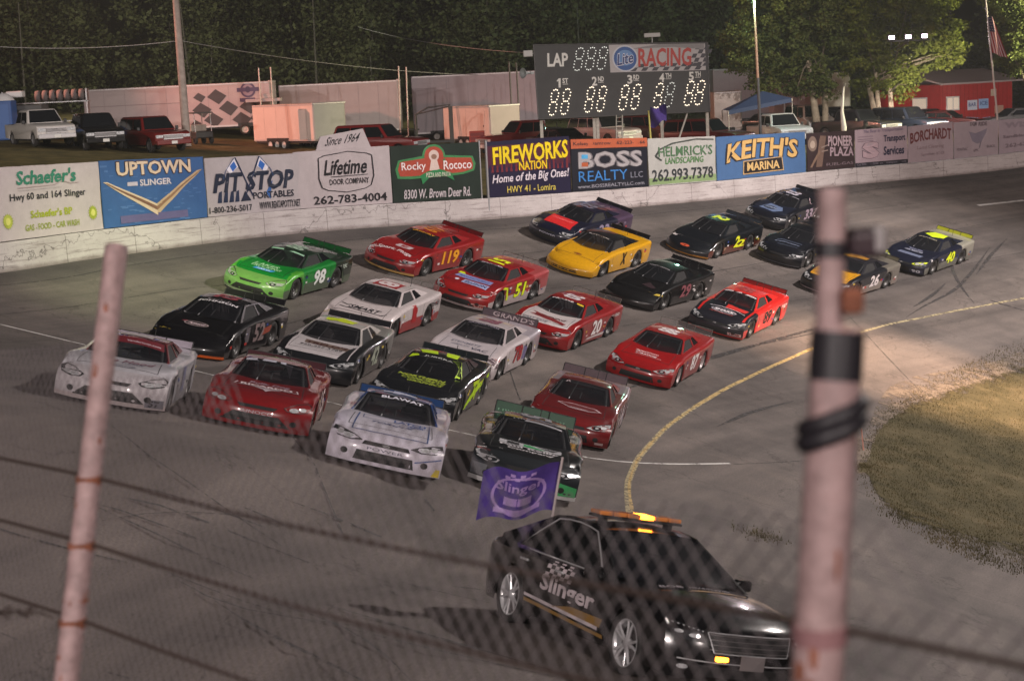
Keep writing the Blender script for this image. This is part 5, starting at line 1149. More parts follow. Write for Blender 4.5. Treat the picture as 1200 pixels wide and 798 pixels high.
def b_pit(x, c):
    for s, col in ((1, '2E60A8'), (-1, '2E60A8')):
        f = lambda u: .44+s*(u-.44)
        x.d.line([(f(.48), .30), (f(.31), .985)], .014, c('1C2A4A')); x.d.poly([(f(.305), .97), (f(.21), .80), (f(.25), .70), (f(.34), .82)], c('D8D4DC')).poly([(f(.30), .92), (f(.25), .84), (f(.28), .74), (f(.325), .82)], c('2E62B0'), 2); x.d.line([(f(.30), .97), (f(.2), .76), (f(.17), .62)], .008, c('24406A'))
    x.text('PIT STOP', .08, .39, .93, .73, c('1C2438'), shear=.12, bold=.04); x.text('PORTABLES', .48, .24, .92, .36, c('1E2230'), bold=.02, part='slogan'); x.text('1-800-236-5017', .01, .05, .46, .16, c('24262E'), bold=.015, part='slogan'); x.text('WWW.RENTAPOTTY.NET', .54, .05, .99, .18, c('24262E'), bold=.015, part='slogan')
    for u in (.1, .16, .22, .28): x.d.poly([(u, .22), (u+.045, .22), (u+.05, .42), (u+.02, .40)], c('24304A'))
    x.d.poly([(.34, .22), (.40, .40), (.46, .22)], c('1C2438')); x.d.poly([(.62, .34), (.70, .56), (.66, .22)], c('2E5A98'))
def b_lif(x, c):
    o = [(.24, .86), (.30, .90), (.55, .95), (.74, .90), (.80, .86), (.81, .5), (.78, .34), (.72, .29), (.52, .24), (.32, .29), (.26, .34), (.23, .5), (.24, .86)]
    x.d.line(o, .012, c('2A282C')); x.text('Lifetime', .30, .55, .75, .82, c('1E1C20'), shear=.12, bold=.02); x.d.line([(.36, .52), (.75, .53)], .012, c('2A282C')); x.text('DOOR COMPANY', .34, .38, .76, .48, c('242226'), bold=.01, part='slogan')
    x.text('262-783-4004', .17, .05, .94, .20, c('242226'), bold=.02, part='slogan')
def b_roc(x, c):
    x.d.ell(.47, .78, .13, .22, c('3E7A4C'), 1).poly([(.06, .42), (.20, .40), (.80, .44), (.93, .50), (.95, .62), (.92, .76), (.60, .80), (.34, .80), (.08, .74), (.04, .58)], c('3E7A4C'), 1)
    x.d.ell(.47, .79, .105, .17, c('A04434'), 2).poly([(.09, .46), (.20, .45), (.80, .48), (.91, .53), (.92, .62), (.90, .73), (.58, .76), (.36, .76), (.10, .71), (.07, .58)], c('A04434'), 2)
    x.d.poly([(.33, .30), (.42, .44), (.56, .46), (.69, .34), (.66, .48), (.52, .56), (.38, .52), (.31, .46)], c('2E7A4A'), 3); x.text('PIZZA AND PASTA', .37, .42, .65, .50, c('C8C0B4'), bold=.01, lay=4, part='slogan')
    x.d.ell(.47, .80, .055, .10, c('C8B4AC'), 3).poly([(.41, .54), (.53, .54), (.50, .74), (.44, .74)], c('C8B4AC'), 3).ell(.47, .78, .03, .045, c('8A6A5A'), 4)
    x.text('Rocky', .11, .52, .37, .70, c('DCD0D0'), bold=.012, lay=5); x.text('Rococo', .57, .54, .90, .70, c('DCD0D0'), bold=.012, lay=5); x.text('8300 W. Brown Deer Rd.', .12, .05, .88, .22, c('B8B0B4'), shear=.05, bold=.015, part='slogan')
def b_fire(x, c):
    x.d.rect(0, .52, 1, .92, c('4A2030'), 0)
    rs = random.Random(4)
    for k in range(34): u = .02+.95*k/34; h = rs.uniform(.08, .26); x.d.poly([(u, .44), (u+.03, .44), (u+.022, .46+h), (u+.008, .46+h*.8)], c('6A2830' if k % 2 else '221E3A'), 1)
    x.text('FIREWORKS', .07, .60, .97, .92, c('D8C01C'), bold=.03, lay=3, rot=.05); x.text('NATION', .37, .45, .70, .61, c('D8B81C'), bold=.025, lay=3); x.text('Home of the Big Ones!', .06, .22, .97, .42, c('C8C0C8'), shear=.1, bold=.02, lay=3, part='slogan', rot=.04); x.text('HWY 41 - Lomira', .22, .06, .80, .18, c('C0B050'), bold=.01, part='slogan')
def b_boss(x, c):
    x.d.rect(0, .82, 1, 1, c('A8583C')); x.text('Kelsey Damrow, 262-223-1166', .03, .86, .97, .95, c('3A2A30'), bold=.01, part='slogan'); x.text('BOSS', .08, .42, .93, .76, c('6A666A'), bold=.06, lay=1); x.text('BOSS', .085, .43, .92, .75, c('9A9698'), bold=.02, lay=3); x.d.rect(.12, .62, .20, .70, c('4A9AC8'), 4); x.d.rect(.12, .47, .20, .55, c('A85838'), 4)
    x.text('REALTY', .08, .18, .72, .38, c('3A78B8'), bold=0, part='slogan'); x.text('LLC', .76, .20, .92, .32, c('7A7C88'), bold=0, part='slogan'); x.text('www.BOSSREALTYLLC.com', .06, .05, .94, .12, c('8A8A94'), bold=.01, part='slogan')
def b_helm(x, c):
    x.d.line([(.18, .52), (.10, .62), (.16, .76), (.36, .88), (.70, .95), (.97, .93)], .03, c('3E4440'), 1).rect(0, .02, 1, .16, c('7E9468'), 0); x.text("HELMRICK'S", .14, .60, .95, .82, c('4A6A4C'), bold=.015); x.text('LANDSCAPING', .24, .44, .80, .58, c('4E7A48'), shear=.05, bold=.02, part='slogan'); x.text('262.993.7378', .04, .08, .95, .34, c('34383A'), bold=.02, part='slogan')
def b_keith(x, c):
    x.text("KEITH'S", .10, .34, .92, .84, c('2E2A30'), bold=.07, lay=1, shear=.05, arc=.10); x.text("KEITH'S", .115, .37, .905, .83, c('C8A468'), bold=.03, lay=3, shear=.05, arc=.10); x.d.poly([(.28, .08), (.74, .10), (.73, .44), (.28, .40)], c('B8986A'), 4).poly([(.29, .105), (.73, .125), (.72, .42), (.29, .38)], c('2A2628'), 5); x.text('MARINA', .32, .16, .69, .36, c('C8A870'), bold=.03, lay=7, part='slogan')
def b_pio(x, c):
    x.text('PIONEER', .44, .60, .96, .88, c('A8949A'), bold=.03, rot=-.04); x.text('PLAZA', .48, .34, .98, .58, c('A08C94'), bold=.03, rot=-.04); x.text('FUEL-GAS', .4, .10, .96, .18, c('7A6A70'), bold=.01, part='slogan')
    x.d.ell(.11, .72, .09, .20, c('7A6A60')).ell(.11, .70, .05, .10, c('A8988A'), 2).poly([(.18, .1), (.30, .1), (.36, .5), (.40, .9), (.28, .92), (.22, .56)], c('6E5A50')).poly([(.05, .1), (.1, .1), (.28, .5), (.24, .54)], c('7A6456')).line([(.30, .6), (.44, .66)], .03, c('8A7A72')).line([(.30, .5), (.44, .52)], .03, c('8A7A72'))
def b_tra(x, c):
    x.d.rect(0, 0, 1, .11, c('24222A')); x.text('Cal 800-555-3500  www.transport-wi.com', .03, .02, .97, .09, c('8A8490'), bold=0, part='slogan'); x.text('The Best in Transportation', .15, .87, .92, .98, c('6A5E78'), shear=.1, bold=0, part='slogan'); x.text('Transport', .54, .57, .96, .80, c('2A2A42'), bold=.03); x.text('Services', .54, .26, .93, .50, c('2A2A42'), bold=.03); x.text('S', .12, .20, .46, .66, c('5A4A58'), bold=.09, lay=1); x.text('S', .13, .21, .45, .65, c('B49CA4'), bold=.07, lay=3)
    for v in (.80, .73, .68): x.d.line([(.05, v), (.34, v)], .012, c('7A6A78'))
def b_bor(x, c):
    x.text('BORCHARDT', .05, .52, .96, .82, c('6A3030'), bold=.03, arc=.06, rot=.02); x.text('Land Clearing', .2, .32, .8, .44, c('8A7478'), shear=.1, bold=0, part='slogan'); x.text('Germantown 262-628', .28, .16, .80, .24, c('8A767C'), bold=0, part='slogan')
def b_dog(x, c):
    x.text('DQB', .36, .86, .52, .97, c('4A3A42'), bold=.03); x.text('RIDE', .56, .86, .74, .97, c('4A3A42'), bold=.02); x.d.poly([(.34, .72), (.48, .66), (.60, .70), (.74, .78), (.72, .66), (.62, .40), (.52, .36), (.42, .44)], c('7A7280')).line([(.6, .4), (.57, .24)], .02, c('6A626E')); x.text('PONTIAC', .06, .20, .30, .28, c('5A4A52'), bold=0, part='slogan'); x.text('GMC', .44, .14, .56, .22, c('5A4A52'), bold=0, part='slogan'); x.text('BUICK', .74, .22, .92, .30, c('5A4A52'), bold=0, part='slogan')
    for v in (.55, .48, .41): x.d.line([(.04, v), (.30, v+.01)], .008, c('A08C94'))
def b_wis(x, c):
    x.text('WISSLER', .08, .74, .95, .92, c('8A7C86'), bold=.05); x.text('Sandblasting', .06, .42, .6, .54, c('6A5A62'), bold=.02, part='slogan'); x.text('Painting', .66, .44, .96, .55, c('6A5A62'), bold=.02, part='slogan'); x.text('262-629-5454', .1, .16, .8, .28, c('6A5A62'), bold=.02, part='slogan')
banner(-36, 3, 202, 198, 'plain yellow banner at the far left end of the wall', 'C89A20', lambda x, c: x.d.rect(.3, .3, .6, .4, c('A87A18')))
banner(4, 126, 197, 190, 'white banner with green script name and two yellow sunflower badges', 'B6ACAC', b_sch)
banner(127, 247, 189, 184, 'blue painted banner with cream lettering and a wide chevron', '355A8C', b_upt)
banner(248, 356, 186, 180, 'grey white banner with crossed blue flags above its lettering', 'A8A0A2', b_pit)
r = banner(351, 461, 179, 171, 'white banner with a rounded badge and a stepped top reading Since 1964', 'AEA4A6', b_lif)
banner(462, 566, 172, 167, 'dark green banner with a red and green pizza badge', '1E2A24', b_roc)
banner(574, 673, 167, 160, 'dark purple banner with big yellow fireworks lettering', '1E1A34', b_fire)
banner(674, 762, 164, 162, 'black banner with an orange top strip and metallic lettering', '1A1C26', b_boss)
banner(763, 841, 163, 160, 'pale banner with green landscaping lettering', 'A4A4A0', b_helm)
banner(842, 945, 161, 155, 'blue banner with gold marina lettering', '466690', b_keith)
banner(947, 1003, 157, 153, 'dark brown banner with a pioneer figure', '362A2C', b_pio)
banner(1004, 1066, 153, 148, 'pinkish white banner with a large outlined S', 'A8969E', b_tra)
banner(1067, 1120, 149, 143, 'pale banner with arched brown lettering', 'A29298', b_bor)
banner(1121, 1172, 144, 141, 'pale banner with a grey dog head drawing', '9E9096', b_dog)
banner(1173, 1240, 141, 137, 'pale banner with faint grey lettering at the right end of the wall', '9C8E96', b_wis)
# raised name board on the stepped banner, and the upright post between two banners
def topper():
    A, B = wall_pt(377), wall_pt(437); n = wall_in(405); off = n*-.06; x, y, d = pix(A+off+Vector((0, 0, HWALL))); z0 = (y-178)*d/FPX; z1 = (y-160)*d/FPX
    base = A+off+Vector((0, 0, HWALL)); ux = B-A; slope = -.10
    P = lambda u, v, k=0: ux*u + Vector((0, 0, z0+(z1-z0)*v+.25*u)) + n*k
    o = MB().add([P(-.06, -.5, -.04), P(1.08, -.5, -.04), P(.92, 1, -.04), P(.10, .9, -.04), P(-.06, -.5, -.015), P(1.08, -.5, -.015), P(.92, 1, -.015), P(.10, .9, -.015)], [(3, 2, 1, 0), (4, 5, 6, 7), (0, 1, 5, 4), (1, 2, 6, 5), (2, 3, 7, 6), (3, 0, 4, 7)]).build('name_board', vin('AEA4A6'), None, Matrix.Translation(base))
    a = Art().text('Since 1964', .20, .22, .84, .78, vin('1E1C20'), .15, .01); a.lay_on('lettering', lambda u, v, l: P(u, v, -.008), o)
    tag(o, 'white trapezoid board reading Since 1964 above the stepped banner', 'sign')
topper()
a = wall_pt(570)+wall_in(570)*-.05; b = MB()
for dx in (-.13, .13): b.tube([a+Vector((dx, 0, .3)), a+Vector((dx, 0, HWALL+2.2))], .05, 0, 8)
tag(b.build('steel_post', mat('galvanised', (.35, .35, .36), .5, .6)), 'pair of galvanised posts between the pizza and fireworks banners', 'post')

# ---------------------------------------------------------------- scoreboard
def scoreboard():
    D = 90; bl, br, tl, tr = pt(631, 140, D), pt(832, 131, D-.5), pt(625, 53, D), pt(829, 50, D-.5)
    root = empty('scoreboard', Matrix.Translation((bl+br)/2 - Vector((0, 0, 2.2)))); o0 = root.matrix_world.translation
    tag(root, 'dark lap scoreboard with lit bulb numerals standing on white posts', 'scoreboard')
    n = (br-bl).cross(tl-bl).normalized(); n = -n if n.dot(CAMP-bl) < 0 else n
    P = lambda u, v, d=0: (bl*(1-u)*(1-v)+br*u*(1-v)+tl*(1-u)*v+tr*u*v) + n*d - o0
    b = MB().add([P(0, 0, 0), P(1, 0, 0), P(1, 1, 0), P(0, 1, 0), P(0, 0, -.45), P(1, 0, -.45), P(1, 1, -.45), P(0, 1, -.45)], [(0, 1, 2, 3), (7, 6, 5, 4), (0, 3, 7, 4), (1, 5, 6, 2), (2, 6, 7, 3), (0, 4, 5, 1)])
    b.build('cabinet', mat('board_grey', (.045, .046, .046), .55, noise=.12, nscale=1.5), root)
    fr = MB()
    for q in ([(0, 0), (0, 1)], [(1, 0), (1, 1)], [(0, 1), (1, 1)], [(0, 0), (1, 0)]): fr.tube([P(*q[0], .01), P(*q[1], .01)], .03, 0, 6)
    fr.build('frame', mat('board_frame', (.10, .10, .10), .5), root)
    wh = ink('E0E0DA'); put = lambda a: a.lay_on('lettering', lambda u, v, l: P(u, v, .004+.003*l), root); put(Art().text('LAP', .075, .70, .195, .885, wh, .02, .03))
    for i, t in enumerate(('1', '2', '3', '4', '5')):
        a = Art(); u = (.118, .325, .53, .715, .885)[i]; (a.poly([(u+.012, .415), (u+.024, .415), (u+.027, .54), (u+.016, .54), (u+.004, .51), (u+.004, .495), (u+.0135, .505)], wh) if t == '1' else a.text(t, u, .415+.01*i, u+.030, .54+.01*i, wh, .01, .03)); a.text(('ST', 'ND', 'RD', 'TH', 'TH')[i], u+.036, .47+.01*i, u+.070, .54+.01*i, wh, .005, .03); a.rect(u+.036, .455+.01*i, u+.068, .462+.01*i, wh); put(a)
    warm = mat('lit_bulb', (1, .9, .75), .4, emit=((1, .84, .64), 2.6)); cool = mat('dim_bulb', (.9, .9, .85), .4, emit=((.95, .98, .9), .8))
    pat = [(1, 8), (2, 8.2), (3, 8), (0, 7), (4, 7), (0, 6), (4, 6), (.4, 5), (3.6, 5), (1, 4.2), (2, 4.2), (3, 4.2), (0, 3.4), (4, 3.4), (0, 2.3), (4, 2.3), (0, 1.2), (4, 1.2), (1, .2), (2, 0), (3, .2)]
    def digit(u, v, w, h, m, skip=()):
        b = MB(); q = n.orthogonal().normalized()
        for i, (x, y) in enumerate(pat):
            if i in skip: continue
            c = P(u+w*x/4+.10*h*(y/8-.5), v+h*y/8, .02); M = Matrix.Translation(c)
            b.lathe([(0, .045), (.022, .03), (.032, 0)], 'z', 8, 0, M @ n.to_track_quat('Z', 'Y').to_matrix().to_4x4())
        b.build('digit', m, root)
    for i in range(3): digit(.235+.068*i, .64+.004*i, .044, .30, cool)
    for i, (u, v) in enumerate(((.075, .045), (.145, .05), (.285, .065), (.355, .07), (.485, .075), (.555, .08), (.685, .085), (.75, .09), (.865, .10), (.925, .105))):
        digit(u, v, .040, .335, cool if i == 7 else warm, (5, 16) if i == 6 else ())
    # the sponsor panel at the top right
    a = Art().rect(.435, .60, .985, .985, ink('B8B4B4'), 1)
    a.checks(.55, .61, .98, .71, 14, 2, ink('3A3840'), .3, 2); a.checks(.88, .66, .98, .96, 4, 5, ink('3A3840'), .2, 2); a.poly([(.55, .92), (.72, .985), (.98, .985), (.98, .90), (.8, .94)], ink('8A8888'), 2)
    a.ell(.525, .79, .075, .185, ink('C8CCD4'), 3).ell(.525, .79, .066, .165, ink('2E5A9A'), 4).ell(.525, .80, .05, .11, ink('6A94C8'), 5); a.lay_on('sponsor_panel', lambda u, v, l: P(u, v, .003+.003*l), root)
    a = Art(); a.text('Lite', .478, .70, .575, .88, ink('E8E8F0'), .05, .05, 6, rot=.04); a.text('Lite', .48, .71, .573, .87, ink('1E3A78'), .05, .02, 8, rot=.04); a.text('RACING', .60, .67, .905, .93, ink('B83A30'), .02, .025, 7); a.lay_on('sponsor_lettering', lambda u, v, l: P(u, v, .004+.003*l), root)
    wp = mat('white_post', (.55, .52, .46), .6, noise=.2)
    for u in (.015, .325, .345, .72, .985):
        c = P(u, .02, -.3); MB().box((c.x, c.y, c.z-1.6), (.16, .16, 3.3)).build('leg', wp, root)
    MB().tube([P(.87, 0, -.2), P(.80, -.45, .6)], .05, 0, 6).build('brace', wp, root)
    lad = MB(); A1, A2 = P(.455, 0, .1), P(.445, -.42, .7); B1, B2 = P(.49, 0, .1), P(.48, -.42, .7)
    lad.tube([A1, A2], .035, 0, 6); lad.tube([B1, B2], .035, 0, 6)
    for k in range(7): t = (k+.5)/7; lad.tube([A1.lerp(A2, t), B1.lerp(B2, t)], .02, 0, 5)
    M0 = root.matrix_world; lo = lad.build('ladder', mat('ladder_alloy', (.5, .48, .42), .45, .3), None, M0.copy()); tag(lo, 'ladder leaning against the underside of the scoreboard', 'ladder')
    for v, nm in ((.78, 'horn'), (.36, 'horn')):
        pass
    c = P(-.03, .62, .1)+o0
    b = MB().lathe([(.05, 0), (.07, .18), (.14, .36), (.28, .5), (.25, .5), (.12, .34)], 'x', 14, 0); b.box((-.12, 0, 0), (.2, .14, .14)); b.tube([(-.1, 0, 0), (.1, .35, 0), (.45, .5, 0)], .02, 0, 6)
    tag(b.build('loudspeaker', mat('horn_grey', (.42, .46, .46), .5), None, Matrix.Translation(c) @ Matrix.Rotation(R(-140), 4, 'Z')), 'grey horn loudspeaker on the left edge of the scoreboard', 'loudspeaker')
    c = P(-.035, .88, .1)+o0
    b = MB(); b.box((0, 0, 0), (.5, .3, .34), 0, bev=.05); b.tube([(0, .1, 0), (.5, .3, 0)], .025, 0, 6); tag(b.build('camera_housing', mat('housing_white', (.5, .5, .48), .5), None, Matrix.Translation(c)), 'small pale box fixed to the upper left edge of the scoreboard', 'housing')
    c = P(.685, 1.0, -.2)+o0; b = MB(); b.tube([(0, 0, 0), (0, 0, .35)], .03, 0, 6); b.box((0, 0, .45), (.85, .2, .22), 0, bev=.03); tag(b.build('floodlight', mat('housing_white', (.5, .5, .48), .5), None, Matrix.Translation(c)), 'small lamp box on top of the scoreboard', 'floodlight')
    # purple pennant on a stick in front of the board
    c = pt(763, 163, 86); f = empty('pennant', Matrix.Translation(c)); tag(f, 'small purple flag on a yellow stick below the fourth place numerals', 'flag')
    q = [pt(764, 128, 86)-c, pt(768, 122, 86)-c, pt(781, 124, 86)-c, pt(782, 140, 86)-c, pt(777, 150, 86)-c, pt(767, 148, 86)-c]
    MB().tube([(0, 0, -.6), pt(760, 130, 86)-c], .05, 0, 6).build('stick', mat('yellow_stick', (.55, .5, .12), .6), f)
    b = MB(); NU, NV = 8, 8; vs = []
    for j in range(NV+1):
        for i in range(NU+1):
            u, v = i/NU, j/NV; vs.append(pt(762+19*u+2*v*math.sin(u*3), 149-24*v-6*u*(1-v)+3*math.sin(u*6), 86+.25*math.sin(u*7+v*4))-c)
    cl = b.add(vs, [(j*(NU+1)+i, j*(NU+1)+i+1, (j+1)*(NU+1)+i+1, (j+1)*(NU+1)+i) for j in range(NV) for i in range(NU)], 0, True).build('cloth', mat('purple_cloth', (.055, .028, .20), .8, noise=.2), f)
scoreboard()
# ---------------------------------------------------------------- pits: trailers, buildings, poles
def box_trailer(label, M, L, W, H, side, end, wheels=(), door=None, trim='C0BCBC', art=None, name='enclosed_trailer', clear=.55, front_round=True, group='trailers in the pits'):
    """x forward along the trailer, right side is -y; M stands on the ground"""
    root = empty(name, M); tag(root, label, 'trailer', group)
    b = bevelled(MB().box((0, 0, clear+(H-clear)/2), (L, W, H-clear)), .05); b.build('body', mat('trailer_'+side, srgb(side), .45, 0, .2, .05, 1.5), root)
    MB().box((L/2+.02, 0, clear+(H-clear)/2), (.05, W*.94, (H-clear)*.94), 0, bev=.02).build('end_panel', mat('trailer_'+end, srgb(end), .45, 0, .2, .06, 1.5), root)
    b = MB(); b.box((L/2-.02, 0, H-.03), (.16, W+.05, .14), 0, bev=.04)
    for s in (-1, 1): b.box((0, s*(W/2+.008), H-.07), (L-.2, .02, .07)); b.box((0, s*(W/2+.008), clear+.06), (L-.2, .02, .10))
    b.build('trim', mat('trim_'+trim, srgb(trim), .35, .4), root)
    seam = MB()
    k = int(L/1.2)
    for i in range(1, k): 
        for s in (-1, 1): seam.box((-L/2+L*i/k, s*(W/2+.003), clear+(H-clear)/2), (.02, .006, H-clear-.3))
    seam.build('seam', mat('seam_'+side, tuple(c*.7 for c in srgb(side)), .5), root)
    for sgn in (-1, 1):
        if wheels: MB().box((sum(wheels)/len(wheels), sgn*(W/2-.02), .62), (wheels[-1]-wheels[0]+.9, .12, .26), 0, bev=.03).build('fender', BLACK, root)
        for x in wheels:
            o = link('wheel', bpy.data.meshes['wheel_small'] if 'wheel_small' in bpy.data.meshes else WHS[0], root); o.location = (x, sgn*(W/2-.02), .34); o.rotation_euler = (0, 0, 0 if sgn > 0 else math.pi); link('rim', WHS[1], o)
    if door:
        x, w, op = door
        MB().box((x, -(W/2+.006), clear+.1+(H-clear-.4)/2), (w, .03, H-clear-.4), 0, bev=.01).build('doorway' if op else 'door', SHADOWY if op else mat('trailer_'+side, srgb(side)), root)
        if op: 
            d = MB().box((0, -w*.36, clear+.1+(H-clear-.4)/2), (.05, w*.8, H-clear-.42), 0, bev=.01).build('door', mat('trailer_'+side, srgb(side)), root); d.location = (x+w*.5, -(W/2), 0)
        b = MB(); b.box((x+w*.35, -(W/2+.03), 1.4), (.06, .04, .12)); b.build('door_latch', BLACK, root)
    b = MB(); b.tube([(L/2, -.5, clear), (L/2+1.2, 0, clear-.05)], .05, 0, 6); b.tube([(L/2, .5, clear), (L/2+1.2, 0, clear-.05)], .05, 0, 6); b.tube([(L/2+.9, 0, .05), (L/2+.9, 0, clear+.3)], .04, 0, 6)
    b.build('hitch', BLACK, root); MB().box((0, 0, clear-.06), (L-.3, W*.9, .12)).build('chassis', SHADOWY, root)
    if art: art(root, L, W, H, clear)
    return root
WHS = (MB().lathe([(.2, -.1), (.31, -.12), (.34, -.08), (.34, .08), (.31, .12), (.21, .1)], 'y', 18).mesh('wheel_small', [RUBBER]), MB().lathe([(0, .08), (.08, .085), (.15, .05), (.2, .09), (.21, .105)], 'y', 14).mesh('rim', [mat('white_rim', (.5, .48, .46), .5)]))
def corner_trailer(label, px, d, L, W, H, ang, **kw):
    """its near left corner stands in direction px at distance d; the long side recedes to the left, turned ang from the picture plane"""
    c = ground_at(px, d); v = Vector((c.x, c.y, 0)).normalized(); rt = Vector((v.y, -v.x, 0)); a = R(ang)
    back = -rt*math.cos(a) + v*math.sin(a); f = -back; left = Vector((-f.y, f.x, 0))        # forward axis comes towards the camera
    ctr = c + back*L/2 + left*W/2; z = c.z
    return box_trailer(label, Matrix(((f.x, left.x, 0, ctr.x), (f.y, left.y, 0, ctr.y), (0, 0, 1, z), (0, 0, 0, 1))), L, W, H, **kw)
def side_trailer(label, px0, px1, d, W, H, turn=0, z=None, **kw):
    A, B = ground_at(px0, d), ground_at(px1, d+turn); f = (B-A); f.z = 0; L = f.length; f.normalize(); left = Vector((-f.y, f.x, 0)); ctr = (A+B)/2 + left*W/2
    return box_trailer(label, Matrix(((f.x, left.x, 0, ctr.x), (f.y, left.y, 0, ctr.y), (0, 0, 1, ctr.z if z is None else z), (0, 0, 0, 1))), L, W, H, **kw)
corner_trailer('white cargo trailer with three axles, its open side door facing the pole', 364, 100, 6.6, 2.35, 2.75, 56, side='C8B8B0', end='A8A8A0', wheels=(-1.35, -.6, .15), door=(2.25, .75, True))
corner_trailer('white cargo trailer with two axles between the masts and the scoreboard', 571, 106, 5.6, 2.3, 2.65, 58, side='D0BEB4', end='B0A0A0', wheels=(-.6, .2), door=(1.9, .8, False))
def check_art(root, L, W, H, cl):
    a = Art(); u0 = L/2-4.6; dk = ink('3C3436')
    for i, (x, y) in enumerate(((1.2, 2.0), (.2, 1.2), (1.9, 1.25), (.9, .55), (3.2, 1.3), (2.7, .5), (3.6, .55), (-.2, .3), (.1, 2.0))):
        s = .62 if i < 6 else .4
        a.poly([(u0+x-s, y+.02), (u0+x+.1, y-s*.75), (u0+x+s, y+.05), (u0+x-.05, y+s*.8)], dk)
    a.ring(L/2-1.4, 2.35, .48, .48, .12, ink('4A3A5A')).ell(L/2-1.4, 2.35, .36, .36, ink('8A7A88')).rect(L/2-2.1, 2.25, L/2-.7, 2.5, ink('4A3A5A'), 2).rect(L/2-1.95, 1.62, L/2-.85, 1.85, ink('4A3A5A'), 2).ell(L/2-1.4, 2.38, .16, .2, ink('3A2A4A'), 3)
    a.line([(-L/2+.3, 1.75), (L/2-5.2, 1.75)], .04, ink('8A7A7C'))
    a.lay_on('graphic', lambda u, v, l: Vector((u, -(W/2+.012+.004*l), v+cl-.1)), root)
side_trailer('long white race hauler trailer with a tumbling checkered flag along its side', 96, 316, 108, 2.5, 3.3, side='A89A9C', end='A09498', wheels=(4.2, 5.1), art=check_art)
side_trailer('long plain white trailer behind the three axle cargo trailer', 326, 466, 114, 2.5, 3.9, side='988E92', end='90888C', wheels=(-2, -1.1))
side_trailer('tall white hauler behind the two axle cargo trailer', 482, 636, 120, 2.5, 4.6, side='9C9298', end='948A90', wheels=(-3, -2.1), door=(-2.6, .9, False))
side_trailer('low white trailer to the right of the scoreboard', 836, 868, 112, 2.4, 3.1, side='A8A09A', end='A09890', wheels=(0,))
side_trailer('long pale trailer far behind the blue canopy', 836, 910, 132, 2.5, 4.6, side='A8949A', end='A08E94', wheels=(0, 1))
side_trailer('pale green box truck body behind the right tree trunks', 962, 996, 118, 2.4, 4.1, side='A0A498', end='989C90', wheels=(0,))
side_trailer('pale trailer with roof vents behind the van', 906, 962, 124, 2.5, 4.0, side='A4989A', end='9C9092', wheels=(0, 1))

def prop(name, label, cat, mb, m, loc, rot=0, group=None): return tag(mb.build(name, m, None, Matrix.Translation(loc) @ Matrix.Rotation(rot, 4, 'Z')), label, cat, group)
# red building
def red_building():
    A, B, C = ground_at(1102, 121), ground_at(1186, 124), ground_at(1070, 132)
    z = A.z-.3; f = (B-A); f.z = 0; L = f.length; f.normalize(); l = Vector((-f.y, f.x, 0)); Wd = 7.0
    M = Matrix(((f.x, l.x, 0, A.x), (f.y, l.y, 0, A.y), (0, 0, 1, z), (0, 0, 0, 1))); root = empty('red_building', M); tag(root, 'red painted building with small windows and a shallow white eaved roof', 'building')
    H = 3.3; rd = mat('red_siding', srgb('9A1C1C'), .7, noise=.12, nscale=2)
    MB().box((L/2, Wd/2, H/2), (L, Wd, H)).build('wall', rd, root); b = MB()
    for i in range(int(L/.4)): b.box((.2+.4*i, -.006, H/2), (.03, .012, H))
    b.build('board_joint', mat('red_joint', srgb('7A1414'), .8), root)
    MB().add([(-.4, -.6, H-.02), (L+.5, -.6, H-.02), (L+.5, Wd/2, H+.85), (-.4, Wd/2, H+.85), (L+.5, Wd+.4, H-.02), (-.4, Wd+.4, H-.02), (-.4, -.6, H+.1), (L+.5, -.6, H+.1), (L+.5, Wd/2, H+.98), (-.4, Wd/2, H+.98), (L+.5, Wd+.4, H+.1), (-.4, Wd+.4, H+.1)],
             [(0, 1, 2, 3), (3, 2, 4, 5), (6, 9, 8, 7), (9, 11, 10, 8), (0, 6, 7, 1), (1, 7, 8, 2), (2, 8, 10, 4), (0, 3, 9, 6), (3, 5, 11, 9)]).build('roof', mat('roof_grey', (.30, .26, .26), .7), root)
    MB().add([(L+.01, 0, H), (L+.01, Wd, H), (L+.01, Wd/2, H+.85), (L+.01, 0, .2), (L+.01, Wd, .2)], [(3, 4, 1, 2, 0)]).build('gable', mat('pale_green_gable', srgb('A8B8A0'), .7), root)
    WI = mat('lit_window', (.5, .45, .38), .4, emit=((1, .80, .62), .35)); wf = mat('white_frame', (.5, .47, .46), .6)
    for x in (1.1,):
        w = MB().box((x, -.02, 1.95), (1.2, .06, 1.0), 0, bev=.01).build('window', wf, root); MB().box((x-.28, -.055, 1.95), (.46, .02, .82)).build('pane', WI, w); MB().box((x+.28, -.055, 1.95), (.46, .02, .82)).build('pane', WI, w)
    w = MB().box((-.02, 2.2, 1.9), (.06, 1.6, 1.1), 0, bev=.01).build('window', wf, root); MB().box((-.06, 2.2, 1.9), (.02, 1.4, .9)).build('pane', WI, w)
    for x, v, c1, t in ((2.9, 1.75, 'B8C0D0', 'BAR'), (3.95, 1.8, '8AA8D0', 'ICE')):
        s = MB().box((x, -.03, v), (.9, .03, .7)).build('sign_panel', ink(c1), root); Art().text(t, x-.36, v-.1, x+.36, v+.18, ink('2A3A78'), 0, .02).lay_on('lettering', lambda u, q, l: Vector((u, -.05, q)), s)
    for x, v in ((6.6, 1.7), (7.6, 1.7)):
        if x < L-.3: MB().lathe([(0, -.05), (.34, -.05), (.36, 0)], 'y', 18, 0, Matrix.Translation((x, -.0, v))).build('round_sign', ink('C0A8A0'), root)
    MB().box((4.9, -.03, 2.55), (.5, .04, .5)).build('sign_panel', ink('B0A090'), root); MB().box((5.4, -.03, 1.3), (.8, .04, .6)).build('sign_panel', ink('A88878'), root)
red_building()
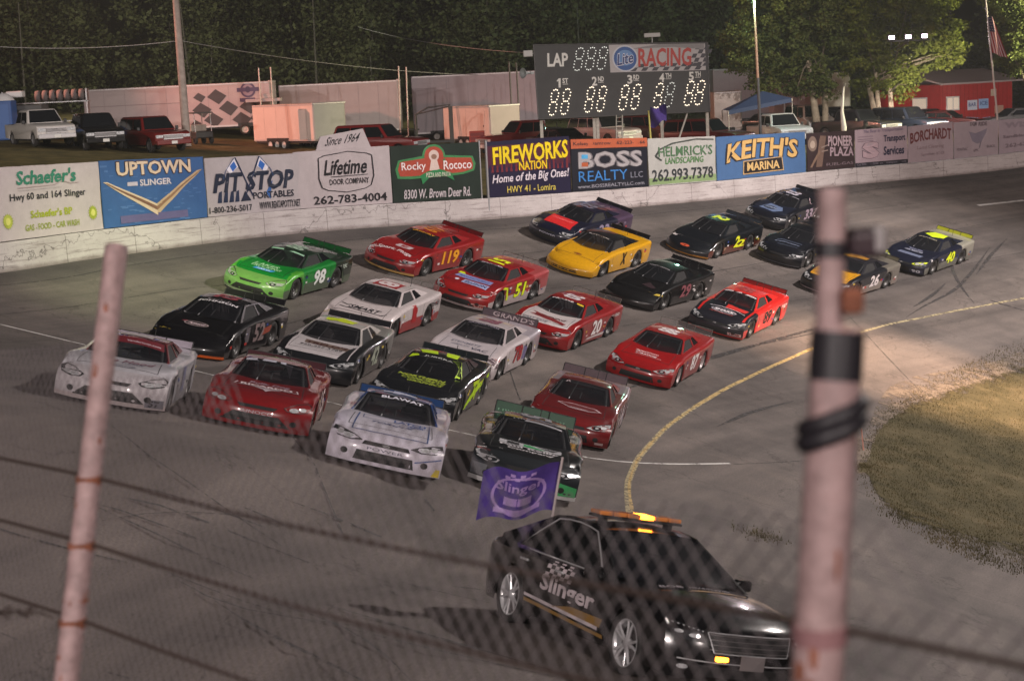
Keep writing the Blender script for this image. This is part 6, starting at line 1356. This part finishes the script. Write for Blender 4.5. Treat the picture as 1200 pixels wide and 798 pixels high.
def hut():
    A = ground_at(1040, 138); M = Matrix.Translation(A); root = empty('pit_hut', M); tag(root, 'small pale building with two dark windows left of the red one', 'building')
    MB().box((1.5, 1.5, 1.6), (3.4, 3, 3.2)).build('wall', mat('pale_wall', (.42, .36, .36), .7), root); MB().box((1.5, 1.4, 3.28), (3.9, 3.6, .16)).build('roof', mat('roof_grey', (.30, .26, .26), .7), root)
    for x in (.8, 2.1): w = MB().box((x, -.02, 2.1), (.9, .05, .8)).build('window', mat('white_frame', (.5, .47, .46), .6), root); MB().box((x, -.05, 2.1), (.7, .02, .62)).build('pane', DARK, w)
hut()
# blue canopy
c = ground_at(886, 108); f = empty('canopy_tent', Matrix.Translation(c)); tag(f, 'blue pitched canopy tent beside the light pole', 'tent')
cb = mat('blue_tarp', srgb('1C3054'), .7); b = MB(); b.add([(-2, -1.5, 2.0), (2, -1.5, 2.6), (2, 1.5, 2.6), (-2, 1.5, 2.0), (.4, 0, 3.1), (-2, -1.5, 1.75), (2, -1.5, 2.35)], [(0, 1, 4), (1, 2, 4), (2, 3, 4), (3, 0, 4), (0, 5, 6, 1)]); b.build('canopy', cb, f)
for x, y, h in ((-2, -1.5, 2), (2, -1.5, 2.6), (2, 1.5, 2.6), (-2, 1.5, 2)): MB().tube([(x, y, 0), (x, y, h)], .03, 0, 6).build('leg', STEEL, f)
# left end: toilet, tyre rack
c = ground_at(2, 96); f = empty('portable_toilet', Matrix.Translation(c)); tag(f, 'blue portable toilet with a rounded white roof at the left edge', 'portable toilet')
MB().box((0, 0, 1.1), (1.15, 1.15, 2.2), 0, bev=.06).build('cabin', mat('blue_plastic', srgb('2A4E86'), .5), f); MB().lathe([(0, .42), (.25, .38), (.5, .2), (.64, 0)], 'z', 16, 0, Matrix.Translation((0, 0, 2.2))).build('roof', mat('white_plastic', (.55, .55, .55), .5), f); MB().box((.0, -.585, 1.05), (.8, .02, 1.9)).build('door', mat('blue_plastic_door', srgb('345A94'), .5), f)
c = ground_at(52, 98); f = empty('tyre_rack', Matrix.Translation(c)); tag(f, 'rack of race tyres standing behind the white pickup truck', 'rack')
b = MB()
for x in (-2.4, 2.4): b.box((x, 0, 1.35), (.08, .5, 2.7))
b.box((0, 0, 2.0), (5, .5, .06)); b.box((0, 0, .9), (5, .5, .06)); b.build('frame', STEEL, f); tm = MB().lathe([(.19, -.13), (.31, -.15), (.34, 0), (.31, .15), (.19, .13)], 'x', 18).mesh('tyre', [mat('old_tyre', (.10, .085, .085), .8)])
for i in range(7): o = link('tyre', tm, f); o.location = (-.4+.42*i, 0, 2.37)
prop('roof_unit', 'small white roof box raised above the cab of the white pickup', 'box', MB().box((0, 0, 0), (.95, .7, .36), 0, bev=.08), mat('white_plastic', (.55, .55, .55), .5), pt(18, 111, 97))
b = MB(); b.box((0, 0, 0), (3.2, 1.6, .28), 0, bev=.04)
for x in (-1.2, 1.2): b.box((x, .0, -.9), (.1, .1, 1.7))
prop('storage_rack', 'dark steel rack with a flat deck under the white roof box', 'rack', b, mat('dark_steel', (.06, .06, .06), .6), pt(20, 127, 97.6))
# cart, hitch frames, tool chest
def cart(px, d, label):
    c = ground_at(px, d); f = empty('golf_cart', Matrix.Translation(c) @ Matrix.Rotation(R(-60), 4, 'Z')); tag(f, label, 'cart')
    MB().box((0, 0, .55), (1.9, 1.1, .4), 0, bev=.06).build('body', BLACK, f); b = MB()
    for x in (-.8, .8):
        for y in (-.5, .5): b.tube([(x, y, .6), (x*.85, y, 1.8)], .03, 0, 6)
    b.build('roof_post', STEEL, f); MB().box((0, 0, 1.84), (1.9, 1.2, .08), 0, bev=.03).build('roof', mat('dark_steel', (.06, .06, .06), .6), f); MB().box((-.2, 0, .95), (.4, 1.0, .4), 0, bev=.05).build('seat', mat('cart_seat', (.3, .26, .22), .7), f)
    for x in (-.65, .65):
        for y in (-.5, .5): o = link('wheel', WHS[0], f); o.location = (x, y, .24); o.scale = (.7, .7, .7)
cart(229, 101, 'dark roofed golf cart parked beside the foot of the utility pole')
c = ground_at(508, 104); b = MB(); b.tube([(-1.2, 0, .2), (-1.2, 0, 2.2), (-.4, 0, 2.6), (.9, 0, 2.7), (.9, 0, .2)], .06, 0, 8); b.tube([(-1.2, .6, .2), (-1.2, .6, 2.2), (.9, .6, 2.6), (.9, .6, .2)], .06, 0, 8); b.box((-.1, .3, .5), (2.4, .8, .14)); b.box((.95, .1, 1.4), (.25, .3, 2.4))
prop('gooseneck_hitch', 'dark steel gooseneck frame in front of the tall hauler', 'frame', b, mat('dark_steel', (.06, .06, .06), .6), c)
c = ground_at(556, 100); f = empty('tool_chest', Matrix.Translation(c)); tag(f, 'red rolling tool chest beside the two axle cargo trailer', 'tool chest')
MB().box((0, 0, .75), (.9, .5, 1.1), 0, bev=.03).build('cabinet', mat('tool_red', srgb('B03A2A'), .4), f)
for i in range(4): MB().box((0, -.26, .4+.24*i), (.8, .03, .19), 0, bev=.01).build('drawer', mat('tool_red2', srgb('8A2A20'), .4), f)
for x in (-.35, .35): MB().lathe([(0, -.04), (.1, -.04), (.1, .04), (0, .04)], 'y', 10, 0, Matrix.Translation((x, 0, .1))).build('castor', BLACK, f)

# poles, masts, wires, flag
def rod(name, label, cat, a, b_, r, m, group=None, n=8):
    A = Vector(a); return tag(MB().tube([(0, 0, 0), Vector(b_)-A], r, 0, n).build(name, m, None, Matrix.Translation(A)), label, cat, group)
wood = mat('weathered_wood', (.30, .25, .22), .8, noise=.25, nscale=3); mast = mat('mast_alloy', (.42, .38, .36), .5, .2)
rod('utility_pole', 'tall weathered wooden utility pole in front of the checkered hauler', 'utility pole', pt(219.5, 172, 94), pt(204, -24, 94), [.24, .17], wood, n=12)
def wire(a, b_, label):
    A = Vector(a); B = Vector(b_); pts = [A.lerp(B, t/14)-A - Vector((0, 0, .9*4*(t/14)*(1-t/14)*.4)) for t in range(15)]
    tag(MB().tube(pts, .022, 0, 5).build('overhead_wire', mat('wire_grey', (.30, .30, .29), .6), None, Matrix.Translation(A)), label, 'wire', 'overhead wires')
wire(pt(-60, 50.5, 94), pt(211, 48, 94), 'overhead wire running left from the wooden pole')
wire(pt(211, 48, 94), pt(560, 88, 118), 'overhead wire dropping right from the wooden pole to the tall hauler')
wire(pt(420, 32, 150), pt(628, 63, 90), 'overhead wire reaching the top left corner of the scoreboard')
for px, t, b_, d, lab in ((303, 80, 118, 107, 'left of two thin masts above the checkered hauler'), (317, 79, 118, 107, 'right of two thin masts above the checkered hauler'), (467, 78, 160, 108, 'left of two pale masts beside the dark red wagon'), (476, 79, 160, 108, 'right of two pale masts beside the dark red wagon'), (596.5, 73, 122, 112, 'left of two dark masts behind the loudspeaker'), (605, 74, 125, 112, 'right of two dark masts behind the loudspeaker')):
    rod('mast', lab, 'mast', pt(px+3, b_+8, d), pt(px, t, d), .045 if px < 590 else .055, mast if px < 590 else mat('dark_steel', (.06, .06, .06), .6), 'thin masts in the pits')
def wallpack(px, py, d, label):
    b = MB(); b.box((0, 0, 0), (1.0, .7, .3), 0, bev=.04); b.box((0, 0, -.25), (2.2, .9, .2), 0, bev=.03); prop('roof_vent', label, 'vent', b, mat('pale_wall', (.42, .36, .36), .7), pt(px, py, d))
wallpack(309, 113, 107.5, 'flat vent housing on top of the checkered hauler under the masts')
# light pole by the trees with its lamp head
p0, p1 = pt(892, 172, 96), pt(883.2, -6, 96)
f = empty('light_pole', Matrix.Translation(p0)); tag(f, 'slim light pole with a lamp at the top edge of the picture', 'light pole')
MB().tube([(0, 0, 0), (p1-p0)*.45], [.10, .08], 0, 10).build('lower_mast', mat('dark_steel', (.06, .06, .06), .6), f); MB().tube([(p1-p0)*.45, p1-p0], [.08, .06], 0, 10).build('upper_mast', mat('rust_mast', (.34, .20, .13), .6), f)
MB().box(tuple(p1-p0+Vector((0, -.1, .1))), (.8, .5, .16), 0, bev=.04).build('lamp_head', BLACK, f); MB().box(tuple(p1-p0+Vector((0, -.1, -.01))), (.6, .4, .06)).build('lamp', mat('green_lamp', (.6, 1, .85), .4, emit=((.45, 1, .75), 22)), f)
lp = spot(p1+Vector((0, -.2, -.3)), p1+Vector((-.8, -1.6, -6)), 2600, (.45, 1, .72), 140, 1, .25)
# three floodlights in the crown of the right tree
for px, py, lab in ((1045, 44.5, 'left of the three lit floodlights among the leaves'), (1064.5, 43.5, 'middle one of the three lit floodlights among the leaves'), (1083.5, 42.5, 'right of the three lit floodlights among the leaves')):
    c = pt(px, py, 105.6); f = empty('floodlight', Matrix.Translation(c)); tag(f, lab, 'floodlight', 'floodlights in the tree')
    MB().box((0, .12, 0), (.5, .2, .36), 0, bev=.04).build('housing', BLACK, f); MB().box((0, 0, 0), (.34, .05, .22), 0, bev=.02).build('lens', mat('flood_glow', (1, .9, .95), .4, emit=((1, .74, .88), 12)), f)
    MB().tube([(0, .2, 0), (0, .2, -.5)], .03, 0, 6).build('bracket', BLACK, f)
b = MB(); A = pt(1040, 49, 106); B = pt(1090, 47, 106); b.tube([A-A, B-A], .05, 0, 6); b.tube([(B-A)/2, (B-A)/2+CF*5, (B-A)/2+CF*5-Vector((0, 0, 8))], .07, 0, 8)
tag(b.build('floodlight_pole', mat('dark_steel', (.06, .06, .06), .6), None, Matrix.Translation(A)), 'dark pole and crossbar carrying the three floodlights in the tree', 'pole')
spot(pt(1064, 41, 105), pt(1064, 41, 105)+Vector((-3, -30, -14)), 5200, (1, .84, .88), 120, 1, .4)
# flag pole and flag
p0, p1 = pt(1173, 178, 98), pt(1153, -20, 98)
f = empty('flagpole', Matrix.Translation(p0)); tag(f, 'pale flagpole leaning slightly left before the red building', 'flagpole'); MB().tube([(0, 0, 0), p1-p0], [.065, .04], 0, 8).build('mast', mast, f); MB().lathe([(0, .07), (.06, .03), (.06, -.03), (0, -.07)], 'z', 10, 0, Matrix.Translation(p1-p0)).build('finial', mast, f)
def usflag():
    o = pt(1156, 17, 97.9); dn = pt(1163, 62, 97.9)-o; ac = pt(1169, 56, 97.6)-pt(1163, 60, 97.9)
    f = empty('national_flag', Matrix.Translation(o)); tag(f, 'red and white striped flag hanging in folds on the flagpole', 'flag')
    ac2 = CR*.85-CU*.1
    def P(u, v, k=0): return dn*(v+.04*math.sin(u*5)) + ac2*(u*(.55+.45*v)) + CF*(.16*math.sin(u*8+v*3)+k) - CU*(.35*u*u)
    ms = [mat('flag_red', srgb('8A1A20'), .8), mat('flag_white', srgb('C0A8AC'), .8), mat('flag_blue', srgb('20254A'), .8)]; b = MB(); N = 13
    vs = [P(i/26, j/20) for j in range(21) for i in range(27)]; fs = []; mm = []
    b.add(vs, [(j*27+i, j*27+i+1, (j+1)*27+i+1, (j+1)*27+i) for j in range(20) for i in range(26)], 0, True)
    b.m = [2 if (j < 8 and i < 14) else (i//2) % 2 for j in range(20) for i in range(26)]
    b.build('cloth', ms, f)
    a = Art()
    for r in range(5):
        for q in range(4): a.ell(.07+.12*q, .05+.075*r, .02, .018, ms[1], 1, 5)
    a.lay_on('star', lambda u, v, l: P(u, v, -.01), f)
usflag()
# white folded umbrella-like post by the right trunks
b = MB(); b.tube([(0, 0, 0), (0, 0, .8), (-.1, 0, 1.8), (.05, 0, 3.3)], [.08, .18, .10, .03], 0, 8); prop('folded_awning', 'slim white folded awning standing between the tree trunks', 'awning', b, mat('grey_canvas', (.34, .34, .33), .7), ground_at(988, 104))

# ---------------------------------------------------------------- trees
def leaf_mat(name, a, b_, c):
    m = bpy.data.materials.new(name); m.use_nodes = True; n = m.node_tree.nodes; L = m.node_tree.links; bs = n['Principled BSDF']; bs.inputs['Roughness'].default_value = .6; bs.inputs['Specular IOR Level'].default_value = .1
    tc = n.new('ShaderNodeTexCoord'); t = n.new('ShaderNodeTexNoise'); t.inputs['Scale'].default_value = .7; t.inputs['Detail'].default_value = 7; t.inputs['Roughness'].default_value = .8
    L.new(tc.outputs['Object'], t.inputs['Vector']); r = ramp_node(n, L, t.outputs[0], [(.32, a), (.5, b_), (.68, c)]); L.new(r.outputs[0], bs.inputs['Base Color'])
    tr = n.new('ShaderNodeBsdfTranslucent'); L.new(r.outputs[0], tr.inputs[0]); mx = n.new('ShaderNodeMixShader'); mx.inputs[0].default_value = .3
    L.new(bs.outputs[0], mx.inputs[1]); L.new(tr.outputs[0], mx.inputs[2]); L.new(mx.outputs[0], n['Material Output'].inputs[0]); return m
def leaves(b, c, rad, n, s0, s1, rng):
    for _ in range(n):
        d = Vector((rng.gauss(0, 1), rng.gauss(0, 1), rng.gauss(0, 1))).normalized(); p = c + Vector((d.x*rad[0], d.y*rad[1], d.z*rad[2]))*(rng.random()**.45)
        u = Vector((rng.gauss(0, 1), rng.gauss(0, 1), rng.gauss(0, .7))).normalized(); v = u.orthogonal().normalized(); v = (v*math.cos(rng.random()*6)+u.cross(v)*math.sin(rng.random()*6)); s = rng.uniform(s0, s1)
        k = len(b.v); b.v += [tuple(p-u*s), tuple(p+v*s*.55), tuple(p+u*s), tuple(p-v*s*.55)]; b.f.append((k, k+1, k+2, k+3)); b.m.append(0); b.sm.append(False)
bark = mat('bark', (.30, .25, .18), .9, noise=.3, nscale=5, bump=.6, bscale=14)
LM = leaf_mat('broad_leaf', (.06, .085, .014), (.105, .13, .02), (.16, .175, .032)); LM2 = leaf_mat('pale_leaf', (.05, .078, .02), (.085, .11, .03), (.12, .14, .042))
def tree(label, trunks, blobs, d, lm, dens=1.0, seed=1):
    rng = random.Random(seed); base = ground_at(trunks[0][0], d); root = empty('broadleaf_tree', Matrix.Translation(base)); tag(root, label, 'tree', 'trees in the pits')
    for (px, tx, ty, r) in trunks:
        a = ground_at(px, d); t = pt(tx, ty, d+rng.uniform(-.5, .5)); mid = a.lerp(t, .5)+Vector((rng.uniform(-.15, .15), 0, 0)); b = MB().tube([a-base-Vector((0, 0, .3)), a.lerp(t, .15)-base, mid-base, t-base], [r*1.8, r*1.4, r*1.15, r*.8], 0, 9); b.build('trunk', bark, root)
        for _ in range(3):
            q = rng.choice(blobs); e = pt(q[0]+rng.uniform(-.3, .3)*q[2], q[1]+rng.uniform(-.2, .2)*q[2], d+rng.uniform(-2, 2)); s = a.lerp(t, rng.uniform(.6, 1)); MB().tube([s-base, s.lerp(e, .5)+Vector((0, 0, .3))-base, e-base], [r*.42, r*.28, r*.10], 0, 6).build('limb', mat('limb_bark', (.12, .10, .065), .9, noise=.3), root)
    b = MB()
    for (px, py, rp) in blobs:
        c = pt(px, py, d) - base; r = rp*d/FPX; nc = int(10*r*r*dens)+7
        for _ in range(nc):
            v = Vector((rng.gauss(0, 1), rng.gauss(0, 1), rng.gauss(0, 1))).normalized()*r*(.45+.6*rng.random()); cr_ = rng.uniform(.35, .75); leaves(b, c+v+Vector((0, rng.uniform(-1, 1), 0)), (cr_, cr_, cr_*.7), int(78*dens), .07, .15, rng)
    b.build('crown', lm, root, fix=False)
tree('broad tree with two bare trunks rising behind the marina banner', [(958, 946, 62, .19), (967, 962, 70, .16)], [(875, 58, 30), (858, 52, 20), (890, 20, 34), (915, 60, 32), (908, 95, 22), (940, 20, 36), (945, 78, 26), (972, 45, 30), (925, -20, 40), (975, -5, 36), (880, -15, 34), (890, 88, 20), (965, 95, 18), (935, 102, 14)], 110, LM2, 1.0, 3)
tree('bright leafed tree with three close trunks left of the red building', [(1035, 1016, 92, .17), (1030, 1026, 85, .14), (1041, 1042, 90, .15)], [(1005, 30, 32), (1035, 70, 30), (1062, 20, 36), (1095, 35, 30), (1112, 60, 22), (1085, 70, 22), (1050, 95, 22), (1012, 78, 26), (1030, 0, 34), (1075, -20, 40), (1098, 5, 26), (995, 5, 28), (1022, 104, 14), (1060, 98, 12)], 110, LM, 1.0, 4)
tree('tree at the right edge of the picture behind the flagpole', [(1215, 1205, 90, .22)], [(1185, 55, 26), (1205, 20, 34), (1195, 70, 20), (1228, 60, 28), (1175, 10, 22), (1200, -25, 36), (1240, 30, 40)], 104, LM2, 1.0, 5)
def wood():
    rng = random.Random(11); b = MB(); tb = MB()
    for k in range(300):
        px = rng.uniform(-140, 1340); d = rng.uniform(150, 190); g = pt(px, 100, d); z = pit_z(g.x)-1
        top = rng.uniform(-70, 30) if not 1095 < px < 1165 else rng.uniform(34, 60)
        if 640 < px < 840: top = rng.uniform(-40, 30)
        zt = pt(px, top, d).z; r = rng.uniform(2.0, 3.6); h = zt-z
        if k % 4 == 0: tb.tube([Vector((g.x, g.y, z)), Vector((g.x+rng.uniform(-.6, .6), g.y, z+h*.8))], [.16, .05], 0, 5)
        for q in range(int(h*1.5)):
            t = rng.uniform(.12, 1); rr = r*(1.15-.75*t)*rng.uniform(.7, 1); a = rng.uniform(0, 6.28); leaves(b, Vector((g.x+math.cos(a)*rr*.8, g.y+math.sin(a)*rr*.8, z+h*t)), (1.3, 1.3, 1.1), 34, .12, .30, rng)
    tb.m = [1]*len(tb.m); b.add(tb.v, tb.f, 1, True)
    tag(b.build('wood', [leaf_mat('wood_leaf', (.035, .042, .018), (.055, .062, .026), (.08, .085, .038)), mat('dark_bark', (.05, .045, .035), .9)], None, fix=False), kind='stuff')
wood()
# ---------------------------------------------------------------- catch fence at the foot of the stand, close to the camera
def catch_fence():
    D0, D1 = 6.6, 3.35
    lb, lt = pt(66, 900, D0-.2), pt(136.5, 290, D0+.5); rb_, rm, rt = pt(951, 900, D1), pt(982, 384, D1), pt(975, 222, D1)
    root = empty('catch_fence', Matrix.Translation(lb-Vector((0, 0, .4)))); o = root.location.copy(); tag(root, 'chain link catch fence with rusty cables and two pinkish pipe posts close to the camera', 'fence')
    pm = mat('pink_pipe_paint', srgb('98807F'), .6, noise=.3, nscale=16, bump=.4, bscale=24); rust = mat('rust', (.22, .075, .04), .8, noise=.4, nscale=20); tape = mat('black_tape', (.018, .016, .02), .5)
    b = MB().tube([lb-o, lt-o], .048, 0, 18); lp = b.build('post', pm, root)
    b = MB().tube([rb_-o, rm-o], .050, 0, 18); rp = b.build('post', pm, root)
    yl_ = lambda t: lb.lerp(lt, t)-o; yr_ = lambda t: rb_.lerp(rm, t)-o
    m0 = pt(971.5, 420, D1)
    rr = random.Random(8)
    for par, P0, P1, rad, nn in ((lp, yl_(0), yl_(1), .0485, 26), (rp, yr_(0), yr_(1), .0505, 22)):
        b = MB(); ax_ = (P1-P0).normalized(); u_ = ax_.orthogonal().normalized(); v_ = ax_.cross(u_)
        for k in range(nn):                                    # chips where the paint has come off the pipe
            a0 = rr.uniform(0, 6.28); t0 = rr.random(); c0 = P0.lerp(P1, t0); w0, h0_ = rr.uniform(.06, .25), rr.uniform(.006, .03)
            b.add([c0+(u_*math.cos(a0+q*w0)+v_*math.sin(a0+q*w0))*rad+ax_*r*h0_*rr.uniform(.6, 1.3) for q, r in ((-1, -1), (0, -1.3), (1, -1), (1.2, 0), (1, 1), (0, 1.2), (-1, 1))], [tuple(range(7))])
        b.build('rust_chip', rust, par)
    MB().tube([m0-o, rt-o], .0285, 0, 16).build('extension_pipe', pm, rp)
    ax = (rm-rb_).normalized(); ax2 = (rt-m0).normalized()
    def on_r(py): t = (py-900)/(384-900); return rb_.lerp(rm, t)-o
    MB().tube([on_r(446), on_r(389)], .0525, 0, 18).build('tape_band', tape, rp)
    c = on_r(498); b = MB()
    for a0, dz in ((0, 0),):
        pts = []; u = ax.orthogonal().normalized(); v = ax.cross(u)
        for k in range(25): a = 2*math.pi*k/12; pts.append(c+(u*math.cos(a)+v*math.sin(a))*.053+ax*(-.030+.06*k/24+.022*math.sin(a+2.2)))
        b.tube(pts, .019, 0, 6)
    b.build('tape_band', tape, rp)
    q = lambda py: m0.lerp(rt, (py-420)/(222-420))-o
    MB().tube([q(303), q(284)], .032, 0, 14).build('tape_band', tape, rp)
    b = MB(); e = pt(1014, 285, D1+.05)-o; b.box(tuple(e), (.07, .09, .055), 0, bev=.012); b.tube([q(292), e], .014, 0, 6); cl = b.build('clamp', mat('dark_clamp', (.035, .02, .025), .5), rp)
    b = MB(); b.box(tuple(pt(1028, 280, D1+.03)-o), (.02, .06, .05), 0, bev=.006); b.build('clamp_end', mat('clamp_grey', (.30, .28, .28), .5), cl)
    b = MB(); b.box(tuple(pt(998, 352, D1-.03)-o), (.042, .05, .05), 0, bev=.01); b.build('rusty_bracket', rust, rp)
    MB().tube([on_r(640), on_r(520)], .0506, 0, 18).build('weld_seam', pm, rp) if False else None
    def cross(t0, t1): return (lb.lerp(lt, t0)-o), (rb_.lerp(rm, t1)-o)
    yl = lambda py: lb.lerp(lt, (py-900)/(290-900)); yr = lambda py: rb_.lerp(rm, (py-900)/(384-900))
    for k, (a, c) in enumerate(((578, 741), (655, 870), (742, 1010))):
        A, B = yl(a), yr(c); d = B-A; pts = [A-d*.7-o]+[A+d*t+Vector((0, 0, -.03*math.sin(math.pi*t)))-o for t in (0, .2, .4, .6, .8, 1)]+[A+d*1.5-o]
        off = Vector((0, .055, 0)); MB().tube([p+off for p in pts], .008, 0, 6).build('cable', mat('rusty_cable', (.045, .028, .022), .8), root)
        for P, rad in ((A, .053), (B, .055)):
            MB().tube([P-o-Vector((0, 0, .018)), P-o+Vector((0, 0, .018))], rad, 0, 14).build('cable_clamp', rust if P is A else mat('post_ring', srgb('8A6668'), .6), lp if P is A else rp)
    A, B = yl(716), yr(960)
    MB().tube([A-o-Vector((0, 0, .006)), A-o+Vector((0, 0, .006))], .0505, 0, 14).build('cable_clamp', rust, lp)
    # chain link: two families of slanting wires in the plane of the fence
    A = yl(742)-o; B = yr(1010)-o; L = (B-A).length; e = (B-A)/L; ul, ur = (lt-lb).normalized(), (rm-rb_).normalized()
    hl, hr = (yl(418)-yl(742)).length, (yr(600)-yr(1010)).length; off = Vector((0, .06, 0)); b = MB(); rng = random.Random(2)
    def pl(x, h): t = x/L; u = ul.lerp(ur, clampf(t, -.3, 1.2)); return A + e*x + u*h + off
    cw, ch = .071, .074; x0, x1, h0 = -2.6, L*1.45, -.45
    for fam in (1, -1):
        for k in range(int((x0-3)/cw), int((x1+3)/cw)):
            seg = []
            for i in range(17):
                h = h0 + (2.1-h0)*i/16; x = k*cw + fam*h*cw/ch
                if x0 <= x <= x1 and h <= hl+(hr-hl)*x/L: seg.append(pl(x, h)+Vector((rng.gauss(0, .0012), fam*.002, rng.gauss(0, .0012))))
            if len(seg) > 1: b.tube(seg, .0024, 0, 4, cap=False)
    b.build('chain_link', mat('galvanised_wire', (.17, .15, .155), .5, .2), root, fix=False)
    # scrap of dark weed caught on the lowest cable
    b = MB(); c = pt(18, 716, D0-.1)-o
    for k in range(26): a = c+Vector((rng.uniform(-.09, .09), rng.uniform(-.02, .02), rng.uniform(-.012, .012))); b.tube([a, a+Vector((rng.uniform(-.06, .06), rng.uniform(-.02, .02), rng.uniform(-.025, .025)))], .004, 0, 4)
    b.build('tangled_weed', mat('dry_weed', (.05, .035, .03), .9), root)
catch_fence()
# slim marker post at the grass edge
A = TW(*onback(1012, 528)); B = A + Vector((-.05, 0, .62))
rod('marker_post', 'slim orange and white marker stake at the edge of the infield grass', 'stake', A, B, .018, mat('stake_orange', srgb('C89080'), .6))
